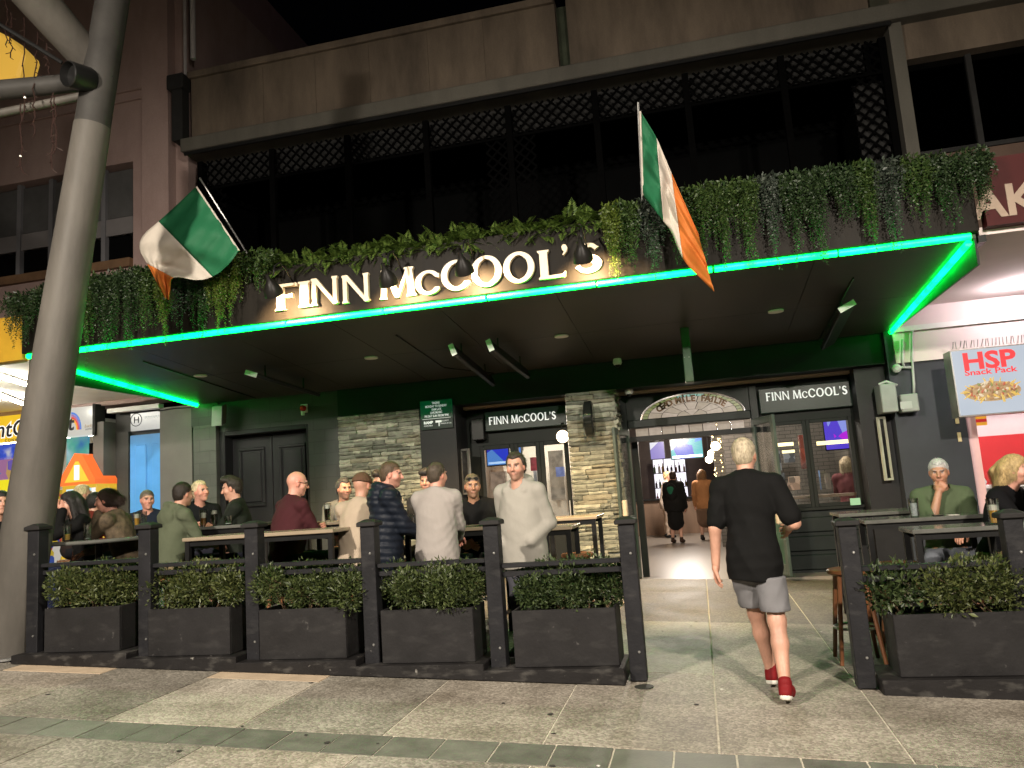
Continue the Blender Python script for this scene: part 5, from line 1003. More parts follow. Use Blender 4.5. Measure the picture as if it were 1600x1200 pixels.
bc = thing('bar_counter', 'dark bar counter below the backlit shelves', 'bar', (-.7, 23.5, FZ)); bx('front', ITIM, -2.2, .1, 23.3, 23.8, FZ, 1.05, bc); bx('counter_top', BLACK, -2.3, .15, 23.2, 23.85, 1.051, 1.1, bc)
def tv(label, px0, py0, px1, py1, Y, cols, s, sc=3, band=None):
    a, b, c, d = rect(px0, py0, px1, py1, Y); t = thing('television', label, 'television', ((a+b)/2, Y, c)); bx('case', BLACK, a-.02, b+.02, Y+.01, Y+.06, c-.02, d+.02, t); bx('screen', screen('tv_%d' % px0, cols, s, sc), a, b, Y, Y+.009, c, d, t)
    if band: bx('caption_band', em('tv_band_%d' % px0, band, 1.), a+.02, b-.02, Y-.004, Y-.001, c+.02, c+(d-c)*.16, t)
    bx('mount', BLACK, (a+b)/2-.05, (a+b)/2+.05, Y+.061, Y+.3, d-.1, 3.35, t)
tv('television with blue and teal picture above the bar shelves', 1047, 688, 1099, 714, 22, ((.0, .05, .6), (.0, .25, .8), (.0, .45, .5), (.02, .02, .35), (.7, .8, 1)), 1., 2.6, (.6, .7, 1)); tv('television with pink and white picture left above the bar shelves', 1015, 692, 1039, 716, 22, ((.8, .8, .9), (.6, .1, .35), (.25, .2, .6)), .9, 3)
tv('television with vivid purple picture behind the right window', 1286, 656, 1330, 700, 14.6, ((.55, .01, .8), (.75, .05, .85), (.1, .05, .7), (.3, .35, .9)), 1.1, 3.5); tv('television with deep blue picture behind the left folding doors', 760, 697, 795, 725, 14.2, ((.01, .02, .5), (.02, .05, .75), (.1, .3, .8)), .9, 3, (.4, .6, .9)); tv('narrow blue screen behind the left folding doors', 803, 695, 815, 725, 14.4, ((.02, .1, .7), (.1, .3, .9)), .9, 4)
for px, py, lb in ((1118, 697, 'largest lit globe pendant inside the entrance'), (1112, 709, 'middle lit globe pendant inside the entrance'), (1108, 718, 'smallest lit globe pendant inside the entrance')):
    Y = {697: 17.2, 709: 19.2, 718: 21.2}[py]; p = at(px, py, Y); globe(lb, p, .095, 14, 3.3-p.z-.095, (1, .82, .5), wall=False)
# fairy-lit brick pillar
a, b = at(1118, 740, 18).x, at(1141, 740, 18).x; t = thing('brick_pillar', 'brick pillar wrapped with warm fairy lights inside the entrance', 'pillar', ((a+b)/2, 18, FZ)); bx('shaft', IBRK, a, b, 18, 18.4, FZ, 3.29, t)
r = random.Random(2); mb = MB()
for k in range(90): mb.lathe([(.001, -.014), (.014, 0), (.001, .014)], (r.choice((a, b, (a+b)/2))+r.uniform(-.03, .03), 17.97, r.uniform(1.3, 3.2)), 5)
mb.build('fairy_lights', em('fairy_warm', (1, .75, .35), 7), t, kind='stuff')
# things seen through the windows
LST = em('warm_strip', (1, .82, .42), 2.5)
for px0, py0, px1, py1, Y in ((1209, 693, 1240, 696, 15.5), (1222, 704, 1242, 707, 15.8), (1276, 690, 1328, 692, 14.0)):
    a, b, c, d = rect(px0, py0, px1, py1, Y); bx('light_strip', LST, a, b, Y, Y+.03, c, d, inr)
for k, (px0, py0, px1, py1, Y, c_) in enumerate(((1204, 705, 1222, 735, 16, (.30, .29, .28)), (1224, 706, 1243, 722, 15.9, (.34, .33, .32)), (1232, 745, 1251, 754, 14.5, (.6, .38, .24)), (1231, 754, 1251, 765, 14.5, (.62, .36, .22)), (1289, 740, 1300, 764, 14.3, (.55, .42, .3)), (1247, 680, 1262, 732, 14.8, (.35, .06, .03)), (1205, 740, 1230, 775, 15, (.2, .2, .2)), (1280, 735, 1284, 765, 14, (.25, .4, .7)))):
    a, b, c, d = rect(px0, py0, px1, py1, Y); bx('display_panel', screen('disp_%d' % k, ([q*.5 for q in c_], c_, [min(1, q*1.5) for q in c_]), .5, 7, True, k), a, b, Y, Y+.12, c, d, inr, bevel=.01)
for px0, py0, px1, py1, Y, c_ in ((766, 738, 792, 775, 14.6, (.5, .34, .24)), (828, 715, 840, 735, 14.6, (.6, .06, .08)), (833, 735, 840, 765, 14.8, (.6, .55, .5)), (856, 705, 884, 780, 15.2, (.5, .38, .26)), (868, 730, 882, 744, 15.0, (.3, .35, .7))):
    a, b, c, d = rect(px0, py0, px1, py1, Y); bx('display_panel', screen('dispb_%d' % px0, ([q*.45 for q in c_], c_, [min(1, q*1.4) for q in c_]), .55, 6, False, px0), a, b, Y, Y+.1, c, d, inr)
tb = thing('window_ledge', 'dark ledge with small things inside the right window', 'ledge', (1.6, 13, 1)); a, b, c, d = rect(1203, 778, 1338, 790, 12.9); bx('board', ITIM, a, b, 12.72, 13.1, d-.04, d, tb)
mn = at(1333, 790, 12.66); bx('menu_stand', pm('mint_card', (.25, .5, .35), .6, .1), mn.x-.07, mn.x+.07, 12.44, 12.46, zs+.041, zs+.14, label='small green card standing on the right window sill', cat='card')
lamp('interior_fill', 'POINT', (-.4, 15.5, 2.9), 190, (1, .87, .72), inr, .2); lamp('interior_fill', 'POINT', (1.6, 14, 2.9), 170, (1, .89, .76), inr, .15); lamp('interior_fill', 'POINT', (-2.6, 14, 2.9), 380, (1, .89, .76), inr, .15); lamp('interior_fill', 'POINT', (-.5, 21, 2.9), 520, (1, .9, .8), inr, .2)  # added fill lights, not tied to any fixture

# ================================================================== TABLES, STOOLS, GLASSES
def table(label, x0, x1, y0, y1, zt, top=TABLETOP, rnd_=False, th=.035):
    t = thing('bar_table', label, 'table', ((x0+x1)/2, (y0+y1)/2, gz((x0+x1)/2, (y0+y1)/2)), 'bar tables of the outdoor seating')
    if rnd_:
        cx_, cy_ = (x0+x1)/2, (y0+y1)/2; r_ = (x1-x0)/2; MB().lathe([(.001, -th), (r_-.01, -th), (r_, -th*.7), (r_, -.006), (r_-.006, 0), (.001, 0)], (cx_, cy_, zt), 36).build('tabletop', top, t, smooth='auto')
        MB().tube([(cx_, cy_, gz(cx_, cy_)+.02), (cx_, cy_, zt-th)], .035, 12).build('pedestal', BLACK, t); MB().lathe([(.24, 0), (.23, .025), (.04, .05), (.001, .05)], (cx_, cy_, gz(cx_, cy_)+.002), 24).build('foot', BLACK, t); return zt
    bx('tabletop', top, x0, x1, y0, y1, zt-th, zt, t, bevel=.005); s = .045; mb = MB()
    
    for ya in (y0+.03, y1-.07): bx('apron', BLACK, x0+.066, x1-.066, ya, ya+.04, zt-th-.05, zt-th-.001, t)
    for x in (x0+.02, x1-.02-s):
        for y in (y0+.02, y1-.02-s): bx('leg', BLACK, x, x+s, y, y+s, gz(x, y)+.003, zt-th-.001, t)
    for x in (x0+.02, x1-.02-s): bx('foot_bar', BLACK, x+.01, x+s-.01, y0+.066, y1-.066, gz(x, y0)+.2, gz(x, y0)+.23, t)
    return zt
def zt(px, py, Y): return at(px, py, Y).z
DTOP = pm('table_dark', (.11, .11, .10), .13, .2, 5)
a = at(92, 843, 6.95).x; b = at(219, 843, 6.95).x; Z1 = table('round dark table with two glasses nearest the leaning pole', a, b, 6.95-(b-a)/2, 6.95+(b-a)/2, zt(155, 842, 6.95), DTOP, True)
Z2 = table('long pale topped table just behind the barrier in front of the maroon shirt', at(284, 838, 6.85).x, at(520, 830, 6.85).x, 6.85, 7.5, zt(400, 834, 6.85))
Z3 = table('dark table with beer glasses between the green hoodie and the crossed arms', at(290, 826, 7.75).x, at(385, 822, 7.75).x, 7.75, 8.4, zt(335, 822, 7.75), DTOP)
Z4 = table('table between the maroon shirt and the cream shirt', at(455, 818, 7.9).x, at(600, 815, 7.9).x, 7.9, 8.5, zt(520, 815, 7.9))
Z5 = table('pale topped table under the clasped hands', at(628, 829, 7.35).x, at(772, 824, 7.35).x, 7.35, 8.0, zt(700, 826, 7.35))
Z6 = table('empty table beside the stone column', at(840, 812, 8.6).x, at(932, 807, 8.6).x, 8.6, 9.25, zt(880, 809, 8.6)); Z7 = table('lower empty table right of the grey hoodie', at(830, 826, 7.7).x, at(893, 822, 7.7).x, 7.7, 8.3, zt(870, 823, 7.7))
Z8 = table('rear table of the right seating below the green card', at(1310, 800, 8.7).x, at(1440, 800, 8.7).x, 8.7, 9.3, zt(1370, 800, 8.7), DTOP); Z9 = table('table with phone and tumbler in front of the green polo', at(1350, 811, 7.75).x, at(1548, 806, 7.75).x, 7.75, 8.2, zt(1450, 808, 7.75), DTOP); Z10 = table('front table of the right seating with a glass of lager', at(1425, 827, 6.85).x, at(1585, 822, 6.85).x, 6.85, 7.3, zt(1500, 824, 6.85), DTOP)
def stool(label, x, y, h=.74):
    z0 = gz(x, y); t = thing('bar_stool', label, 'stool', (x, y, z0), 'wooden bar stools'); MB().lathe([(.001, -.045), (.15, -.045), (.175, -.03), (.175, -.008), (.165, 0), (.001, -.006)], (x, y, z0+h), 22).build('seat', TIMBER, t, smooth='auto')
    for sx in (-1, 1):
        for sy_ in (-1, 1): MB().tube([(x+sx*.095, y+sy_*.095, z0+h-.046), (x+sx*.165, y+sy_*.165, gz(x+sx*.165, y+sy_*.165)+.004)], [.02, .016], 8).build('leg', TIMBER, t, smooth='auto')
    MB().tube([(x+.165*math.cos(R_(q)), y+.165*math.sin(R_(q)), z0+.28) for q in range(0, 361, 20)], .011, 8, False).build('foot_ring', STEEL, t, smooth=True); return z0+h
p = at(1337, 1030, 6.95); stool('wooden bar stool standing behind the post of the right barrier', at(1344, 1030, 7.0).x, 7.0, .74)
stool('empty wooden stool under the table beside the stone column', at(900, 850, 8.3).x, 8.35); stool('empty wooden stool left under the table of the right seating', at(1398, 850, 7.45).x, 7.45)
GLS = glass('drink_glass', (.93, .95, .95), .35, .03)
LIQ = {'lager': pm('lager', (.62, .30, .03), .15, .1, 20, emit=(.5, .22, .02), es=.03), 'stout': pm('stout', (.012, .006, .004), .15, 0), 'ale': pm('ale', (.20, .07, .015), .15, 0), 'juice': pm('pale_beer', (.7, .42, .08), .2, .1), 'ice': pm('ice_water', (.55, .58, .58), .2, .2, 40)}
FOAM = pm('foam', (.72, .68, .58), .7, .08, 30)
def pint(label, px, Y, z, h=.17, liq='lager', fill=.7, foam=.08, rt=.043, rb=.033):
    p = at(px, 830, Y); x = p.x; t = thing('beer_glass' if liq != 'ice' else 'drinking_glass', label, 'glass', (x, Y, z+.001), 'drinking glasses'); z += .001
    MB().lathe([(.001, 0), (rb, 0), (rb+.002, .004), (rt, h), (rt-.003, h), (rb-.002, .012), (.001, .012)], (x, Y, z), 20).build('glass', GLS, t, smooth='auto')
    R = lambda q: rb-.0045+(rt-rb)*q
    if fill: MB().lathe([(.001, .013), (R(.05), .013), (R(fill), h*fill), (.001, h*fill)], (x, Y, z), 18).build('drink', LIQ[liq], t, smooth='auto')
    if foam: MB().lathe([(.001, h*fill+.001), (R(fill), h*fill+.001), (R(fill+foam), h*(fill+foam)), (.001, h*(fill+foam)+.003)], (x, Y, z), 18).build('foam', FOAM, t, smooth='auto')
pint('half full glass of pale beer on the round table', 105, 6.8, Z1, .17, 'juice', .42, .0); pint('empty pint glass with residue on the round table', 137, 6.85, Z1, .17, 'ice', .1, 0)
T5z = at(215, 822, 8.3).z
pint('glass of lager with foam left of the green hoodie', 214, 8.35, T5z, .17, 'lager', .55, .3); pint('nearly empty glass beside the lager left of the green hoodie', 224, 8.3, T5z, .17, 'ice', .15, 0)
pint('tall glass of ale with foam next to the green hoodie', 318, 7.9, Z3, .19, 'ale', .5, .3); pint('pint of dark stout with pale head in front of the crossed arms', 335, 7.95, Z3, .18, 'stout', .72, .22); pint('short tumbler near the crossed arms', 357, 7.9, Z3, .1, 'ice', .2, 0, .045, .04)
pint('pint of stout with pale head beside the cream shirt', 513, 8.05, Z4, .2, 'stout', .7, .22); pint('clear glass next to the dark puffer jacket', 642, 7.5, Z5, .16, 'ice', .15, 0)
pint('tumbler of iced water in front of the green polo', 1433, 7.82, Z9, .17, 'ice', .75, 0, .044, .036); pint('glass of lager with thick head on the front right table', 1557, 6.98, Z10, .2, 'lager', .55, .2, .046, .037)
table('dark table beneath the two glasses left of the green hoodie', at(190, 826, 8.1).x, at(262, 822, 8.1).x, 8.1, 8.6, T5z, DTOP)
q = at(1476, 806, 7.85); bx('mobile_phone', BLACK, q.x-.09, q.x-.02, 7.79, 7.93, Z9+.001, Z9+.01, bevel=.003, label='dark phone lying on the table before the green polo', cat='phone'); bx('coaster', pm('coaster', (.45, .42, .38), .7, .1), q.x+.02, q.x+.11, 7.80, 7.89, Z9+.001, Z9+.005, label='small pale coaster next to the phone on the table', cat='coaster')
# ================================================================== PEOPLE
def smin(a, b, k):
    h = np.maximum(k-np.abs(a-b), 0)/k; return np.minimum(a, b)-h*h*k*.25
class SDF:
    def __init__(s): s.p = []
    def cone(s, a, b, ra, rb, k=.03):
        a, b = np.array(a, float), np.array(b, float); m = max(ra, rb); ba = b-a; L = max(1e-9, ba@ba)
        def f(X, Y, Z):
            t = np.clip(((X-a[0])*ba[0]+(Y-a[1])*ba[1]+(Z-a[2])*ba[2])/L, 0, 1)
            return np.sqrt((X-a[0]-t*ba[0])**2+(Y-a[1]-t*ba[1])**2+(Z-a[2]-t*ba[2])**2)-(ra+(rb-ra)*t)
        s.p.append((f, np.minimum(a, b)-m, np.maximum(a, b)+m, k)); return s
    def ell(s, c, r, M=None, k=.03):
        c, r = np.array(c, float), np.array(r, float); M = np.eye(3) if M is None else np.array(M); m = np.sqrt(((M*r)**2).sum(1))
        def f(X, Y, Z):
            x, y, z = X-c[0], Y-c[1], Z-c[2]; q = [(x*M[0, i]+y*M[1, i]+z*M[2, i])/r[i] for i in range(3)]
            k0 = np.sqrt(q[0]**2+q[1]**2+q[2]**2); k1 = np.sqrt((q[0]/r[0])**2+(q[1]/r[1])**2+(q[2]/r[2])**2)+1e-9; return k0*(k0-1)/k1
        s.p.append((f, c-m, c+m, k)); return s
    def mesh(s, h, off=0., post=None):
        pad = .03+off+h*2; lo = np.min([p[1] for p in s.p], 0)-pad; hi = np.max([p[2] for p in s.p], 0)+pad; n = np.ceil((hi-lo)/h).astype(int)+1
        ax = [(lo[i]+h*np.arange(n[i])).astype(np.float32) for i in range(3)]; D = np.full(n, 1., np.float32)
        for f, a, b, k in s.p:
            i0 = np.maximum(((a-lo-pad-k)/h).astype(int), 0); i1 = np.minimum(((b-lo+pad+k)/h).astype(int)+2, n); sl = tuple(slice(i0[q], i1[q]) for q in range(3))
            d = f(ax[0][sl[0], None, None], ax[1][None, sl[1], None], ax[2][None, None, sl[2]]).astype(np.float32); D[sl] = smin(D[sl], d, k)
        D -= off
        if post is not None: D = post(D, ax[0][:, None, None], ax[1][None, :, None], ax[2][None, None, :]).astype(np.float32)
        return snet(D, lo, h)
def snet(D, org, h):
    S = D < 0; n = D.shape; c = np.zeros([q-1 for q in n], np.int8); CO = [(i, j, k) for i in (0, 1) for j in (0, 1) for k in (0, 1)]
    for i, j, k in CO: c += S[i:n[0]-1+i, j:n[1]-1+j, k:n[2]-1+k]
    act = (c > 0) & (c < 8); I = np.argwhere(act); idx = np.full(act.shape, -1, np.int32); idx[act] = np.arange(len(I)); V = {q: D[I[:, 0]+q[0], I[:, 1]+q[1], I[:, 2]+q[2]] for q in CO}
    acc = np.zeros((len(I), 3)); cnt = np.zeros(len(I))
    for a in CO:
        for x in range(3):
            if a[x] == 0:
                b = list(a); b[x] = 1; b = tuple(b); va, vb = V[a], V[b]; m = (va < 0) != (vb < 0); t = np.where(m, va/np.where(m, va-vb, 1), 0); p = np.tile(np.array(a, float), (len(I), 1)); p[:, x] = t; acc += p*m[:, None]; cnt += m
    P = org+h*(I+acc/cnt[:, None]); Q = []
    for x in range(3):
        y, z = [q for q in range(3) if q != x]; s0 = [slice(None)]*3; s1 = [slice(None)]*3; s0[x] = slice(0, -1); s1[x] = slice(1, None)
        E = np.argwhere(S[tuple(s0)] != S[tuple(s1)]); E = E[(E[:, y] > 0) & (E[:, z] > 0) & (E[:, y] < n[y]-1) & (E[:, z] < n[z]-1)]
        if not len(E): continue
        neg = S[E[:, 0], E[:, 1], E[:, 2]]; q = []
        for dy, dz in ((-1, -1), (0, -1), (0, 0), (-1, 0)): e = E.copy(); e[:, y] += dy; e[:, z] += dz; q.append(idx[e[:, 0], e[:, 1], e[:, 2]])
        q = np.stack(q, 1); flip = ~neg if x != 1 else neg; q[flip] = q[flip][:, ::-1]; Q.append(q)
    Q = np.concatenate(Q); return P, Q[(Q >= 0).all(1)]
def wr(X, Y, Z, seed, amp, fr=14.):
    r = random.Random(seed); d = 0
    for i in range(5):
        a, b, c = r.uniform(-1.3, 1.3), r.uniform(-1.3, 1.3), r.choice((-1, 1))*r.uniform(.4, 1.1); f = fr*(2.2+.8*i); m = .5+.5*np.sin(fr*.5*(b*X+a*Y+c*Z)+i*2.)
        d = d+m*np.abs(np.sin(.5*(f*(a*X+b*Y+c*Z)+r.uniform(0, 6)+2.2*np.sin(fr*.9*(b*X-a*Y+.4*Z)+i))))/(1+.35*i)
    return (d-.9)*amp*1.15
SKM = None
def skinmat():
    global SKM
    if SKM: return SKM
    m = bpy.data.materials.new('skin'); m.use_nodes = True; N = m.node_tree.nodes; L = m.node_tree.links; b = N['Principled BSDF']; a = N.new('ShaderNodeVertexColor'); a.layer_name = 'Col'
    nz = N.new('ShaderNodeTexNoise'); nz.inputs['Scale'].default_value = 60; mx = N.new('ShaderNodeMixRGB'); mx.blend_type = 'OVERLAY'; mx.inputs[0].default_value = .18; L.new(a.outputs[0], mx.inputs[1]); L.new(nz.outputs[0], mx.inputs[2]); L.new(mx.outputs[0], b.inputs['Base Color'])
    b.inputs['Roughness'].default_value = .5; b.inputs['Subsurface Weight'].default_value = .0; SKM = m; return m
def cloth(col, rough=.85, var=.05): return pm('cloth_%.3f_%.3f_%.3f_%.1f' % (*col, rough), col, rough, var, 7, .35, 26, spec=.12, stretch=(1, 1, .7))
def hairmat(col): return pm('hair_%.3f_%.3f_%.3f' % col, col, .55, .45, 60, .5, 220, spec=.4, stretch=(1, 1, .35))
def ik(S, T, l1, l2, pole):
    S, T = np.array(S, float), np.array(T, float); v = T-S; d = np.linalg.norm(v)
    if d > (l1+l2)*.995: T = S+v/d*(l1+l2)*.995; v = T-S; d = np.linalg.norm(v)
    u = v/d; a = (l1*l1-l2*l2+d*d)/(2*d); hh = math.sqrt(max(0, l1*l1-a*a)); p = np.array(pole, float); p = p-u*(p@u); p /= np.linalg.norm(p)+1e-9; return S+u*a+p*hh, T
def rotm(yaw=0., pitch=0., roll=0.):
    """columns: left, back, up of a frame whose forward is -Y; yaw turns toward the left, pitch looks down"""
    return np.array(Matrix.Rotation(yaw, 3, 'Z')@Matrix.Rotation(pitch, 3, 'X')@Matrix.Rotation(roll, 3, 'Y'))
def hand(wrist, fwd, palm, side, curl, s):
    """five-fingered hand; side +1: thumb on the +cross side"""
    f = fwd/np.linalg.norm(fwd); n = palm-f*(palm@f); n /= np.linalg.norm(n)+1e-9; t = np.cross(n, f)*side; S = SDF(); W = wrist
    S.cone(W-f*.02*s, W+f*.03*s, .026*s, .028*s, .02)
    for i, (o, l, ml) in enumerate(((.030, .066, .088), (.010, .076, .092), (-.010, .070, .088), (-.029, .054, .080))):
        K = W+f*ml*s+t*o*s; S.cone(W+f*.025*s+t*o*.6*s, K, .016*s, .0125*s, .012); p = K; d = f; c = curl*(1+.12*i)
        for q, r0 in enumerate((.0105, .0095, .0085)):
            a = R_(c*(.75, 1.05, .7)[q]); d = d*math.cos(a)+n*math.sin(a); d /= np.linalg.norm(d); n2 = p+d*l*s*(.45, .32, .25)[q]; S.cone(p, n2, r0*s, (r0-.0008)*s, .003); p = n2
            n_ = np.cross(np.cross(n, d), d)*-1; 
    B = W+f*.03*s+t*.022*s; d = f*.62+t*.68+n*.35; d /= np.linalg.norm(d); p = B+d*.04*s; S.cone(B, p, .018*s, .013*s, .014); d = f*.86+t*.25+n*.4; d /= np.linalg.norm(d); q = p+d*.034*s; S.cone(p, q, .0125*s, .0105*s, .004); d = f*.9+n*.42; d /= np.linalg.norm(d); S.cone(q, q+d*.026*s, .0105*s, .009*s, .004)
    return S
SKIN = {'fair': (.50, .27, .19), 'pink': (.55, .27, .20), 'tan': (.40, .21, .13), 'mid': (.45, .24, .165)}
PEOPLE = []
def person(label, px, py, Y, face, pose='sit', look=(0, 0, 0), lean=8, H=1.76, seat=None, hands=('table', 'table'), top=None, legs=None, hair=None, skin='fair', girth=1., curl=30, shoes=(.02, .02, .02), feat=(), q=1., tilt=0, stool_label=None, floor=None, twist=0):
    s = H/1.76; ph = R_(face); p = at(px, py, Y); base = floor if floor is not None else gz(p.x, Y)
    nk = lambda a: np.array(a, float)
    if pose == 'sit':
        sh = p.z-base-.875*s*math.cos(R_(lean))-.01 if seat is None else seat; sh = min(.86, max(.62, sh)); pz = sh+.10*s
    else: pz = .93*s
    ln = R_(lean); fw, up = np.array([0, -1., 0]), np.array([0, 0, 1.]); tu = up*math.cos(ln)+fw*math.sin(ln); tf = fw*math.cos(ln)-up*math.sin(ln); xx = np.array([1., 0, 0])
    tw = R_(twist); sx_ = xx*math.cos(tw)+tf*-math.sin(tw)
    pel = nk((0, 0, pz)); bel = pel+tu*.16*s; che = pel+tu*.36*s; nb = pel+tu*.535*s; headc = nb+tu*.105*s+up*.075*s+fw*.028*s+fw*.03*s*(lean/20)
    # exact head-top alignment with the photo
    dz = (p.z-base)-(headc[2]+.122*s)
    if pose == 'sit' and abs(dz) < .12: 
        for a in (pel, bel, che, nb, headc): a[2] += dz
        sh = pel[2]-.10*s
    offh = -headc[:2]; c_, s_ = math.cos(ph), math.sin(ph); hw = np.array([headc[0]*c_-headc[1]*s_, headc[0]*s_+headc[1]*c_])
    loc = Vector((p.x-hw[0], Y-hw[1], base))
    SHs = [nb-tu*.045*s+sx_*sd*.185*s*(.9+.1*girth) for sd in (1, -1)]; HIP = [pel+xx*sd*.092*s-up*.01 for sd in (1, -1)]
    T = rnd.Random if 0 else None
    t = thing('person', label, 'person', loc); t.rotation_euler = (0, 0, ph)
    # ---- arms
    EL, WR, HD = [], [], []
    for i, sd in enumerate((1, -1)):
        hnd = hands[i]; o = {'table': (.36, .10, -.36), 'tablein': (.34, .02, -.34), 'lap': (.24, .10, -.52), 'mouth': (.165, .015, .035), 'chin': (.17, .03, .0), 'pocket': (.105, .15, -.47), 'hang': (.04, .25, -.66), 'cross': (.22, -.12, -.27), 'cross2': (.27, -.06, -.22), 'drink': (.36, .12, -.22), 'swingb': (-.12, .26, -.60), 'swingf': (.30, .20, -.36), 'raise': (.22, .20, .05), 'front': (.33, .06, -.42)}[hnd] if isinstance(hnd, str) else hnd
        Tg = nb+tf*0+fw*o[0]*s+xx*sd*o[1]*s+up*o[2]*s
        pole = (sd*.55, .5, -1.) if hnd not in ('mouth', 'chin', 'raise') else (sd*.35, -.1, -1.)
        if hnd in ('hang', 'swingb', 'pocket', 'swingf'): pole = (sd*.5, 1., 0)
        if hnd in ('cross', 'cross2'): pole = (sd*1., -.2, -.6)
        E, Wr = ik(SHs[i], Tg, .295*s, .255*s, pole); EL.append(E); WR.append(Wr); HD.append(hnd)
    # ---- legs
    KN, AN, TO = [], [], []
    for i, sd in enumerate((1, -1)):
        if pose == 'sit': K = HIP[i]+fw*.40*s+xx*sd*.07*s-up*.05*s; A = K+fw*-.06*s-up*.40*s
        elif pose == 'walk':
            if sd > 0: A = nk((-.01, -.20, .085)); K, A = ik(HIP[i], A, .43*s, .42*s, (0, -1, 0))
            else: A = nk((-.15, .22, .10)); K, A = ik(HIP[i], A, .43*s, .42*s, (0, -1, 0))
        else: K, A = HIP[i]-up*.43*s-fw*.0+fw*.02, nk((sd*.11, .02, .085))
        KN.append(K); AN.append(A); TO.append(A+(fw*.17-up*.045)*s if not (pose == 'walk' and sd < 0) else A+(fw*.168-up*.055)*s)
    g = girth
    def torso(S, e=0.):
        Mt = np.stack([sx_, -tf, tu], 1)
        S.ell(che+tf*.0, np.array([.175*(.6+.4*g), .118*(.5+.5*g), .225])*s+e, Mt, .06); S.ell(bel+tf*.02*g, np.array([.150*g, .112*g, .17])*s+e, Mt, .06); S.ell(pel, np.array([.165*(.5+.5*g), .125*(.5+.5*g), .13])*s+e, Mt, .06)
        for i in (0, 1): S.cone(nb-tu*.0-fw*.012*s, SHs[i]+tu*.008*s, .055*s+e, .058*s+e, .05)
    def arms(S, e=0., to=1., k=.035):
        for i in (0, 1):
            if to >= 1: S.cone(SHs[i], EL[i], .057*s+e, .044*s+e, k); S.cone(EL[i], WR[i], .044*s+e, .031*s+e, .02)
            elif to > .5: S.cone(SHs[i], EL[i], .057*s+e, .044*s+e, k); S.cone(EL[i], EL[i]+(WR[i]-EL[i])*(to-.5)*2, .044*s+e, .04*s+e, .02)
            else: S.cone(SHs[i], SHs[i]+(EL[i]-SHs[i])*to*2, .058*s+e, .054*s+e, k)
    def limbs(S, e=0., to=1., hr=.088):
        for i in (0, 1):
            kn = KN[i]; S.cone(HIP[i], kn if to >= .5 else HIP[i]+(kn-HIP[i])*to*2, hr*s*(.6+.4*g)+e, .060*s+e if to >= .5 else .078*s+e, .05)
            if to > .5: m = kn+(AN[i]-kn)*.35; S.cone(kn, m, .056*s+e, .055*s+e, .03) if e < .012 else S.cone(kn, m, .06*s+e, .058*s+e, .03); S.cone(m, AN[i] if to >= 1 else m+(AN[i]-m)*(to-.5)*2, .054*s+e, .036*s+e, .03)
    # ---- body: one mesh, head and hands at finer resolution
    S = SDF(); torso(S, -.03); arms(S); limbs(S, hr=.05)
    S.cone(nb-tu*.03*s, headc-up*.055*s, .062*s, .054*s, .04)
    for i in (0, 1): S.cone(AN[i]+up*.0, TO[i], .036*s, .028*s, .03)
    Vs, Fs, Cs = [], [], []; n0 = 0; sk = np.array(SKIN[skin])
    V, F = S.mesh(.0165*q); Vs.append(V); Fs.append(F); z = .92+.1*np.sin(V[:, 0]*21+V[:, 2]*17); Cs.append(sk[None]*z[:, None])
    M = rotm(R_(look[0]), R_(look[1]), R_(look[2])); h = lambda f_, l_, z_: headc+M@(np.array([l_, -f_, z_])*s)
    S = SDF(); S.ell(h(-.012, 0, .028), np.array([.076, .098, .094])*s, M, .03); S.ell(h(.02, 0, -.035), np.array([.061, .073, .086])*s, M, .03)
    S.cone(h(.066, 0, -.098), h(.05, 0, -.09), .021*s, .03*s, .03); S.cone(h(.088, 0, .022), h(.112, 0, -.024), .0085*s, .0125*s, .014); S.cone(h(.098, .01, -.028), h(.098, -.01, -.028), .009*s, .009*s, .008)
    S.cone(h(.083, .038, .030), h(.086, -.038, .030), .010*s, .010*s, .012); S.cone(h(.062, .042, -.02), h(.055, .05, -.03), .018*s, .018*s, .03); S.cone(h(.062, -.042, -.02), h(.055, -.05, -.03), .018*s, .018*s, .03)
    S.cone(h(.083, .02, -.058), h(.083, -.02, -.058), .0085*s, .0085*s, .012)
    for sd in (1, -1): S.ell(h(-.004, sd*.077, -.006), np.array([.009, .019, .033])*s, M, .008)
    S.cone(h(-.02, 0, -.05), nb+tu*.0, .054*s, .058*s, .03)
    eyes = [h(.088, sd*.031, .008) for sd in (1, -1)]; mo = [h(.094, .02, -.0585), h(.094, -.02, -.0585)]
    def fpost(D, X, Y_, Z):
        for e in eyes: d = np.sqrt((X-e[0])**2+(Y_-e[1])**2+(Z-e[2])**2)-.0115*s; D = -smin(-D, d, .012)
        return D
    V, F = S.mesh(.0058*q, post=fpost); loc_ = (V-headc)@M/s; fx, lx, zx = -loc_[:, 1], loc_[:, 0], loc_[:, 2]; C = np.tile(sk, (len(V), 1))
    def paint(mask, col, a=1.): C[:] = C*(1-(mask*a)[:, None])+np.array(col)[None]*(mask*a)[:, None]
    sm = lambda d, w: np.clip(1-d/w, 0, 1); frt = fx > .045
    paint(sm(np.hypot(np.abs(lx)-.04, zx+.03), .035)*frt, sk*np.array([1.15, .78, .75]), .5); paint(sm(np.hypot(lx, zx+.025), .022)*frt, sk*np.array([1.12, .8, .75]), .5)
    paint(((fx < .03) & (np.abs(lx) > .07))*1., sk*np.array([1.1, .75, .7]), .5); paint(sm(np.abs(zx+.058), .009)*(np.abs(lx) < .026)*frt, (.36, .12, .10), .8)
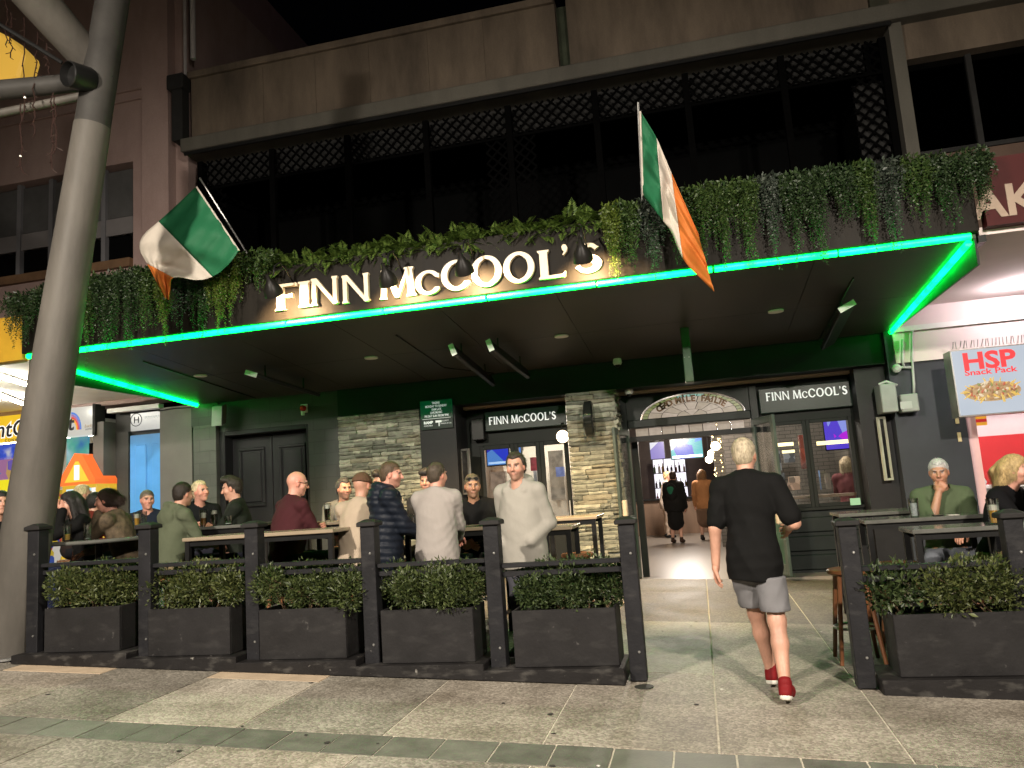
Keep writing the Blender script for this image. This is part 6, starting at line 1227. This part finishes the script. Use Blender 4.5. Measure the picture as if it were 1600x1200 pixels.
    paint(sm(np.hypot((np.abs(lx)-.031)*.8, zx-.008), .019)*frt, sk*.62, .8); paint(((np.hypot((np.abs(lx)-.031)*.62, zx-.008) < .0075) & frt)*1., (.30, .26, .24)); paint(((np.hypot(np.abs(lx)-.031, zx-.008) < .0055) & frt)*1., (.03, .02, .015)); paint(((np.abs(zx-.016) < .003) & (np.abs(np.abs(lx)-.031) < .014) & frt)*1., (.06, .035, .025), .8)
    hc = np.array((hair or {}).get('col', (.1, .07, .05))); paint(((np.abs(zx-.029-.12*(np.abs(lx)-.03)*0) < .0055) & (np.abs(np.abs(lx)-.034) < .021) & frt)*1., hc*.5+.01, .75)
    if 'stubble' in feat or 'beard' in feat: paint(np.clip((-.028-zx)/.02, 0, 1)*(fx > -.01)*(np.hypot(lx, zx+.058) > .012), hc*.6+sk*.25 if 'stubble' in feat else hc, .55 if 'stubble' in feat else .9)
    if hair and hair['kind'] in ('fade', 'crop'): nrm = (-.5*fx+.85*zx); paint(((nrm > .01) & (zx > -.03))*1., hc, .85); paint(np.clip((-.01-fx)/.03, 0, 1)*np.clip((zx+.06)/.04, 0, 1)*(1-frt), hc*.7+sk*.3, .6)
    Vs.append(V); Fs.append(F); Cs.append(C)
    for i, sd in enumerate((1, -1)):
        f_ = WR[i]-EL[i]; f_ /= np.linalg.norm(f_); hn = HD[i]; pal = -up if hn in ('table', 'tablein', 'drink', 'front', 'lap') else (np.array([-sd, .0, 0]) if hn not in ('mouth', 'chin') else np.array([-sd*.2, 1., .1]))
        if hn in ('mouth', 'chin'): f_ = up*.75+xx*-sd*.5+np.array([0, .25, 0])
        if hn == 'pocket': continue
        V, F = hand(WR[i]-f_*.0, f_, pal, -sd if hn not in ('mouth', 'chin') else sd, curl if hn not in ('mouth', 'chin', 'cross', 'cross2') else 60, s*1.02).mesh(.0052*max(1, q*.9)); Vs.append(V); Fs.append(F); kn_ = .95+.08*np.sin(V[:, 0]*90); Cs.append((sk*np.array([1.04, .95, .93]))[None]*kn_[:, None])
    off = np.cumsum([0]+[len(v) for v in Vs])[:-1]
    L3 = Vector((loc.x, loc.y, base)); WL[t.name] = Vector((0, 0, 0))
    def mk(name, V, F, mat, parent=t, col=None, **kw): return npmesh(name, V, F, mat, parent, True, (0, 0, 0), col, **kw)
    mk('body', np.concatenate(Vs), np.concatenate([f_+o_ for f_, o_ in zip(Fs, off)]), skinmat(), col=np.concatenate(Cs))
    # ---- top garment
    k_ = top['kind']; e = top.get('e', .012); sd0 = sum(ord(c_)*(i_+7) for i_, c_ in enumerate(label)) % 997; S = SDF(); torso(S, 0); ak = .018; to = {'tee': .42, 'polo': .44, 'shirt34': .8}.get(k_, 1.0 if 'pocket' not in hands else 1.0); arms(S, .0 if k_ in ('tee', 'polo') else .003, to, ak)
    if k_ in ('tee', 'polo'):
        for i in (0, 1): S.cone(SHs[i], SHs[i]+(EL[i]-SHs[i])*.78, .057*s, .060*s, .02)
    hem = (-.14 if pose == 'sit' else -.17)*s if k_ != 'longtee' else -.2*s; hem = top.get('hem', hem)
    if pose != 'sit': S.ell(pel-up*.06*s, np.array([.182*g, .138*g, .34])*s, None, .05)
    if k_ == 'hoodie': S.ell(bel+tu*.02*s, np.array([.162, .128, .30])*s*g, np.stack([sx_, -tf, tu], 1), .06)
    if k_ in ('hoodie', 'blazer', 'puffer', 'shirt'): S.ell(bel+tu*.06*s, np.array([.158*g, .122*g, .30])*s, np.stack([sx_, -tf, tu], 1), .05)
    if k_ == 'hoodie' or 'hood' in top:
        for a in range(-121, 120, 22): ra_ = R_(a); c0 = nb+up*.03*s+np.array([math.sin(ra_)*.108, math.cos(ra_)*.108-.012, -.03+.07*math.cos(ra_)])*s; a2 = R_(a+22); c1 = nb+up*.03*s+np.array([math.sin(a2)*.108, math.cos(a2)*.108-.012, -.03+.07*math.cos(a2)])*s; S.cone(c0, c1, .026*s, .026*s, .006)
        S.ell(nb+np.array([0, .105, -.06])*s, np.array([.125, .062, .11])*s, None, .012)
    elif k_ in ('polo', 'shirt', 'blazer', 'jacket', 'shirt34', 'puffer'):
        for a in range(-150, 150, 25): ra_, a2 = R_(a), R_(a+25); P0 = lambda w: nb+np.array([math.sin(w)*.068, math.cos(w)*.062-.012, .012+.02*math.cos(w)])*s; S.cone(P0(ra_), P0(a2), .017*s, .017*s, .012)
    amp = top.get('wr', .007)
    def gpost(D, X, Y_, Z):
        D = D+wr(X, Y_, Z, sd0, amp, 13/s)
        if k_ == 'puffer': D = D-.011*np.abs(np.sin((Z-.1*Y_)*math.pi/.062))+.004
        D = np.maximum(D, (pz+hem)-Z+.012*np.sin(X*11)+.006*np.sin(Y_*17)) if pose != 'sit' else np.maximum(D, (pel[2]-.06*s)-Z+.008*np.sin(X*11))
        nc = nb+up*.055*s+fw*.035*s; return np.maximum(D, .072*s-np.sqrt((X-nc[0])**2+(Y_-nc[1])**2+((Z-nc[2])*.8)**2)) if k_ not in ('hoodie',) else np.maximum(D, .062*s-np.sqrt((X-nb[0])**2+(Y_-nb[1]+.062*s)**2+((Z-nb[2]-.06*s)*.62)**2))
    V, F = S.mesh(.0122*q, e, gpost); gm = mk({'tee': 't_shirt', 'polo': 'polo_shirt', 'shirt': 'shirt', 'shirt34': 'shirt', 'hoodie': 'hoodie', 'blazer': 'blazer', 'jacket': 'jacket', 'puffer': 'puffer_jacket', 'sweater': 'sweater'}[k_], V, F, top.get('mat') or cloth(top['col'], top.get('rough', .85)))
    # ---- trousers, shorts or skirt
    lk = legs['kind']; S = SDF(); S.ell(pel, np.array([.155*(.5+.5*g), .122*(.5+.5*g), .13])*s, None, .05)
    if lk == 'skirt': S.cone(pel-up*.1*s, pel-up*.42*s, .16*s, .19*s, .05)
    limbs(S, 0, {'trousers': 1., 'shorts': .44, 'skirt': .3}[lk])
    if lk == 'shorts':
        for i in (0, 1): S.cone(HIP[i], HIP[i]+(KN[i]-HIP[i])*1.05, .078*s, .082*s, .03)
    shc = (KN[0][2]+.05*s) if (lk == 'shorts' and pose != 'sit') else -9.
    V, F = S.mesh(.0145*q, .014, lambda D, X, Y_, Z: np.maximum(np.maximum(D+wr(X, Y_, Z, sd0+3, .006, 15), shc-Z), Z-(pel[2]+(.02*s if pose == 'sit' else hem+.03)))); mk(lk, V, F, cloth(legs['col']))
    # ---- shoes
    for i in (0, 1):
        S = SDF(); A, B = AN[i], TO[i]; d = (B-A); S.cone(A-up*.03*s+np.array([0, .03, 0]), A+d*.55-up*.018, .040*s, .040*s, .03); S.cone(A+d*.5-up*.02, B+d*.12-up*.0, .042*s, .032*s, .03); S.cone(A, A+up*.03, .043*s, .041*s, .02)
        sole = min(A[2]-.083, 9) if not (pose == 'walk' and i == 1) else .003
        V, F = S.mesh(.009*q, .003, lambda D, X, Y_, Z: np.maximum(D, sole-Z)); o = mk('shoe', V, F, cloth(shoes, .6))
        if 'sole' in feat:
            dn = d/np.linalg.norm(d); nrm = np.cross(np.cross(dn, up), dn); nrm /= np.linalg.norm(nrm); S2 = SDF(); S2.cone(A-up*.03+np.array([0, .03, 0])-nrm*.028, B+d*.1-nrm*.026, .036*s, .030*s); c0 = A-up*.03-nrm*.03
            V, F = S2.mesh(.009, .004, lambda D, X, Y_, Z: np.maximum(D, np.abs((X-c0[0])*nrm[0]+(Y_-c0[1])*nrm[1]+(Z-c0[2])*nrm[2]+.012)-.016)); mk('sole', V, F, cloth((.6, .58, .52), .6), o)
    # ---- hair
    if hair and hair['kind'] != 'bald':
        hk = hair['kind']; th = {'buzz': .004, 'fade': .009, 'crop': .008, 'short': .013, 'quiff': .014, 'long': .016, 'bun': .010, 'pony': .012, 'cap': .016}[hk]; S = SDF(); S.ell(h(-.012, 0, .028), np.array([.076, .098, .094])*s, M, .03); S.ell(h(-.03, 0, -.02), np.array([.066, .07, .07])*s, M, .03)
        if hk == 'quiff': S.cone(h(.06, .035, .105), h(.065, -.04, .108), .024*s, .026*s, .03); S.cone(h(0, 0, .11), h(.05, 0, .115), .03*s, .028*s, .03)
        if hk in ('long', 'pony'):
            for l_ in (-.055, -.02, .02, .055): S.cone(h(-.075, l_, .0), h(-.085-.0*l_, l_*1.25, -.25 if hk == 'long' else -.1), .036*s, .026*s, .03)
            if hk == 'long':
                for sd in (1, -1): S.cone(h(.01, sd*.074, .04), h(.03, sd*.085, -.17), .024*s, .022*s, .03)
            else: S.cone(h(-.1, 0, .04), h(-.15, 0, -.02), .03*s, .028*s, .02); S.cone(h(-.15, 0, -.02), h(-.13, 0, -.2), .028*s, .016*s, .02)
        if hk == 'bun': S.ell(h(-.115, 0, -.015), np.array([.045, .04, .045])*s, M, .015)
        hl = hair.get('line', .082); a1, b1 = (hl, .072), (-.055, -.078 if hk not in ('long', 'pony') else -.3)
        if hk in ('fade',): b1 = (-.09, .0)
        nn_ = math.hypot(b1[0]-a1[0], b1[1]-a1[1]); nf, nzz = (b1[1]-a1[1])/nn_, -(b1[0]-a1[0])/nn_
        Mi = M.T/s
        def hpost(D, X, Y_, Z):
            x, y, z = X-headc[0], Y_-headc[1], Z-headc[2]; l_ = Mi[0, 0]*x+Mi[0, 1]*y+Mi[0, 2]*z; f2 = -(Mi[1, 0]*x+Mi[1, 1]*y+Mi[1, 2]*z); z2 = Mi[2, 0]*x+Mi[2, 1]*y+Mi[2, 2]*z
            D = D-(.0012 if hk in ('crop', 'fade', 'buzz') else .0022)*np.sin(l_*210+9*np.sin(z2*25))*np.sin(f2*120+z2*90); hz_ = .070-(.082-hl)+.0*z2-1.6*np.maximum(0, .03-np.abs(l_))*.12+.16*np.abs(l_)*(hk in ('short', 'crop')); cut = np.minimum(np.minimum(hz_-z2+0*f2, np.maximum(f2-.020-.25*np.maximum(z2, 0), -.014-z2)), np.maximum(f2+.038, -.082-z2))
            if hk in ('long', 'bun', 'pony'): cut = np.where(z2 > .06, f2-.085, f2-.035-.1*np.maximum(0, z2-.0)*5)
            ear = np.maximum(np.abs(l_)*0+.0, 0); thn = np.clip(-cut/.022, 0, 1); low = np.clip((z2+.01)/.06, .25, 1) if hk in ('fade', 'crop', 'quiff', 'buzz') else 1.; D = D+th*s*(1-thn*low); return np.maximum(D, cut*s) if hk != 'cap' else np.maximum(D-th*s*(1-thn*low), (.03-z2-.12*f2)*s)
        V, F = S.mesh(.0065*q, th*s, hpost)
        if len(F) and hk != 'cap':
            rr = np.random.RandomState(sd0); nrm = V-headc; nrm /= np.linalg.norm(nrm, axis=1)[:, None]; ns = int((2800 if hk not in ('long', 'pony', 'bun') else 6500)/q); kk = rr.randint(0, len(V), ns); dn = M@(np.array([0, .75, -.35]) if hk not in ('long', 'pony') else np.array([0, .35, -.95])); flow = dn[None]+rr.normal(size=(ns, 3))*(.35 if hk not in ('long', 'pony', 'bun') else .14)+nrm[kk]*(.55 if hk in ('short', 'quiff', 'crop', 'fade', 'buzz') else .12); flow /= np.linalg.norm(flow, axis=1)[:, None]
            ln_ = ({'buzz': .006, 'fade': .010, 'crop': .010, 'short': .020, 'quiff': .020}.get(hk, .055)*s*rr.uniform(.5, 1.2, ns))[:, None]; sd_ = np.cross(flow, nrm[kk]); sd_ /= np.linalg.norm(sd_, axis=1)[:, None]+1e-9; P0_ = V[kk]-nrm[kk]*.002
            SV = np.stack([P0_-sd_*.0016, P0_+sd_*.0016, P0_+flow*ln_*.6+sd_*.001, P0_+flow*ln_], 1).reshape(-1, 3); SF = np.arange(ns*4).reshape(-1, 4)+len(V); V = np.concatenate([V, SV]); F = np.concatenate([F, SF])
        if len(F): mk('hair' if hk != 'cap' else 'cap', V, F, hairmat(tuple(hair['col'])) if hk != 'cap' else cloth(hair['col']))
        if hk == 'cap': V, F = SDF().cone(h(.06, .05, .06), h(.06, -.05, .06), .02*s, .02*s).cone(h(.09, .03, .05), h(.09, -.03, .05), .015*s, .015*s).mesh(.008); mk('cap_band', V, F, cloth(hair['col']))
    if 'glasses' in feat or 'sunglasses' in feat:
        up_ = 'sunglasses' in feat; zo, fo = (.075, -.002) if up_ else (.008, 0); mb = MB()
        for sd in (1, -1):
            c = h(.104+fo-(.03 if up_ else 0), sd*.032, zo); e1 = M@np.array([1., 0, 0]); e2 = M@np.array([0, .0, 1.]); pts = [c+(e1*math.cos(R_(a))*.024+e2*math.sin(R_(a))*.018)*s for a in range(0, 361, 30)]
            mb.tube(pts, .0028, 5, False); mb.tube([h(.1+fo-(.03 if up_ else 0), sd*.056, zo+.004), h(.0, sd*.084, zo+.004), h(-.02, sd*.082, zo-.01)], .0028, 5)
            if up_: mb.add(pts[:-1], [tuple(range(12))])
        mb.tube([h(.108+fo-(.03 if up_ else 0), .01, zo+.005), h(.108+fo-(.03 if up_ else 0), -.01, zo+.005)], .0028, 5); npmesh_mb(mb, 'sunglasses' if up_ else 'glasses', BLACK, t)
    WL[t.name] = loc; t['_h'] = 0; del t['_h']
    info = dict(t=t, nb=nb, pel=pel, che=che, fw=fw, s=s, loc=loc, ph=ph, HIP=HIP, mk=mk, WR=WR)
    if pose == 'sit' and stool_label:
        pw = np.array([pel[0]*c_-pel[1]*s_, pel[0]*s_+pel[1]*c_]); stool(stool_label, loc.x+pw[0], loc.y+pw[1], max(.5, sh-.035))
    return info
def npmesh_mb(mb, name, mat, t):
    me = bpy.data.meshes.new(name); me.from_pydata([tuple(map(float, v)) for v in mb.v], [], mb.f); me.materials.append(mat); me.update(); o = bpy.data.objects.new(name, me); link(o, t, (0, 0, 0)); return o
# face: 0 looks at the camera side, 90 to the right, 180 away, -90 to the left
BRN, DK, GRY, WHT, BLD = (.05, .03, .02), (.012, .010, .009), (.16, .15, .14), (.55, .53, .48), (.42, .30, .15)
G = 'people seated outside'
person('person in black seen only as a dark sliver left of the leaning pole', 2, 768, 7.0, 60, lean=12, hair=dict(kind='long', col=DK), top=dict(kind='sweater', col=(.012, .012, .013)), legs=dict(kind='trousers', col=(.012, .012, .015)), stool_label='stool under the dark figure left of the leaning pole', q=1.25)
person('person in black top covering the face with both hands at the round table', 110, 769, 7.35, -35, look=(0, 14, 0), lean=16, hands=((.17, .05, .09), (.17, .05, .10)), curl=20, hair=dict(kind='long', col=DK), top=dict(kind='sweater', col=(.006,.006,.006)), legs=dict(kind='trousers', col=(.015, .02, .05)), skin='fair', stool_label='stool under the black top at the round table')
person('person in brown patterned jacket with hair bun and hand at mouth', 166, 764, 7.2, -78, look=(8, 8, 0), lean=20, hands=('mouth', 'table'), hair=dict(kind='bun', col=(.03, .018, .012)), top=dict(kind='jacket', col=(.075, .055, .035), mat=pm('camo_jacket', (.05, .04, .026), .8, .4, 14, .3, 100, col2=(.13, .095, .06))), legs=dict(kind='trousers', col=(.012, .012, .013)), skin='pink', stool_label='stool under the brown patterned jacket')
person('blond person in dark clothes turned away behind the round table', 130, 758, 9.0, 150, lean=8, hair=dict(kind='short', col=(.5, .4, .24)), top=dict(kind='shirt', col=(.03, .02, .02)), legs=dict(kind='trousers', col=(.015, .015, .02)), stool_label='stool under the blond person behind the round table', q=1.3)
person('dark haired person mostly hidden behind the hair bun', 150, 770, 8.6, 170, lean=10, hair=dict(kind='short', col=DK), top=dict(kind='shirt', col=(.12, .02, .015)), legs=dict(kind='trousers', col=(.015, .015, .02)), stool_label='stool hidden behind the hair bun', q=1.3)
person('person in navy shirt seated before the blue door', 230, 766, 8.75, 25, look=(28, 4, 0), lean=6, hands=('table', 'tablein'), hair=dict(kind='crop', col=(.10, .08, .06)), top=dict(kind='shirt', col=(.012, .016, .028)), legs=dict(kind='trousers', col=(.015, .015, .025)), skin='pink', girth=1.1, stool_label='stool under the navy shirt')
person('person in green hoodie and khaki shorts seen from behind', 286, 754, 7.45, 150, look=(10, 4, 0), lean=10, H=1.8, hands=('table', 'table'), hair=dict(kind='fade', col=(.02, .014, .01)), top=dict(kind='hoodie', col=(.085, .098, .062), e=.02, wr=.008), legs=dict(kind='shorts', col=(.20, .16, .09)), skin='mid', stool_label='stool under the green hoodie')
person('white haired person in black polo laughing behind the ale', 313, 752, 8.5, 50, look=(25, -2, -6), lean=10, hands=('table', 'drink'), hair=dict(kind='short', col=(.55, .44, .28)), top=dict(kind='polo', col=(.006, .007, .008)), legs=dict(kind='trousers', col=(.02, .02, .03)), skin='pink', girth=1.1, stool_label='stool under the laughing black polo')
person('person in dark green jacket and shorts with arms crossed', 362, 746, 8.15, -62, look=(-8, 10, 0), lean=4, H=1.84, hands=('cross', 'cross2'), hair=dict(kind='quiff', col=(.025, .02, .014)), top=dict(kind='shirt', col=(.013, .016, .012)), legs=dict(kind='shorts', col=(.012, .013, .02)), skin='fair', girth=1.15, stool_label='stool under the crossed arms')
person('bald person with glasses in maroon shirt seen from behind', 464, 737, 7.75, 148, look=(-22, 10, 0), lean=10, H=1.86, hands=('cross', 'table'), hair=dict(kind='bald', col=(.3, .25, .2)), feat=('glasses',), top=dict(kind='shirt', col=(.05, .014, .017), wr=.008), legs=dict(kind='trousers', col=(.014, .014, .015)), skin='pink', girth=1.25, stool_label='stool under the maroon shirt')
person('person in grey tee facing the street behind the cream shirt', 537, 748, 8.8, 30, look=(20, 4, 0), lean=12, hands=('table', 'drink'), hair=dict(kind='short', col=(.045, .042, .04)), top=dict(kind='tee', col=(.12, .12, .11)), legs=dict(kind='trousers', col=(.02, .02, .02)), skin='mid', feat=('stubble',), stool_label='stool under the grey tee', q=1.15)
person('person in cream shirt and brown cap seen from behind', 566, 740, 7.5, 172, look=(-6, 4, 0), lean=10, H=1.84, hands=('table', 'table'), hair=dict(kind='cap', col=(.10, .055, .035)), top=dict(kind='shirt', col=(.37, .30, .225), wr=.008, e=.018), legs=dict(kind='trousers', col=(.03, .03, .035)), skin='mid', girth=1.15, stool_label='stool under the cream shirt')
person('dark haired person in white shirt half hidden behind the puffer jacket', 596, 738, 8.6, -30, look=(-30, 2, 0), lean=6, H=1.84, hands=('table', 'table'), hair=dict(kind='quiff', col=(.02, .014, .012)), top=dict(kind='shirt', col=(.45, .41, .34)), legs=dict(kind='trousers', col=(.02, .02, .03)), skin='mid', stool_label='stool under the white shirt', q=1.15)
person('person in dark quilted puffer jacket turned to the right', 611, 738, 6.95, 118, pose='stand', look=(-14, 6, 0), lean=5, H=1.72, hands=('front', 'front'), hair=dict(kind='fade', col=(.07, .045, .025)), feat=('stubble',), top=dict(kind='puffer', col=(.010, .013, .020), rough=.45, e=.026, hood=1, wr=.004), legs=dict(kind='trousers', col=(.02, .02, .025)), skin='pink', girth=1.05)
person('dark haired person in dark jacket behind the grey blazer', 667, 736, 8.5, 10, look=(-8, 2, 0), lean=6, hands=('table', 'table'), hair=dict(kind='quiff', col=(.014, .012, .011)), top=dict(kind='jacket', col=(.02, .02, .022)), legs=dict(kind='trousers', col=(.02, .02, .02)), skin='mid', stool_label='stool behind the grey blazer', q=1.2)
person('person in pale grey blazer seen from behind', 683, 741, 7.0, 172, pose='stand', look=(-16, 2, 0), lean=4, H=1.70, hands=('front', 'front'), hair=dict(kind='fade', col=(.06, .045, .03)), top=dict(kind='blazer', col=(.29, .265, .245), wr=.008, e=.02), legs=dict(kind='trousers', col=(.03, .03, .04)), skin='pink', girth=1.08)
person('person in black jacket with sunglasses on head and clasped hands on the table', 737, 741, 8.15, 8, look=(14, 4, 0), lean=12, H=1.82, hands=((.37, .03, -.36), (.37, .02, -.37)), hair=dict(kind='crop', col=(.09, .07, .05)), feat=('sunglasses', 'stubble'), top=dict(kind='jacket', col=(.007, .007, .007), e=.018), legs=dict(kind='trousers', col=(.03, .04, .06)), skin='tan', girth=1.15, stool_label='stool under the black jacket with clasped hands')
hd = person('person in pale grey hoodie standing behind the barrier looking at the camera', 805, 717, 6.85, -18, pose='stand', look=(14, 4, 0), lean=2, H=1.76, hands=('pocket', 'pocket'), hair=dict(kind='short', col=(.035, .025, .018)), feat=('stubble',), top=dict(kind='hoodie', col=(.30, .285, .25), e=.016, wr=.005), legs=dict(kind='trousers', col=(.05, .05, .06)), skin='fair', girth=1.12)
for sd in (-1, 1): o = npmesh_mb(MB().tube([hd['nb']+np.array([sd*.035, -.135, -.02]), hd['nb']+np.array([sd*.04, -.182, -.10]), hd['nb']+np.array([sd*.045, -.196, -.20])], .004, 6), 'drawstring', cloth((.12, .11, .10)), hd['t'])
w = person('person in black t-shirt, grey shorts and red shoes walking toward the entrance', 1160, 685, 6.05, 168, pose='walk', look=(-6, 4, 0), lean=5, H=1.79, hands=((-.02, .28, -.63), (.22, .23, -.36)), hair=dict(kind='crop', col=(.40, .34, .24)), feat=('sole',), top=dict(kind='tee', col=(.0055, .0055, .0055), e=.013, wr=.008, hem=-.17), legs=dict(kind='shorts', col=(.15, .148, .155)), skin='fair', girth=1.0, shoes=(.16, .010, .012), curl=22, q=.85)
person('person in olive green polo resting chin on hand at the right table', 1464, 717, 8.25, -12, look=(-6, 8, 0), lean=10, H=1.82, hands=('table', 'chin'), hair=dict(kind='crop', col=(.42, .42, .41)), top=dict(kind='polo', col=(.075, .10, .055), e=.018), legs=dict(kind='trousers', col=(.12, .13, .15)), skin='tan', girth=1.15, stool_label='stool under the olive green polo')
person('blond person in black top leaning in at the right edge', 1583, 711, 7.35, 50, look=(10, 6, 0), lean=18, H=1.76, hands=('table', 'table'), hair=dict(kind='pony', col=(.38, .27, .12)), top=dict(kind='tee', col=(.005, .005, .006)), legs=dict(kind='trousers', col=(.15, .10, .05)), skin='pink', stool_label='stool under the black top at the right edge')
person('person in pale green sweater cut off by the right edge of the picture', 1632, 722, 6.95, -60, lean=14, H=1.72, hands=('table', 'table'), hair=dict(kind='long', col=(.1, .06, .03)), top=dict(kind='sweater', col=(.34, .40, .35)), legs=dict(kind='trousers', col=(.05, .06, .08)), skin='fair', stool_label='stool under the pale green sweater', q=1.2)
# inside the pub
b1 = person('person in black with a green printed backpack walking inside the pub', 1051, 739, 20, 165, pose='stand', H=1.74, floor=FZ, hands=('hang', 'hang'), hair=dict(kind='short', col=(.04, .02, .012)), top=dict(kind='jacket', col=(.012, .012, .012), e=.03), legs=dict(kind='skirt', col=(.012, .012, .012)), girth=1.2, q=1.6, shoes=(.03, .015, .01))
person('long haired person in tan top and brown skirt walking inside the pub', 1096, 740, 20.4, 170, pose='stand', H=1.74, floor=FZ, hands=('hang', 'swingf'), hair=dict(kind='long', col=(.22, .11, .045)), top=dict(kind='sweater', col=(.42, .20, .09)), legs=dict(kind='skirt', col=(.16, .10, .07)), q=1.6, shoes=(.015, .012, .012))
person('blond person in white leaning at the bar behind the backpack', 1042, 735, 22, 100, pose='stand', H=1.78, floor=FZ, hands=('table', 'table'), hair=dict(kind='short', col=(.5, .36, .18)), top=dict(kind='shirt', col=(.6, .5, .42)), legs=dict(kind='trousers', col=(.5, .4, .32)), q=1.6)
person('grey haired person in maroon seen through the right window', 1321, 714, 14.0, 170, pose='sit', H=1.72, floor=FZ, seat=.8, hands=('table', 'table'), hair=dict(kind='long', col=(.36, .28, .18)), top=dict(kind='sweater', col=(.14, .05, .055)), legs=dict(kind='trousers', col=(.04, .03, .03)), q=1.4)
# backpack
bp = b1; P_ = bp['che']; V, F = SDF().ell(P_+np.array([0, .19, -.03]), (.15, .09, .22), None, .03).mesh(.02); 
bpo = thing('backpack', 'black backpack with green print on the person inside the pub', 'backpack', bp['loc']); bpo.rotation_euler = (0, 0, bp['ph']); WL[bpo.name] = Vector((0, 0, 0)); npmesh('bag', V, F, cloth((.012, .012, .012)), bpo, True, (0, 0, 0))
V, F = SDF().ell(P_+np.array([0, .262, .0]), (.07, .022, .11), None, .03).ell(P_+np.array([.04, .262, .05]), (.05, .02, .05), None, .02).ell(P_+np.array([-.04, .262, .05]), (.05, .02, .05), None, .02).mesh(.014); npmesh('print', V, F, cloth((.02, .12, .07)), bpo, True, (0, 0, 0)); WL[bpo.name] = bp['loc']
